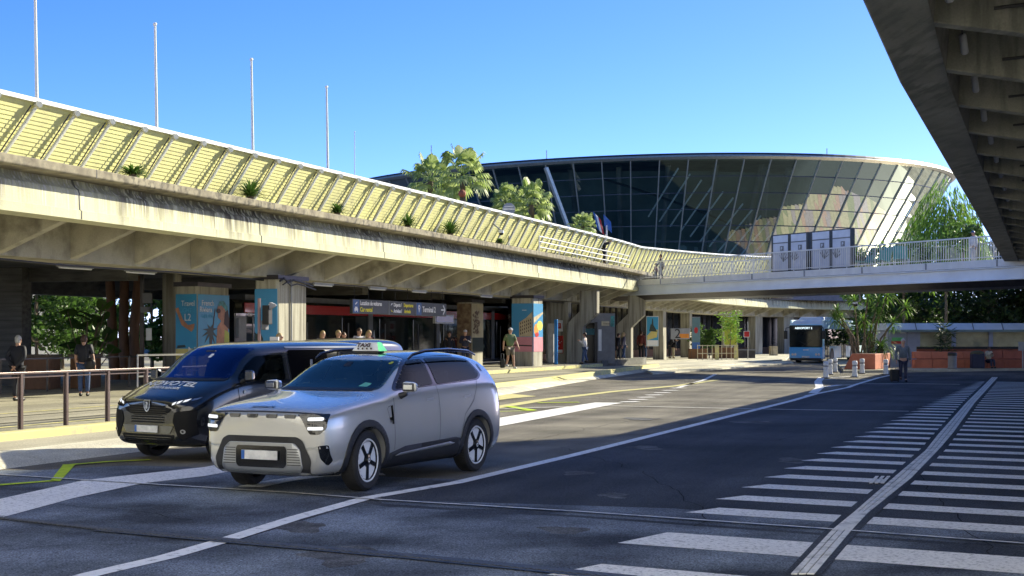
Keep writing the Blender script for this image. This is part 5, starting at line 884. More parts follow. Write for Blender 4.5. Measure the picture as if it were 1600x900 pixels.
# boards on the footbridge
mat('boardwhite', (.62, .64, .72), .35, var=.1, scale=1.5)
for k, (a, c, lab) in enumerate(((1207, 1265, 'left pair of tall white parking panels in a dark frame on the footbridge'), (1268, 1334, 'right pair of tall white parking panels in a dark frame on the footbridge'))):
    A_ = on_bridge(a, -.35); C_ = on_bridge(c, -.35); L_ = (C_ - A_).length; ht = 2.02; t = thing('parking_board', lab, 'sign', A_, math.atan2(bd.y, bd.x), 'parking boards on the footbridge')
    b = MB(); b.box((L_ / 2, .0, ht / 2), (L_, .16, ht)); b.build('frame', mat('boardframe', (.02, .022, .025), .4), t, bevel=.01)
    for j in range(2):
        x0 = .17 + j * (L_ / 2 - .04); w_ = L_ / 2 - .3; b = MB(); b.box((x0 + w_ / 2, -.085, ht / 2), (w_, .02, ht - .12)); pn_ = b.build('panel', M['boardwhite'], t); b = MB(); b.box((x0 + w_ / 2, -.1, ht * .77), (w_, .01, .06)); b.box((x0 + w_ / 2 + .12, -.1, ht * .62), (.3, .01, .26)); b.build('print', M['midgrey'], pn_); lettering('P', .22, M['boardwhite'], pn_, frame_mtx((x0 + w_ / 2 + .05, -.11, ht * .62 - .08), (1, 0, 0)), bold=.01)
        b = MB()
        for q in range(6): an = R(25 + 22 * q); b.bar((x0 + w_ * (.2 if j else .7), -.1, .55), (x0 + w_ * (.2 if j else .7) + .5 * math.cos(an) * .8, -.1, .55 + .5 * math.sin(an)), .008, .05)
        b.build('leaf_drawing', M['midgrey'], pn_)
# green loungers behind the bridge
ch0 = None
for k, (px, lab) in enumerate(((1348, 'left turquoise deck chair behind the footbridge railing'), (1376, 'middle turquoise deck chair behind the footbridge railing'), (1408, 'right turquoise deck chair behind the footbridge railing'))):
    if ch0 is None:
        ch0 = thing('deck_chair', lab, 'deck chair', (0, 0, 0)); mat('turquoise', (.12, .42, .36), .5); b = MB(); b.hull([(-.55, -.35, .42), (.3, -.35, .36), (.3, .35, .36), (-.55, .35, .42)], [(-.55, -.35, .46), (.3, -.35, .40), (.3, .35, .40), (-.55, .35, .46)]); b.build('seat', M['turquoise'], ch0); b = MB(); b.hull([(.28, -.35, .36), (.34, -.35, .36), (.34, .35, .36), (.28, .35, .36)], [(.72, -.35, 1.15), (.77, -.35, 1.15), (.77, .35, 1.15), (.72, .35, 1.15)]); b.build('backrest', M['turquoise'], ch0)
        for sx, sy in ((-.5, -.32), (-.5, .32), (.4, -.32), (.4, .32)): b = MB(); b.tube([(sx, sy, 0), (sx * .9, sy, .42)], .025, 6); b.build('leg', M['white'], ch0)
        o = ch0
    else: o = dup(ch0)
    o.location = on_bridge(px, -2.3); o.rotation_euler = (0, 0, R(20 + 30 * k)); tag(o, lab, 'deck chair', 'turquoise deck chairs')
# ================================================================== people
def skinned(name, verts, edges, radii, m, parent, extra=None, sub=1, root=0):
    me = bpy.data.meshes.new(name); me.from_pydata([tuple(v) for v in verts], edges, []); o = bpy.data.objects.new(name, me); C.objects.link(o)
    sk = o.modifiers.new('skin', 'SKIN'); sk.use_smooth_shade = True; me.skin_vertices.new() if not me.skin_vertices else None
    for i, r in enumerate(radii):
        d = me.skin_vertices[0].data[i]; d.radius = r if isinstance(r, tuple) else (r, r); d.use_root = (i == root)
    s = o.modifiers.new('sub', 'SUBSURF'); s.levels = sub; s.render_levels = sub
    n = evaluated(o); bpy.data.meshes.remove(me)
    if extra:
        bm = bmesh.new(); bm.from_mesh(n); x = extra.mesh('x'); bm.from_mesh(x); bm.to_mesh(n); bm.free(); bpy.data.meshes.remove(x)
    n.name = name; n.materials.clear(); n.materials.append(m); n.shade_smooth(); o = bpy.data.objects.new(name, n); C.objects.link(o); o.parent = parent; return o
def person(loc, rz, h, label, top, legs, hair='hair', skin='skin', pose='stand', arms='down', stride=.0, long=False, cap=None, longhair=False, seatz=.45, shorts=False, group=None, wide=1.0, lean=0):
    t = thing('person', label, 'person', loc, rz, group); k = h; V = Vector
    px = lean * k
    if pose == 'sit':
        hipz = seatz; ch = V((0, 0, hipz)); knees = [V((.24 * k, s * .06 * k, hipz + .02)) for s in (-1, 1)]; ank = [V(((.26 if seatz < .6 else .5) * k, s * .06 * k, max(.05 * k, hipz - .38))) for s in (-1, 1)]
    else:
        hipz = .50 * k; ch = V((0, 0, hipz)); st_ = stride * k; ank = [V((-st_ * .9, -.055 * k, .045 * k + (.05 * k if st_ else 0))), V((st_, .055 * k, .045 * k))]; knees = [V((-st_ * .25 + .02 * k, -.055 * k, .27 * k)), V((st_ * .62, .055 * k, .275 * k))]
    hips = [ch + V((0, s * .05 * k, 0)) for s in (-1, 1)]; base = ch.z
    belly = V((px * .3, 0, base + .10 * k)); chest = V((px * .7, 0, base + .23 * k)); neck = V((px, 0, base + .33 * k)); head = V((px + .01 * k, 0, base + .405 * k))
    sh = [V((px * .85, s * .105 * k * wide, base + .30 * k)) for s in (-1, 1)]
    if arms == 'down': el = [sh[i] + V((-.02 * k, s * .035 * k, -.165 * k)) for i, s in enumerate((-1, 1))]; wr = [el[i] + V((.04 * k, s * .0, -.145 * k)) for i, s in enumerate((-1, 1))]
    elif arms == 'swing': el = [sh[i] + V((s * .07 * k, s * .03 * k, -.155 * k)) for i, s in enumerate((-1, 1))]; wr = [el[i] + V((s * .06 * k + .04 * k, 0, -.13 * k)) for i, s in enumerate((-1, 1))]
    elif arms == 'back': el = [sh[i] + V((-.06 * k, s * .045 * k, -.15 * k)) for i, s in enumerate((-1, 1))]; wr = [V((-.105 * k, s * .02 * k, base + .015 * k)) for s in (-1, 1)]
    elif arms == 'phone': el = [sh[i] + V((.03 * k, s * .03 * k, -.16 * k)) for i, s in enumerate((-1, 1))]; wr = [V((px + .17 * k, s * .03 * k, base + .22 * k)) for s in (-1, 1)]
    elif arms == 'hips': el = [sh[i] + V((-.03 * k, s * .09 * k, -.15 * k)) for i, s in enumerate((-1, 1))]; wr = [V((.06 * k, s * .10 * k, base + .06 * k)) for s in (-1, 1)]
    else: el = [sh[0] + V((-.02 * k, -.05 * k, -.16 * k)), sh[1] + V((.0, .03 * k, -.165 * k))]; wr = [el[0] + V((-.03 * k, -.03 * k, -.14 * k)), el[1] + V((.05 * k, 0, -.135 * k))]
    def hand(i): d = (wr[i] - el[i]).normalized(); return wr[i] + d * .045 * k
    # body
    vs = [ch, belly, chest, neck, head]; ed = [(0, 1), (1, 2), (2, 3), (3, 4)]; rd = [.05 * k, .05 * k, .055 * k, .033 * k, (.052 * k, .045 * k)]
    for i in (0, 1):
        o = len(vs); vs += [hips[i], knees[i], ank[i], ank[i] + V((.07 * k, 0, -.02 * k))]; ed += [(0, o), (o, o + 1), (o + 1, o + 2), (o + 2, o + 3)]; rd += [.052 * k, .033 * k, .021 * k, .018 * k]
        o = len(vs); vs += [sh[i], el[i], wr[i], hand(i)]; ed += [(2, o), (o, o + 1), (o + 1, o + 2), (o + 2, o + 3)]; rd += [.032 * k, .024 * k, .017 * k, (.019 * k, .012 * k)]
    ex = MB(); hc = head + V((.004 * k, 0, .008 * k)); ex.sphere(hc, (.055 * k, .046 * k, .066 * k), 12, 9); ex.tube([hc + V((.05 * k, 0, .008 * k)), hc + V((.066 * k, 0, -.012 * k))], [.006 * k, .01 * k], 6)
    for s in (-1, 1): ex.sphere(hc + V((0, s * .047 * k, 0)), (.012 * k, .005 * k, .018 * k), 6, 5)
    for i, s in ((0, -1), (1, 1)):
        d = (wr[i] - el[i]).normalized(); hp = hand(i); sd_ = d.cross(V((0, 1, 0))); sd_ = sd_.normalized() if sd_.length > .1 else V((0, 0, 1))
        for f_ in range(4): c = hp + sd_ * (f_ - 1.5) * .0095 * k; L_ = (.036, .042, .04, .032)[f_] * k; ex.tube([c, c + d * L_ * .55 + V((.004 * k, 0, 0)), c + d * L_ + V((.012 * k, 0, 0))], [.0052 * k, .005 * k, .0035 * k], 5)
        ex.tube([wr[i] + sd_ * .012 * k + d * .01 * k, wr[i] + sd_ * .03 * k + d * .035 * k, wr[i] + sd_ * .03 * k + d * .055 * k], [.006 * k, .006 * k, .004 * k], 5)
    skinned('body', vs, ed, rd, M[skin], t, ex)
    # trousers, top
    vs = [ch + V((0, 0, .03 * k))]; ed = []; rd = [(.072 * k, .092 * k)]
    for i in (0, 1):
        o = len(vs)
        if shorts: vs += [hips[i] - V((0, 0, .02 * k)), hips[i].lerp(knees[i], .85)]; ed += [(0, o), (o, o + 1)]; rd += [.062 * k, .052 * k]
        else: vs += [hips[i] - V((0, 0, .02 * k)), knees[i], ank[i] + V((0, 0, .015 * k))]; ed += [(0, o), (o, o + 1), (o + 1, o + 2)]; rd += [.062 * k, .044 * k, .034 * k]
    skinned('trousers', vs, ed, rd, M[legs], t)
    vs = [ch + V((0, 0, .02 * k if not long else -.1 * k)), belly, chest, neck - V((0, 0, .018 * k))]; ed = [(0, 1), (1, 2), (2, 3)]; rd = [(.08 * k, .10 * k), (.074 * k, .095 * k), (.076 * k, .1 * k), .04 * k]
    for i in (0, 1): o = len(vs); e_ = wr[i] if not shorts and arms != 'short' else el[i]; vs += [sh[i], el[i], e_] if e_ is wr[i] else [sh[i], el[i].lerp(sh[i], .1)]; ed += [(2, o), (o, o + 1)] + ([(o + 1, o + 2)] if e_ is wr[i] else []); rd += [.045 * k, .036 * k] + ([.027 * k] if e_ is wr[i] else [])
    skinned('jacket' if not shorts else 'shirt', vs, ed, rd, M[top], t)
    for i in (0, 1): b = MB(); b.sphere(ank[i] + V((.03 * k, 0, -.018 * k)), (.075 * k, .028 * k, .032 * k), 10, 6); b.build('shoe', M['white'] if shorts else M['black'], t, smooth=60)
    b = MB(); b.sphere(hc + V((-.008 * k, 0, .012 * k)), (.058 * k, .051 * k, .064 * k), 12, 6, .0); b.sphere(hc + V((-.022 * k, 0, -.004 * k)), (.040 * k, .046 * k, .054 * k), 10, 8)
    if longhair: b.tube([hc + V((-.03 * k, 0, .02 * k)), hc + V((-.045 * k, 0, -.05 * k)), hc + V((-.05 * k, 0, -.12 * k))], [.045 * k, .05 * k, .03 * k], 8)
    b.build('hair', M[hair], t, smooth=60)
    for s in (-1, 1): b = MB(); b.sphere(hc + V((.05 * k, s * .018 * k, .006 * k)), .0065 * k, 6, 5); b.build('eye', M['black'], t)
    if cap: b = MB(); b.sphere(hc + V((0, 0, .018 * k)), (.062 * k, .054 * k, .058 * k), 12, 6, 0.05); b.hull([hc + V((.04 * k, -.03 * k, .022 * k)), hc + V((.11 * k, -.02 * k, .014 * k)), hc + V((.11 * k, .02 * k, .014 * k)), hc + V((.04 * k, .03 * k, .022 * k))], [hc + V((.04 * k, -.03 * k, .03 * k)), hc + V((.11 * k, -.02 * k, .02 * k)), hc + V((.11 * k, .02 * k, .02 * k)), hc + V((.04 * k, .03 * k, .03 * k))]); b.build('cap', M[cap], t, smooth=50)
    return t
mat('suit', (.012, .014, .024), .7, var=.2, scale=8); mat('denim', (.05, .09, .2), .8, var=.3, scale=12); mat('navy', (.02, .025, .06), .7); mat('olive', (.14, .2, .08), .7); mat('greyjacket', (.13, .16, .18), .7, var=.2, scale=6); mat('purplegrey', (.12, .11, .15), .7); mat('whitecloth', (.6, .6, .62), .7); mat('creamcloth', (.5, .45, .35), .7); mat('darkred', (.15, .03, .03), .6); mat('khaki', (.2, .17, .12), .7)
def at(px, pyf, z): q = G(px, pyf, z); return q
def hgt(q, pyh, z): return (Z_at(pyh, q.y) - z) / .955
q = at(28, 626.5, .29); person(q, R(75), hgt(q, 527, .29), 'man in a long dark suit with hands clasped behind his back at the far left', 'suit', 'suit', 'greyhair', arms='back', long=True)
q = at(131, 619, .29); person(q, R(95), hgt(q, 526, .29), 'woman in a dark top and blue jeans seen from behind beside the railing', 'suit', 'denim', 'hair', arms='short', wide=.95); hb = thing('handbag', 'black shoulder bag hanging at the side of the woman in jeans', 'bag', q + Vector((.22, -.18, .82))); b = MB(); b.sphere((0, 0, .08), (.16, .07, .18), 10, 8); b.build('body', M['black'], hb, smooth=60); b = MB(); b.tube([(-.1, 0, .15), (-.12, .02, .58), (-.02, .05, .68), (.1, 0, .15)], .012, 5); b.build('strap', M['black'], hb)
q = at(797, 576.5, .47); person(q, R(-60), hgt(q, 514, .47), 'man in a green shirt, shorts and a cap walking on the sunny platform', 'olive', 'khaki', arms='swing', stride=.1, shorts=True, cap='whitecloth')
hb = thing('trolley_bag', 'small dark bag beside the feet of the man in the green shirt', 'bag', q + Vector((-.35, .1, 0))); b = MB(); b.box((0, 0, .25), (.22, .2, .4)); b.build('body', M['black'], hb, bevel=.04); b = MB(); b.tube([(-.06, 0, .44), (-.06, 0, .7), (.06, 0, .7), (.06, 0, .44)], .012, 5); b.build('handle', M['grey'], hb)
for px, pyf, pyh, rz, top, legs, hair, kw, lab in [
    (727, 574, 517, -90, 'navy', 'navy', 'hair', dict(arms='phone', cap='whitecloth'), 'man in a dark top and pale cap looking at his phone'),
    (702, 573, 520, -80, 'suit', 'suit', 'hair', dict(arms='down'), 'woman in a dark coat with a pale scarf left of the man with the phone'),
    (716, 570, 521, -70, 'darkred', 'suit', 'hair', dict(arms='down'), 'person in dark red standing between the coat woman and the phone man'),
    (733, 570, 521, -60, 'purplegrey', 'denim', 'hair', dict(arms='down'), 'person in a grey jacket just behind the man with the phone'),
    (914, 569, 521, 160, 'whitecloth', 'denim', 'hair', dict(arms='phone', stride=.07), 'person in a white hoodie and jeans at the blue ticket kiosk'),
    (974, 564, 520.5, 20, 'purplegrey', 'denim', 'blond', dict(arms='swing', stride=.08, longhair=True), 'blond woman in a grey jacket walking past the kiosk'),
    (966, 565, 522, 20, 'suit', 'suit', 'hair', dict(arms='swing', stride=.1), 'dark dressed person walking beside the blond woman'),
    (1002, 562, 518, 60, 'darkred', 'suit', 'hair', dict(), 'person in dark red standing left of the castle poster'),
    (1007, 561, 522, 90, 'suit', 'denim', 'hair', dict(), 'person in black with pale trousers by the castle poster'),
    (1046, 560, 524, 0, 'suit', 'suit', 'greyhair', dict(arms='phone', lean=.12), 'person in black bending over beside the far pillar'),
    (1052, 560, 530, 10, 'suit', 'creamcloth', 'hair', dict(lean=.1), 'person in black and cream behind the bending one')]:
    l_ = .47 if px < 985 else .15; q = at(px, pyf, l_)
    person(q, R(rz), hgt(q, pyh, l_), lab, top, legs, hair, **kw)
# heads visible over the cars: people on the platform by the tram
for px, pyh, top, hair, kw, lab in [(504, 519, 'whitecloth', 'blond', dict(longhair=True), 'blond person on the platform left of the far van roof'), (528, 518, 'navy', 'blond', {}, 'fair haired person behind the far van roof'), (536, 521, 'suit', 'hair', {}, 'dark haired person behind the far van roof, second from the left'), (561, 515, 'whitecloth', 'hair', {}, 'man with a red face behind the taxi sign'), (576, 518, 'darkred', 'blond', dict(longhair=True), 'fair haired woman just right of the man behind the taxi sign'), (436, 523, 'navy', 'blond', {}, 'person with a pale hood in front of the near pillar')]:
    l = -24.6 if px > 450 else -21.5; s = S_at(px, l); q = P(s, l, .38 if px > 450 else .29); person(q, R(-60 + px % 50), hgt(q, pyh, q.z), lab, top, 'denim', hair, **kw)
q = at(1411, 597, .0); mn = person(q, R(-88), hgt(q, 531, 0), 'bearded man in a grey jacket pulling a black suitcase across the road', 'greyjacket', 'navy', 'greyhair', arms='down', stride=.03, skin='skin', wide=1.15)
sc = thing('suitcase', 'black wheeled suitcase pulled by the bearded man', 'suitcase', q + Vector((-.36, .05, 0)), R(5)); b = MB(); b.box((0, 0, .30), (.36, .24, .5)); b.build('body', M['black'], sc, bevel=.04)
for s in (-1, 1): b = MB(); b.lathe([(0, .02), (.035, .02), (.035, -.02), (0, -.02)], 10, (s * .14, -.08, .035), 'x'); b.build('wheel', M['rubber'], sc)
b = MB(); b.tube([(-.08, .08, .54), (-.08, .1, .92), (.08, .1, .92), (.08, .08, .54)], .012, 6); b.build('handle', M['grey'], sc)
q = Vector(((1544 - 800) * 84.1 / F, 84.0, .14)); person(q, R(-75), 1.62, 'person in a light top sitting on the red bench wall with a phone', 'creamcloth', 'navy', 'hair', pose='sit', arms='phone', skin='darkskin')
t = thing('luggage_stack', 'dark blue draped luggage cart next to the sitting person', 'luggage', Vector(((1527 - 800) * 83.8 / F, 83.8, .14))); b = MB(); b.box((0, 0, .42), (.72, .5, .84)); b.build('cover', M['navy'], t, bevel=.06); b = MB(); b.sphere((0, 0, .86), (.42, .28, .16), 12, 6); b.build('bag', mat('olivebag', (.08, .08, .05), .8), t, smooth=60)
c_ = min(EG, key=lambda e: abs(800 + F * e[0].x / e[0].y - 939) + (e[0].y > 100) * 999); c = c_[0] + c_[1] * .02; c.z = 5.93; person(c, R(-20), 1.68, 'woman in black with tied hair walking behind the white ledge railing', 'suit', 'suit', 'hair', arms='phone'); 
q = on_bridge(1033, -2.0, 5.42); person(q, R(170), 1.68, 'dark dressed person crossing the left end of the footbridge', 'suit', 'suit', 'hair', arms='swing', stride=.08)
q = on_bridge(1025, -2.6, 5.42); person(q, R(170), 1.2, 'child following on the left end of the footbridge', 'darkred', 'suit', 'hair', arms='swing', stride=.06)
q = on_bridge(1521, -2.4, 5.42); person(q, R(200), 1.6, 'person in a white shirt and blue cap at the right end of the footbridge', 'whitecloth', 'whitecloth', 'hair', cap='blue')
# ================================================================== vehicles (local frame: x forward, y left, z up)
def loft(stations, cap=True):                  # stations: [(x, [(y, z) half section, bottom centre -> top centre])]
    mb = MB(); n = len(stations[0][1]); m = 2 * n - 2; vs = []; fs = []
    for x, h in stations: vs += [(x, y, z) for y, z in h] + [(x, -y, z) for y, z in h[-2:0:-1]]
    for i in range(len(stations) - 1):
        for k in range(m): fs.append((i * m + k, i * m + (k + 1) % m, (i + 1) * m + (k + 1) % m, (i + 1) * m + k))
    for e in (0, len(stations) - 1):           # cap strips between mirrored points
        o = e * m
        fs.append((o, o + 1, o + m - 1)); 
        for k in range(1, n - 2): fs.append((o + k, o + k + 1, o + m - k - 1, o + m - k))
        fs.append((o + n - 2, o + n - 1, o + n))
    mb.add(vs, fs); return mb
def shell(stations, arches, crease_idx=()):
    mb = loft(stations); o = mb.build('tmp', M['black']); s = o.modifiers.new('s', 'SUBSURF'); s.levels = 3; s.render_levels = 3
    me = evaluated(o); bm = bmesh.new(); bm.from_mesh(me); bvh = BVHTree.FromBMesh(bm); bm.free()
    o = bpy.data.objects.new('tmp', me); C.objects.link(o); cut = []
    for (x, z, r) in arches:
        for sy in (1, -1):
            c = MB(); c.lathe([(0, -.34), (r, -.34), (r, .5), (0, .5)], 40, (x, sy * .95, z), 'y'); co = c.build('cut', M['black']); cut.append(co); md = o.modifiers.new('b', 'BOOLEAN'); md.object = co; md.operation = 'DIFFERENCE'; md.solver = 'EXACT'
    me2 = evaluated(o)
    for c in cut: bpy.data.objects.remove(c)
    return me2, bvh
DIRS = {'left': (Vector((0, -1, 0)), lambda u, v: Vector((u, 3, v))), 'right': (Vector((0, 1, 0)), lambda u, v: Vector((u, -3, v))), 'front': (Vector((-1, 0, 0)), lambda u, v: Vector((6, u, v))), 'back': (Vector((1, 0, 0)), lambda u, v: Vector((-6, u, v))), 'top': (Vector((0, 0, -1)), lambda u, v: Vector((u, v, 4)))}
def rounded(poly, r, n=4):
    out = []; k = len(poly)
    for i in range(k):
        p = Vector((*poly[i], 0)); a = Vector((*poly[i - 1], 0)) - p; c = Vector((*poly[(i + 1) % k], 0)) - p; d = min(r, a.length * .45, c.length * .45); A = p + a.normalized() * d; B = p + c.normalized() * d
        for j in range(n + 1): t = j / n; q = A * (1 - t) ** 2 + p * 2 * t * (1 - t) + B * t * t; out.append((q.x, q.y))
    return out
def patch(bvh, poly, side, off, name, m, parent, step=.06, thick=0, r=0, label=None, holes=()):
    if r: poly = rounded(poly, r)
    d, org = DIRS[side]; bm = bmesh.new(); vs = [bm.verts.new((p[0], p[1], 0)) for p in poly]; bm.faces.new(vs)
    for ax in (0, 1):
        lo = min(p[ax] for p in poly); hi = max(p[ax] for p in poly); k = lo + step
        while k < hi:
            n_ = Vector((1, 0, 0)) if ax == 0 else Vector((0, 1, 0)); bmesh.ops.bisect_plane(bm, geom=bm.verts[:] + bm.edges[:] + bm.faces[:], plane_co=n_ * k, plane_no=n_); k += step
    if holes: bmesh.ops.delete(bm, geom=[f for f in bm.faces if any(inside(f.calc_center_median()[:2], h) for h in holes)], context='FACES')
    kill = []
    for v in bm.verts:
        o = org(v.co.x, v.co.y); h, nn, i, dist = bvh.ray_cast(o, d)
        if h is None: h, nn, i, dist = bvh.find_nearest(o + d * 2.2)
        if nn.dot(d) > 0: nn = -nn
        v.co = h + (nn * .5 - d * .5).normalized() * off
    bmesh.ops.triangulate(bm, faces=[f for f in bm.faces if len(f.verts) > 4]); bmesh.ops.recalc_face_normals(bm, faces=bm.faces)
    bm.faces.ensure_lookup_table()
    if bm.faces and sum(f.normal.dot(d) for f in bm.faces) > 0: bmesh.ops.reverse_faces(bm, faces=bm.faces)
    me = bpy.data.meshes.new(name); bm.to_mesh(me); bm.free(); me.materials.append(m); me.shade_smooth(); o = bpy.data.objects.new(name, me); C.objects.link(o); o.parent = parent
    if thick: s = o.modifiers.new('s', 'SOLIDIFY'); s.thickness = thick; s.offset = -1
    if label: o['label'] = label
    return o
def inside(p, poly):
    c = False; j = len(poly) - 1
    for i in range(len(poly)):
        if (poly[i][1] > p[1]) != (poly[j][1] > p[1]) and p[0] < (poly[j][0] - poly[i][0]) * (p[1] - poly[i][1]) / (poly[j][1] - poly[i][1]) + poly[i][0]: c = not c
        j = i
    return c
def shrink(poly, d):
    cx = sum(p[0] for p in poly) / len(poly); cy = sum(p[1] for p in poly) / len(poly); out = []
    for x, y in poly: L_ = math.hypot(x - cx, y - cy); k = max(0, (L_ - d) / L_); out.append((cx + (x - cx) * k, cy + (y - cy) * k))
    return out
def open_windows(me, sides, front=None, back=None):   # take the body faces out from under the glass
    bm = bmesh.new(); bm.from_mesh(me); kill = []
    for f in bm.faces:
        c = f.calc_center_median()
        if abs(f.normal.y) > .35 and any(inside((c.x, c.z), p) for p in sides): kill.append(f)
        elif front and c.x > 0 and f.normal.x > .2 and inside((c.y, c.z), front): kill.append(f)
        elif back and c.x < 0 and f.normal.x < -.2 and inside((c.y, c.z), back): kill.append(f)
    bmesh.ops.delete(bm, geom=kill, context='FACES'); bm.to_mesh(me); bm.free()
def cabin(t, x0, zs, rows, wheel_x):
    b = MB(); b.box((wheel_x + .42, 0, zs + .38), (.5, 1.5, .28)); b.build('dashboard', M['vanplastic'], t, bevel=.08)
    b = MB(); b.box((-.2, 0, .45), (3.0, 1.6, .06)); b.build('cabin_floor', M['vanplastic'], t)
    for k, x in enumerate(rows):
        for y in ((-.4, .4) if k == 0 else (-.45, 0, .45)):
            b = MB(); b.box((x + .2, y, zs), (.5, .46, .16)); b.hull([(x - .08, y - .22, zs), (x + .08, y - .22, zs), (x + .08, y + .22, zs), (x - .08, y + .22, zs)], [(x - .26, y - .19, zs + .56), (x - .16, y - .19, zs + .56), (x - .16, y + .19, zs + .56), (x - .26, y + .19, zs + .56)]); s_ = b.build('seat', M['midgrey'], t, bevel=.04); b = MB(); b.box((x - .22, y, zs + .70), (.1, .24, .18)); b.build('headrest', M['midgrey'], s_, bevel=.03)
    b = MB(); b.lathe([(.17, -.012), (.19, 0), (.17, .012)], 20, (0, 0, 0), 'x', True); o = b.build('steering_wheel', M['black'], t); o.location = (wheel_x + .12, .4, zs + .42); o.rotation_euler = (0, R(25), 0)
def driver(t, x, zs, lab):
    p = person((0, 0, 0), 0, 1.7, lab, 'navy', 'suit', 'hair', pose='sit', arms='phone', seatz=zs + .12, wide=1.05); a = t.rotation_euler.z; p.rotation_euler = (0, 0, a); p.location = (t.location.x + x * math.cos(a) - .4 * math.sin(a), t.location.y + x * math.sin(a) + .4 * math.cos(a), .03)
darkglass('windscreen_glass', (.42, .55, .62), .07, .01); darkglass('door_glass', (.22, .24, .25), .0, .01); M['door_glass'].node_tree.nodes['Fresnel'].inputs[0].default_value = 1.25; darkglass('blue_glass', (.45, .5, .62), .10, .01)
n_ = M['blue_glass'].node_tree.nodes; [setattr(q.inputs[0], 'default_value', (.35, .5, 1, 1)) for q in n_ if q.type == 'BSDF_GLOSSY']  # gloss tinted blue, putting the mirrored sky's colour into the glass
def strip(bvh, pts, side, w_, off, name, m, parent): # narrow band along a polyline
    L_ = []; Rr = []
    for i, p in enumerate(pts):
        a = Vector((*pts[max(0, i - 1)], 0)); c = Vector((*pts[min(len(pts) - 1, i + 1)], 0)); t = (c - a).normalized(); n_ = Vector((-t.y, t.x, 0)); q = Vector((*p, 0)); L_.append(q + n_ * w_ / 2); Rr.append(q - n_ * w_ / 2)
    return patch(bvh, [(q.x, q.y) for q in L_ + Rr[::-1]], side, off, name, m, parent, .08)
def arc(cx, cz, r, a0, a1, n=20): return [(cx + r * math.cos(R(a0 + (a1 - a0) * i / n)), cz + r * math.sin(R(a0 + (a1 - a0) * i / n))) for i in range(n + 1)]
def mirror_y(me):
    for v in me.vertices: v.co.y *= -1
def wheel(parent, x, y, r, sy, style, steer=0):
    w_ = bpy.data.objects.new('wheel', None); C.objects.link(w_); w_.parent = parent; w_.location = (x, y, r); w_.rotation_euler = (0, 0, steer + (0 if sy > 0 else math.pi))
    b = MB(); rr = r * .74; b.lathe([(rr, -.11), (r - .035, -.115), (r - .006, -.09), (r, -.05), (r, .05), (r - .006, .09), (r - .035, .115), (rr, .11), (rr - .01, .08), (rr - .01, -.08)], 48, (0, 0, 0), 'y', True)
    for k in range(60): a = 2 * math.pi * k / 60; b.box((math.cos(a) * (r - .001), 0, math.sin(a) * (r - .001)), (.012, .16, .006), 0, Matrix.Rotation(-a + math.pi / 2, 3, 'Y'))
    b.build('tyre', M['rubber'], w_, smooth=35)
    b = MB(); b.lathe([(rr, .085), (rr - .012, .108), (rr - .03, .10), (rr - .045, .04), (0, .03)], 48, (0, 0, 0), 'y'); b.build('rim', M['rimsilver'] if style == 'blade' else M['rimdark'], w_, smooth=40)
    if style == 'blade':
        for k in range(5):
            b = MB(); q = []
            for rad, w0 in ((.075, 19), (rr - .035, 27.5), (rr - .03, 15), (rr - .03, 0)): q.append((rad, w0))
            pts = [(.085, -20), (.15, -25), (rr - .045, -28), (rr - .045, -14), (rr - .045, 0), (rr - .045, 14), (rr - .045, 28), (.15, 25), (.085, 20)]
            P3 = lambda d: [Vector((rad * math.cos(R(an + 72 * k + 90)), d, rad * math.sin(R(an + 72 * k + 90)))) for rad, an in pts]
            b.hull(P3(.055), P3(.088)); b.build('spoke_blade', M['rimsilver'], w_, bevel=.004)
            b = MB(); a = R(72 * k + 126); u_ = Vector((math.cos(a), 0, math.sin(a))); p_ = Vector((-math.sin(a), 0, math.cos(a))); lo = [u_ * .04 - p_ * .03, u_ * .04 + p_ * .03, u_ * (rr - .03) + p_ * .024, u_ * (rr - .03) - p_ * .024]; b.hull([v + Vector((0, .05, 0)) for v in lo], [v + Vector((0, .1, 0)) for v in lo]); b.build('spoke', M['blackgloss'], w_, bevel=.004)
        b = MB(); b.lathe([(rr - .035, .06), (rr - .035, .1), (rr - .02, .1), (rr - .02, .06)], 48, (0, 0, 0), 'y', True); b.build('rim_ring', M['blackgloss'], w_, smooth=40)
        b = MB()
        for k in range(20): a = 2 * math.pi * k / 20; b.box((math.cos(a) * (rr - .027), .101, math.sin(a) * (rr - .027)), (.045, .006, .008), 0, Matrix.Rotation(-a + math.pi / 2, 3, 'Y'))
        b.build('rim_marks', M['rimsilver'], w_)
        b = MB(); b.lathe([(0, .115), (.035, .112), (.04, .1), (.04, .05)], 20, (0, 0, 0), 'y'); b.lathe([(0, .108), (.072, .1), (.078, .06)], 20, (0, 0, 0), 'y'); b.build('hub_cap', M['blackgloss'], w_, smooth=40); b = MB(); b.lathe([(.014, .117), (.026, .117)], 16, (0, 0, 0), 'y'); b.build('hub_emblem', M['rimsilver'], w_)
    else:
        for k in range(5): b = MB(); a = R(72 * k + 90); u_ = Vector((math.cos(a), 0, math.sin(a))); p_ = Vector((-math.sin(a), 0, math.cos(a))); lo = [u_ * .03 - p_ * .035, u_ * .03 + p_ * .035, u_ * (rr - .03) + p_ * .05, u_ * (rr - .03) - p_ * .05]; b.hull([v + Vector((0, .04, 0)) for v in lo], [v + Vector((0, .085, 0)) for v in lo]); b.build('spoke', M['midgrey'], w_, bevel=.004)
        b = MB(); b.lathe([(0, .1), (.05, .09), (.06, .04)], 16, (0, 0, 0), 'y'); b.build('hub_cap', M['blackgloss'], w_, smooth=40)
    return w_
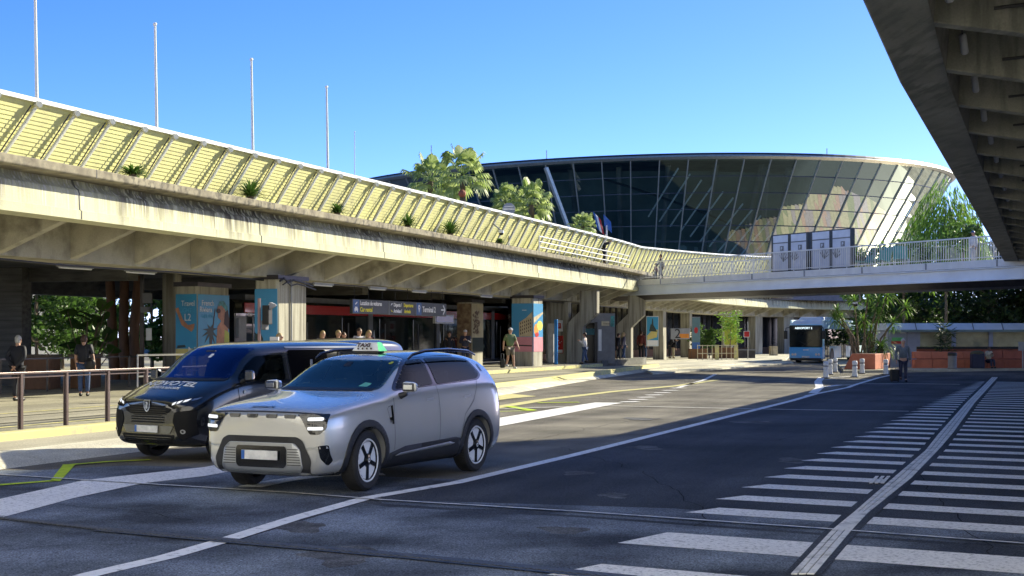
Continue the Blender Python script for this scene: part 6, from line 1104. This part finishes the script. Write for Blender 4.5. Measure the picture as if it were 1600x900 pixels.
mat('rimsilver', (.85, .85, .84), .4, .0, .03); mat('rimdark', (.05, .05, .055), .4, .5); carpaint('silver_paint', (.62, .62, .60), .5, .26); mat('doorway_shade', (.006, .006, .007), 1, spec=0, var=0); mat('vanplastic', (.010, .010, .011), .6, spec=.15); mat('vanbumper', (.20, .19, .15), .4, .4); carpaint('vanblack', (.010, .011, .014), .0, .2)
mat('cladding', (.022, .023, .026), .55, var=.1, scale=20); mat('carglass', (.006, .016, .035), .02, 0, .1, coat=.0, spec=.3); mat('lampglass', (.015, .016, .02), .05, coat=1); mat('lamplight', (.9, .93, 1), .2, emit=(.9, .95, 1, .2)); mat('plateblur', (.85, .85, .83), .5, c2=(.50, .50, .50), scale=7); mat('plateblue', (.03, .14, .5), .4); mat('wsglass', (.10, .17, .42), .03, 0, c2=(.02, .05, .25), scale=1.6, coat=.4, spec=.6)
mat('seam', (.03, .03, .032), .6); mat('brushed', (.42, .43, .43), .35, .7, .04); mat('taxigreen', (.25, .85, .35), .3, emit=(.2, 1, .35, .15)); mat('mirrorglass', (.35, .37, .4), .08, .9)
def plate_(t, x, z, w_=.52, h_=.11, tilt=0):
    b = MB(); b.box((x, 0, z), (.012, w_, h_)); p = b.build('number_plate', M['plateblur'], t, bevel=.003); 
    for s in (-1, 1): b = MB(); b.box((x + .005, s * (w_ / 2 - .024), z), (.008, .045, h_ - .006)); b.build('blue_end', M['plateblue'], p); return p
def drape(bvh, text, size, m, t, x, y, sx=1, bold=.002):   # lettering laid on the bonnet, read from the front
    o = lettering(text, size, m, t, Matrix.Identity(4), align='CENTER', extrude=0, bold=bold, sx=sx); bm = bmesh.new(); bm.from_mesh(o.data); bmesh.ops.triangulate(bm, faces=bm.faces)
    for v in bm.verts:
        q = Vector((x - v.co.y * 1.0, y + v.co.x, 4)); h, nn, i, d_ = bvh.ray_cast(q, Vector((0, 0, -1)))
        if h is not None: v.co = h + Vector((0, 0, .006))
    bmesh.ops.recalc_face_normals(bm, faces=bm.faces); bm.to_mesh(o.data); bm.free(); return o
# ---------------------------------------------------------------- silver taxi
def suv():
    t = thing('suv_taxi', 'silver electric SUV taxi with a green-edged taxi sign, driving towards the camera', 'car')
    def cab(x, w5, z5, y6, z6, y7, z7, ye, ze, zc): return (x, [(0, .2), (.78, .2), (.90, .28), (.962, .50), (.957, .82), (w5, z5 - .09), (y6 + .04, z5), (y7, z6), (ye, z7), (ye * .55, ze), (0, zc)])
    S = [(2.345, [(0, .30), (.42, .30), (.60, .34), (.68, .48), (.69, .66), (.68, .80), (.64, .885), (.50, .92), (.36, .93), (.18, .935), (0, .94)]),
         (2.31, [(0, .24), (.60, .24), (.76, .30), (.815, .47), (.82, .68), (.82, .89), (.79, .97), (.56, .99), (.38, .995), (.19, 1.0), (0, 1.0)]),
         (2.22, [(0, .22), (.68, .22), (.84, .29), (.89, .48), (.895, .70), (.885, .93), (.84, 1.01), (.58, 1.03), (.38, 1.035), (.19, 1.04), (0, 1.04)]),
         (1.95, [(0, .21), (.74, .21), (.88, .29), (.94, .49), (.94, .75), (.93, .98), (.87, 1.055), (.62, 1.08), (.4, 1.085), (.2, 1.09), (0, 1.09)]),
         (1.5, [(0, .2), (.78, .2), (.9, .28), (.962, .5), (.957, .80), (.93, 1.01), (.895, 1.10), (.65, 1.13), (.42, 1.14), (.2, 1.145), (0, 1.145)]),
         (1.12, [(0, .2), (.78, .2), (.9, .28), (.962, .5), (.957, .82), (.935, 1.055), (.90, 1.135), (.69, 1.175), (.44, 1.19), (.22, 1.195), (0, 1.195)]),
         (.98, [(0, .2), (.78, .2), (.9, .28), (.962, .5), (.957, .82), (.935, 1.07), (.88, 1.145), (.72, 1.20), (.45, 1.215), (.22, 1.22), (0, 1.22)]),
         cab(.60, .935, 1.20, .85, 1.30, .78, 1.39, .70, 1.425, 1.43), cab(.22, .93, 1.215, .85, 1.42, .765, 1.565, .66, 1.625, 1.635), cab(.05, .93, 1.22, .85, 1.445, .76, 1.60, .65, 1.655, 1.668),
         cab(-.5, .93, 1.23, .85, 1.46, .765, 1.62, .65, 1.68, 1.695), cab(-1.2, .93, 1.25, .855, 1.47, .765, 1.63, .65, 1.69, 1.705), cab(-1.75, .925, 1.27, .85, 1.46, .755, 1.61, .64, 1.665, 1.68),
         cab(-2.12, .91, 1.27, .835, 1.43, .73, 1.56, .61, 1.62, 1.635),
         (-2.22, [(0, .22), (.74, .22), (.86, .30), (.925, .52), (.925, .84), (.89, 1.14), (.84, 1.22), (.77, 1.36), (.68, 1.45), (.36, 1.50), (0, 1.51)]),
         (-2.32, [(0, .26), (.7, .26), (.8, .34), (.86, .54), (.87, .82), (.83, 1.04), (.77, 1.10), (.64, 1.14), (.5, 1.15), (.25, 1.16), (0, 1.16)]),
         (-2.35, [(0, .34), (.5, .34), (.62, .4), (.68, .56), (.7, .78), (.66, .94), (.6, .98), (.48, 1.0), (.36, 1.0), (.18, 1.0), (0, 1.0)])]
    me, bvh = shell(S, [(1.45, .375, .415), (-1.45, .375, .415)]); me.name = 'body'; me.materials.clear(); me.materials.append(M['silver_paint']); me.shade_smooth(); me.set_sharp_from_angle(angle=R(38)); o = bpy.data.objects.new('body', me); C.objects.link(o); o.parent = t
    wa_ = rounded([(.64, 1.225), (-.30, 1.255), (-.36, 1.592), (.02, 1.575), (.2, 1.50)], .05); wb_ = rounded([(-.39, 1.255), (-1.60, 1.305), (-1.74, 1.37), (-1.62, 1.56), (-1.2, 1.605), (-.44, 1.602)], .06); wf_ = rounded([(-.745, 1.215), (.745, 1.215), (.655, 1.585), (-.655, 1.585)], .05)
    open_windows(me, [shrink(wa_, .03), shrink(wb_, .03)], shrink(wf_, .035)); cabin(t, 0, .62, (-.15, -1.05), .45)
    b = MB()
    for x in (1.45, -1.45): b.box((x, 0, .5), (.8, 1.24, .5))
    b.build('wheel_housing', M['black'], t)
    for x in (1.45, -1.45):
        for sy in (1, -1): wheel(t, x, sy * .835, .372, sy, 'blade', R(4) if x > 0 else 0)
    for sd in ('left', 'right'):
        patch(bvh, rounded([(.74, 1.20), (-1.62, 1.285), (-1.80, 1.36), (-1.66, 1.575), (-1.2, 1.625), (-.3, 1.625), (.08, 1.585), (.22, 1.53)], .07), sd, .006, 'window_frame', M['blackgloss'], t, .035, holes=[shrink(wa_, .02), shrink(wb_, .02)])
        patch(bvh, rounded([(.64, 1.225), (-.30, 1.255), (-.36, 1.592), (.02, 1.575), (.2, 1.50)], .05), sd, .012, 'side_window', M['door_glass'], t)
        patch(bvh, rounded([(-.39, 1.255), (-1.60, 1.305), (-1.74, 1.37), (-1.62, 1.56), (-1.2, 1.605), (-.44, 1.602)], .06), sd, .012, 'side_window', M['door_glass'], t)
        for cx in (1.45, -1.45): patch(bvh, arc(cx, .375, .412, -32, 212) + arc(cx, .375, .50, 214, -34)[0:], sd, .014, 'arch_trim', M['cladding'], t, .035, .012)
        patch(bvh, [(1.03, .20), (-1.03, .20), (-1.06, .40), (-.95, .50), (-.80, .525), (.55, .49), (.92, .42)], sd, .014, 'sill_cladding', M['cladding'], t, .1, .02)
        patch(bvh, [(.80, .385), (.68, .415), (-.62, .475), (-.76, .45), (-.64, .43)], sd, .026, 'sill_strip', M['brushed'], t, .1, .008)
        for pts in ([(.80, 1.12), (.84, .9), (.82, .46)], [(-.36, 1.24), (-.37, .9), (-.35, .48)], [(-1.55, 1.27), (-1.35, 1.0), (-1.08, .82), (-.98, .6), (-.94, .48)]): strip(bvh, pts, sd, .009, .003, 'door_seam', M['seam'], t)
        for x in (-.12, -1.18): patch(bvh, rounded([(x + .1, 1.045), (x - .1, 1.055), (x - .1, 1.085), (x + .1, 1.075)], .014), sd, .008, 'door_handle', M['brushed'], t)
        strip(bvh, [(.99, .98), (.965, 1.01), (.90, 1.02), (.875, 1.0), (.88, .86), (.93, .80), (.99, .98)], sd, .008, .004, 'charge_flap', M['seam'], t)
        patch(bvh, [(.905, 1.02), (.855, 1.025), (.855, .79), (.895, .79)], sd, .006, 'vent_trim', M['blackgloss'], t)
        patch(bvh, rounded([(-1.86, 1.40), (-1.92, 1.40), (-1.93, 1.5), (-1.87, 1.5)], .02), sd, .006, 'pillar_badge', M['blackgloss'], t)
        sy = 1 if sd == 'left' else -1
        b = MB(); b.tube([(.10, sy * .725, 1.60), (-.02, sy * .725, 1.655), (-.35, sy * .725, 1.70), (-1.0, sy * .725, 1.715), (-1.6, sy * .71, 1.69), (-1.85, sy * .70, 1.63)], [.014, .02, .022, .022, .02, .012], 8); b.build('roof_rail', M['blackgloss'], t, smooth=60)
        b = MB(); b.tube([(.62, sy * .90, 1.13), (.60, sy * 1.0, 1.17)], [.045, .03], 8); b.build('mirror_arm', M['cladding'], t, smooth=60)
        b = MB(); b.hull([(.66, sy * .95, 1.17), (.66, sy * 1.17, 1.18), (.66, sy * 1.17, 1.32), (.66, sy * .95, 1.33)], [(.50, sy * .98, 1.19), (.53, sy * 1.13, 1.20), (.53, sy * 1.13, 1.29), (.50, sy * .98, 1.31)]); mr = b.build('mirror', M['silver_paint'], t, bevel=.04)
        b = MB(); b.box((.675, sy * 1.06, 1.25), (.02, .17, .10)); b.build('mirror_front', M['blackgloss'], mr, bevel=.03); b = MB(); b.box((.69, sy * 1.06, 1.25), (.012, .13, .07)); b.build('mirror_glass', M['mirrorglass'], mr, bevel=.02)
    patch(bvh, rounded([(-.745, 1.215), (.745, 1.215), (.655, 1.585), (-.655, 1.585)], .05), 'front', .006, 'windscreen', M['windscreen_glass'], t, .07, label='dark blue windscreen')
    patch(bvh, rounded([(-.70, 1.205), (.70, 1.205), (.69, 1.24), (-.69, 1.24)], .01), 'front', .009, 'wiper_cover', M['black'], t)
    patch(bvh, rounded([(-.06, 1.50), (.06, 1.50), (.05, 1.56), (-.05, 1.56)], .02), 'front', .009, 'camera_housing', M['black'], t)
    patch(bvh, rounded([(.46, 1.255), (.58, 1.25), (.60, 1.29), (.50, 1.305)], .01), 'front', .010, 'sticker', M['turquoise'], t); patch(bvh, ell(.57, 1.545, .02, .016), 'front', .010, 'sticker', M['lime'], t, .1)
    patch(bvh, [(.0, -.60), (-1.45, -.56), (-1.45, .56), (.0, .60)], 'top', .006, 'glass_roof', M['blackgloss'], t, .1)
    patch(bvh, rounded([(-.62, 1.2), (.62, 1.2), (.55, 1.48), (-.55, 1.48)], .04), 'back', .006, 'rear_window', M['carglass'], t)
    # front
    strip(bvh, [(-.80, .972), (-.5, .985), (0, .992), (.5, .985), (.80, .972)], 'front', .016, .004, 'bonnet_seam', M['seam'], t)
    patch(bvh, [(-.55, .975), (.55, .975), (.55, .945), (-.55, .945)], 'front', .004, 'front_bar', M['brushed'], t)
    for y in (-.40, -.14, .14, .40): patch(bvh, rounded([(y - .085, .962), (y + .085, .962), (y + .07, .918), (y - .07, .918)], .014), 'front', .010, 'slot', M['blackgloss'], t)
    for s in (-1, 1):
        hp = [(s * .50, .965), (s * .865, .975), (s * .86, .80), (s * .80, .735), (s * .68, .735), (s * .56, .925)]
        h_ = patch(bvh, rounded(hp if s > 0 else hp[::-1], .02), 'front', .012, 'headlight', M['lampglass'], t)
        for z0 in (.895, .785): q = [(s * .655, z0), (s * .835, z0 + .004), (s * .835, z0 + .042), (s * .655, z0 + .038)]; patch(bvh, rounded(q if s > 0 else q[::-1], .015), 'front', .02, 'light_bar', M['lamplight'], h_)
        q = [(s * .78, .60), (s * .875, .61), (s * .88, .42), (s * .845, .36), (s * .80, .46)]; patch(bvh, rounded(q if s > 0 else q[::-1], .02), 'front', .008, 'air_vent', M['blackgloss'], t)
        q = [(s * .56, .575), (s * .88, .60), (s * .88, .57), (s * .58, .555)]; patch(bvh, q if s > 0 else q[::-1], 'front', .008, 'crease_trim', M['brushed'], t)
    patch(bvh, rounded([(-.50, .70), (.50, .70), (.58, .66), (.70, .42), (.66, .22), (-.66, .22), (-.70, .42), (-.58, .66)], .03), 'front', .010, 'grille_surround', M['cladding'], t)
    patch(bvh, rounded([(-.47, .625), (.47, .625), (.55, .55), (.585, .32), (.52, .255), (-.52, .255), (-.585, .32), (-.55, .55)], .03), 'front', .022, 'grille_insert', M['brushed'], t, thick=.02)
    patch(bvh, rounded([(-.40, .69), (.40, .69), (.38, .645), (-.38, .645)], .01), 'front', .02, 'upper_grille', M['black'], t)
    for s in (-1, 1):
        for k in range(7): z = .36 + .031 * k; q = [(s * .375, z), (s * (.565 - .006 * k), z), (s * (.565 - .006 * k), z + .009), (s * .375, z + .009)]; patch(bvh, q if s > 0 else q[::-1], 'front', .026, 'grille_slat', M['cladding'], t)
    patch(bvh, rounded([(-.345, .585), (.345, .585), (.365, .55), (.365, .36), (.33, .325), (-.33, .325), (-.365, .36), (-.365, .55)], .02), 'front', .030, 'lower_grille', M['blackgloss'], t)
    plate_(t, 2.40, .475)
    patch(bvh, [(-.62, .25), (.62, .25), (.58, .2), (-.58, .2)], 'front', .012, 'skid_plate', M['brushed'], t)
    drape(bvh, 'smart', .13, M['seam'], t, 2.235, -.08, 1.1, .002)
    for s in (-1, 1): q = [(s * .55, .98), (s * .88, 1.0), (s * .88, .88), (s * .6, .88)]; patch(bvh, q if s < 0 else q[::-1], 'back', .008, 'tail_light', M['red'], t)
    # taxi sign
    sgn = thing('taxi_sign', 'white and green taxi sign on the roof of the silver car', 'sign'); 
    b = MB(); b.hull([(-.10, -.30, 0), (.12, -.30, 0), (.12, .30, 0), (-.10, .30, 0)], [(-.06, -.20, .16), (.02, -.20, .16), (.02, .20, .16), (-.06, .20, .16)]); b.build('body', M['white'], sgn, bevel=.02)
    b = MB(); b.hull([(-.105, .27, .0), (.125, .27, .0), (.125, .33, .0), (-.105, .33, .0)], [(-.065, .18, .163), (.025, .18, .163), (.025, .23, .155), (-.065, .23, .155)]); b.build('green_lamp', M['taxigreen'], sgn, bevel=.015)
    b = MB(); b.box((0, 0, -.02), (.22, .5, .03)); b.build('foot', M['black'], sgn)
    fm = Matrix.Translation((.112, -.19, .075)) @ Matrix.Rotation(R(90), 4, 'Z') @ Matrix.Rotation(R(58), 4, 'X'); lettering('TAXI', .105, M['hair'], sgn, fm @ Matrix.Translation((0, -.0, .006)), bold=.003, sx=1.2)
    b = MB(); 
    for k in range(4): b.sphere((.125, -.15 + .09 * k, .045), (.012, .018, .018), 8, 6)
    b.build('lamp_dots', M['hair'], sgn)
    return t, sgn
def put(t, lx, ly, wx, wy, head, sc=1):      # place so that local point (lx,ly) stands on world (wx,wy)
    a = math.atan2(head[1], head[0]); t.rotation_euler = (0, 0, a); t.scale = (sc,) * 3; t.location = (wx - sc * (lx * math.cos(a) - ly * math.sin(a)), wy - sc * (lx * math.sin(a) + ly * math.cos(a)), .012)
tx, sgn = suv(); fw = G(574, 768); put(tx, 1.45, .93, fw.x, fw.y, (-.44, -.90), 1.035)
a = tx.rotation_euler.z; sgn.rotation_euler = (0, 0, a); q = Vector((-.18, -.05)) * 1.035; sgn.location = (tx.location.x + q.x * math.cos(a) - q.y * math.sin(a), tx.location.y + q.x * math.sin(a) + q.y * math.cos(a), 1.69 * 1.035 + .02); sgn.scale = (.78,) * 3
# ---------------------------------------------------------------- black minibus
def van(label, open_door=True):
    t = thing('minibus', label, 'minibus')
    def cab(x, zs, zr, wr=.80, ws=.955): return (x, [(0, .22), (.80, .22), (.90, .30), (.955, .55), (.96, .90), (ws, zs), (ws - .04, zs + .10), (wr + .045, zr - .28), (wr, zr - .09), (wr * .6, zr - .01), (0, zr)])
    S = [(2.47, [(0, .34), (.45, .34), (.60, .4), (.66, .52), (.67, .68), (.64, .82), (.58, .89), (.46, .93), (.33, .95), (.16, .96), (0, .965)]),
         (2.42, [(0, .26), (.64, .26), (.78, .33), (.83, .52), (.83, .72), (.80, .88), (.72, .965), (.56, 1.0), (.38, 1.02), (.19, 1.03), (0, 1.03)]),
         (2.25, [(0, .24), (.74, .24), (.87, .31), (.92, .54), (.92, .78), (.89, .95), (.80, 1.03), (.62, 1.07), (.42, 1.09), (.2, 1.1), (0, 1.1)]),
         (2.03, [(0, .22), (.8, .22), (.9, .3), (.95, .55), (.95, .85), (.925, 1.05), (.86, 1.12), (.68, 1.17), (.45, 1.195), (.2, 1.20), (0, 1.20)]),
         (1.74, [(0, .22), (.8, .22), (.9, .3), (.955, .55), (.96, .9), (.945, 1.14), (.89, 1.2), (.74, 1.27), (.48, 1.29), (.22, 1.3), (0, 1.3)]),
         cab(1.35, 1.2, 1.58, .77), cab(.97, 1.22, 1.83, .77), cab(.72, 1.22, 1.885, .78), cab(0, 1.22, 1.92), cab(-1, 1.22, 1.925), cab(-1.9, 1.22, 1.91), cab(-2.35, 1.2, 1.86, .78), cab(-2.47, 1.15, 1.6, .72, .9), (-2.5, [(0, .4), (.5, .4), (.7, .45), (.8, .6), (.82, .85), (.8, 1.1), (.75, 1.2), (.68, 1.35), (.6, 1.45), (.3, 1.48), (0, 1.5)])]
    me, bvh = shell(S, [(1.60, .345, .39), (-1.67, .345, .39)]); me.name = 'body'; me.materials.clear(); me.materials.append(M['vanblack']); me.shade_smooth(); me.set_sharp_from_angle(angle=R(38)); o = bpy.data.objects.new('body', me); C.objects.link(o); o.parent = t
    va_ = rounded([(1.40, 1.26), (.29, 1.27), (.26, 1.69), (.88, 1.67), (1.08, 1.55)], .06); vf_ = rounded([(-.80, 1.31), (.80, 1.31), (.70, 1.80), (-.70, 1.80)], .06)
    open_windows(me, [shrink(va_, .03)], shrink(vf_, .035)); cabin(t, 0, .80, (.25, -.75), .85)
    b = MB()
    for x in (1.6, -1.67): b.box((x, 0, .5), (.75, 1.24, .5))
    b.build('wheel_housing', M['black'], t)
    for x in (1.6, -1.67):
        for sy in (1, -1): wheel(t, x, sy * .82, .345, sy, 'plain')
    for sd in ('left', 'right'):
        patch(bvh, rounded([(1.52, 1.23), (.25, 1.24), (.22, 1.72), (.92, 1.70), (1.14, 1.58)], .07), sd, .006, 'window_frame', M['blackgloss'], t, .035, holes=[shrink(va_, .02)])
        patch(bvh, rounded([(1.40, 1.26), (.29, 1.27), (.26, 1.69), (.88, 1.67), (1.08, 1.55)], .06), sd, .012, 'side_window', M['door_glass'], t)
        if sd == 'left' and open_door:
            patch(bvh, rounded([(.12, .50), (-.85, .50), (-.85, 1.76), (.12, 1.76)], .07), sd, .010, 'door_shade_patch', M['doorway_shade'], t, label='dark patch painted as the shaded interior of the open door'); strip(bvh, [(.12, 1.80), (-2.0, 1.80)], sd, .03, .012, 'door_rail', M['brushed'], t)  # dark sheet on the closed body, coloured as the interior in shade
            b = MB(); b.box((-1.5, 1.03, 1.15), (1.15, .07, 1.25)); b.build('sliding_door', M['vanblack'], t, bevel=.03); b = MB(); b.box((-1.5, 1.07, 1.48), (.95, .01, .42)); b.build('side_window', M['carglass'], t, bevel=.004)
            b = MB(); b.box((-.3, .985, 1.35), (.05, .01, .5)); b.build('seat_belt', M['grey'], t)
        else: patch(bvh, rounded([(.05, 1.27), (-2.2, 1.27), (-2.15, 1.69), (.02, 1.69)], .06), sd, .010, 'side_window', M['carglass'], t)
        strip(bvh, [(1.42, 1.18), (1.38, .9), (1.22, .6), (1.18, .35)], sd, .01, .003, 'door_seam', M['seam'], t); strip(bvh, [(.18, 1.75), (.18, .35)], sd, .01, .003, 'door_seam', M['seam'], t)
        patch(bvh, rounded([(.5, 1.08), (.3, 1.09), (.3, 1.12), (.5, 1.11)], .012), sd, .02, 'door_handle', M['blackgloss'], t); patch(bvh, ell(1.28, 1.09, .028, .028, 10), sd, .012, 'indicator', M['white'], t)
        for cx in (1.6, -1.67): strip(bvh, arc(cx, .345, .43, -15, 195), sd, .05, .008, 'arch_trim', M['vanplastic'], t)
        sy = 1 if sd == 'left' else -1; b = MB(); b.tube([(1.30, sy * .90, 1.24), (1.30, sy * 1.04, 1.30)], [.05, .035], 8); b.build('mirror_arm', M['black'], t, smooth=60); b = MB(); b.hull([(1.35, sy * 1.0, 1.24), (1.35, sy * 1.2, 1.26), (1.35, sy * 1.19, 1.46), (1.35, sy * 1.0, 1.46)], [(1.22, sy * 1.02, 1.27), (1.23, sy * 1.16, 1.28), (1.23, sy * 1.16, 1.43), (1.22, sy * 1.02, 1.43)]); b.build('mirror', M['vanblack'], t, bevel=.04)
    patch(bvh, rounded([(-.80, 1.31), (.80, 1.31), (.70, 1.80), (-.70, 1.80)], .06), 'front', .006, 'windscreen', M['blue_glass'], t, .07, label='windscreen with the blue of mirrored sky put into its gloss')
    patch(bvh, rounded([(-.80, 1.275), (.80, 1.275), (.80, 1.315), (-.80, 1.315)], .01), 'front', .008, 'wiper_cover', M['black'], t); b = MB(); b.box((1.08, 0, 1.72), (.05, .22, .08)); b.build('rear_view_mirror', M['black'], t, bevel=.02)
    patch(bvh, rounded([(.10, 1.64), (.17, 1.64), (.17, 1.70), (.10, 1.70)], .01), 'front', .010, 'sticker', M['white'], t)
    for s in (-1, 1):
        hp = [(s * .40, .88), (s * .62, .995), (s * .86, 1.04), (s * .885, .98), (s * .80, .90), (s * .55, .85)]; h_ = patch(bvh, rounded(hp if s > 0 else hp[::-1], .02), 'front', .012, 'headlight', M['lampglass'], t)
        for k in range(4): y = s * (.55 + .085 * k); z = .905 + .022 * k; q = [(y, z), (y + s * .055, z + .02), (y + s * .075, z + .058), (y + s * .012, z + .035)]; patch(bvh, q if s > 0 else q[::-1], 'front', .02, 'lamp_reflector', M['lamplight'] if k < 3 else M['steel'], h_)
        q = [(s * .60, .80), (s * .90, .84), (s * .90, .45), (s * .74, .36), (s * .66, .42), (s * .56, .66)]; patch(bvh, rounded(q if s > 0 else q[::-1], .03), 'front', .008, 'bumper_corner', M['vanplastic'], t); patch(bvh, ell(s * .76, .50, .04, .035), 'front', .018, 'fog_light', M['steel'], t); patch(bvh, ell(s * .76, .50, .02, .018), 'front', .022, 'fog_lens', M['black'], t)
    patch(bvh, rounded([(-.55, .90), (.55, .90), (.50, .80), (.3, .74), (-.3, .74), (-.50, .80)], .03), 'front', .008, 'grille', M['vanplastic'], t)
    for k in range(4): z = .755 + .034 * k; patch(bvh, [(-.42, z), (.42, z), (.42, z + .01), (-.42, z + .01)], 'front', .014, 'grille_slat', M['blackgloss'], t)
    for k in range(3): z = .625 + .04 * k; patch(bvh, rounded([(-.38, z), (.38, z), (.36, z + .02), (-.36, z + .02)], .005), 'front', .012, 'grille_slat', M['vanplastic'], t)
    patch(bvh, rounded([(-.58, .58), (.58, .58), (.50, .46), (-.50, .46)], .03), 'front', .010, 'bumper_insert', M['vanbumper'], t); plate_(t, 2.50, .525)
    patch(bvh, rounded([(-.60, .44), (.60, .44), (.52, .30), (-.52, .30)], .03), 'front', .008, 'lower_grille', M['vanplastic'], t)
    for k in range(3): z = .325 + .035 * k; patch(bvh, [(-.52, z), (.52, z), (.52, z + .012), (-.52, z + .012)], 'front', .014, 'grille_slat', M['blackgloss'], t)
    patch(bvh, [(-.07, .98), (.07, .98), (.065, .86), (.035, .81), (0, .79), (-.035, .81), (-.065, .86)], 'front', .022, 'emblem', M['steel'], t); e_ = patch(bvh, [(-.05, .965), (.05, .965), (.046, .87), (.02, .83), (0, .815), (-.02, .83), (-.046, .87)], 'front', .026, 'emblem_field', M['black'], t); patch(bvh, [(-.025, .85), (-.03, .90), (-.005, .93), (-.03, .95), (.02, .955), (.035, .93), (.02, .89), (.03, .86), (.005, .84)], 'front', .03, 'lion_mark', M['steel'], t)
    TM = Matrix.Translation((1.72, -.02, 1.262)) @ Matrix.Rotation(R(90), 4, 'Z') @ Matrix.Rotation(R(14.5), 4, 'X')
    drape(bvh, 'NOVOTEL', .22, M['white'], t, 2.02, -.02, 1.15, .006); drape(bvh, 'HOTELS & RESORTS', .085, M['white'], t, 2.14, -.02, .95, .003)
    return t
mat('ant', (.02, .02, .02), .5)
v1 = van('black minibus with NOVOTEL on its bonnet and an open sliding door'); fw = G(240, 713); put(v1, 1.6, -.82, fw.x, fw.y, (-.56, -.828), .985)
v2 = dup(v1); v2['label'] = 'second dark minibus behind, only its roof showing between the cars'; p = P(34, -17.3); a = math.atan2(-.91, -.42); v2.rotation_euler = (0, 0, a); v2.location = (p.x, p.y, .012); v2.scale = (1, 1, 1)
for c_ in [x for x in list(C.objects) if x.parent == v2 and x.name.startswith(('sliding_door', 'seat_belt', 'door_rail'))] + [x for x in list(C.objects) if x.parent == v2 and x.name.startswith('side_window') and len(x.data.vertices) < 12]: bpy.data.objects.remove(c_)
for t in (v1, v2): t['group'] = 'black minibuses'
# ---------------------------------------------------------------- bus
bs = thing('city_bus', 'blue city bus with white roof pods and pale blue patterned side', 'bus'); carpaint('busblue', (.05, .38, .78), .0, .3); mat('buspattern', (.35, .70, .85), .35, c2=(.75, .85, .85), scale=1.1); mat('busglass', (.015, .02, .022), .05, var=.4, scale=.8)
hw = 1.27; b = MB(); b.hull([(-5.9, -hw, .3), (-5.9, hw, .3), (-5.9, hw, 2.85), (-5.9, -hw, 2.85)], [(6.0, -hw, .3), (6.0, hw, .3), (6.0, hw, 2.85), (6.0, -hw, 2.85)]); b.build('body', M['buspattern'], bs, bevel=.1)
b = MB(); b.box((6.0, 0, .72), (.14, 2.5, .85)); b.build('front_panel', M['busblue'], bs, bevel=.05); b = MB(); b.box((6.02, 0, 1.95), (.12, 2.46, 1.62)); b.build('windscreen', M['busglass'], bs, bevel=.08)
b = MB(); b.box((6.09, 0, 2.55), (.02, 1.9, .28)); d_ = b.build('destination_display', M['black'], bs); lettering('AEROPORT 2', .2, mat('ledwhite', (.7, .85, .9), .4, emit=(.7, .85, .9, .6)), d_, frame_mtx((6.11, -.8, 2.48), (0, 1, 0)), sx=1.1)
b = MB(); b.hull([(6.0, -1.25, 2.8), (6.0, 1.25, 2.8), (-5.8, 1.25, 2.8), (-5.8, -1.25, 2.8)], [(5.5, -1.0, 3.12), (5.5, 1.0, 3.12), (-5.6, 1.05, 3.12), (-5.6, -1.05, 3.12)]); b.build('roof', M['white'], bs, bevel=.06)
b = MB(); b.hull([(5.0, -.95, 3.1), (5.0, .95, 3.1), (1.5, .95, 3.1), (1.5, -.95, 3.1)], [(4.6, -.8, 3.38), (4.6, .8, 3.38), (1.7, .8, 3.38), (1.7, -.8, 3.38)]); b.build('roof_pod', M['white'], bs, bevel=.05)
for sy in (1, -1):
    b = MB(); b.box((-.1, sy * 1.262, 1.85), (11.4, .03, 1.25)); b.build('side_glass', M['busglass'], bs); b = MB(); b.box((0, sy * 1.20, 2.9), (11.6, .12, .5)); b.build('roof_side', M['buspattern'], bs, bevel=.05)
    for x in (4.9, .3, -3.6): b = MB(); b.box((x, sy * 1.275, 1.4), (1.25, .03, 2.2)); d_ = b.build('door', M['busglass'], bs); b = MB(); b.box((x, sy * 1.295, 1.4), (.06, .02, 2.2)); b.build('door_edge', M['black'], d_)
    for x in (3.6, -2.2): b = MB(); b.lathe([(0, .02), (.3, .02), (.48, .06), (.5, .1), (.5, -.2), (0, -.2)], 24, (x, sy * 1.2, .5), 'y'); w_ = b.build('wheel', M['rubber'], bs, smooth=40); b = MB(); b.lathe([(.0, .0), (.56, .0), (.56, .02), (0, .02)], 24, (x, sy * 1.262, .52), 'y'); b.build('wheel_arch', M['black'], bs)
    for k in range(2): b = MB(); b.lathe([(0, .03), (.08, .025), (.09, 0)], 14, (6.07, sy * (.98 - .2 * k), .62), 'x'); b.build('headlight', M['steel'], bs)
    b = MB(); b.tube([(6.05, sy * 1.2, 2.6), (6.35, sy * 1.4, 2.55), (6.35, sy * 1.42, 2.3)], .03, 6); m_ = b.build('mirror_arm', M['black'], bs); b = MB(); b.box((6.33, sy * 1.42, 2.05), (.14, .26, .6)); b.build('mirror', M['black'], bs, bevel=.04)
b = MB(); b.box((6.08, 0, .44), (.02, .55, .13)); b.build('number_plate', M['plateblur'], bs); b = MB(); b.box((6.08, 0, .95), (.02, .4, .07)); b.build('emblem', M['white'], bs); b = MB(); b.box((6.0, 0, .26), (.3, 2.3, .2)); b.build('bumper', M['black'], bs, bevel=.03)
b = MB(); b.tube([(6.09, -.3, 1.2), (6.09, .5, 1.75)], .015, 5); b.tube([(6.09, .3, 1.2), (6.09, -.5, 1.6)], .015, 5); b.build('wiper', M['black'], bs)
q = G(1286, 567.5); put(bs, 6.0, 1.27, q.x, q.y, (-.46, -.888))

driver(tx, -.12, .62, 'driver in dark clothes at the wheel of the silver taxi')
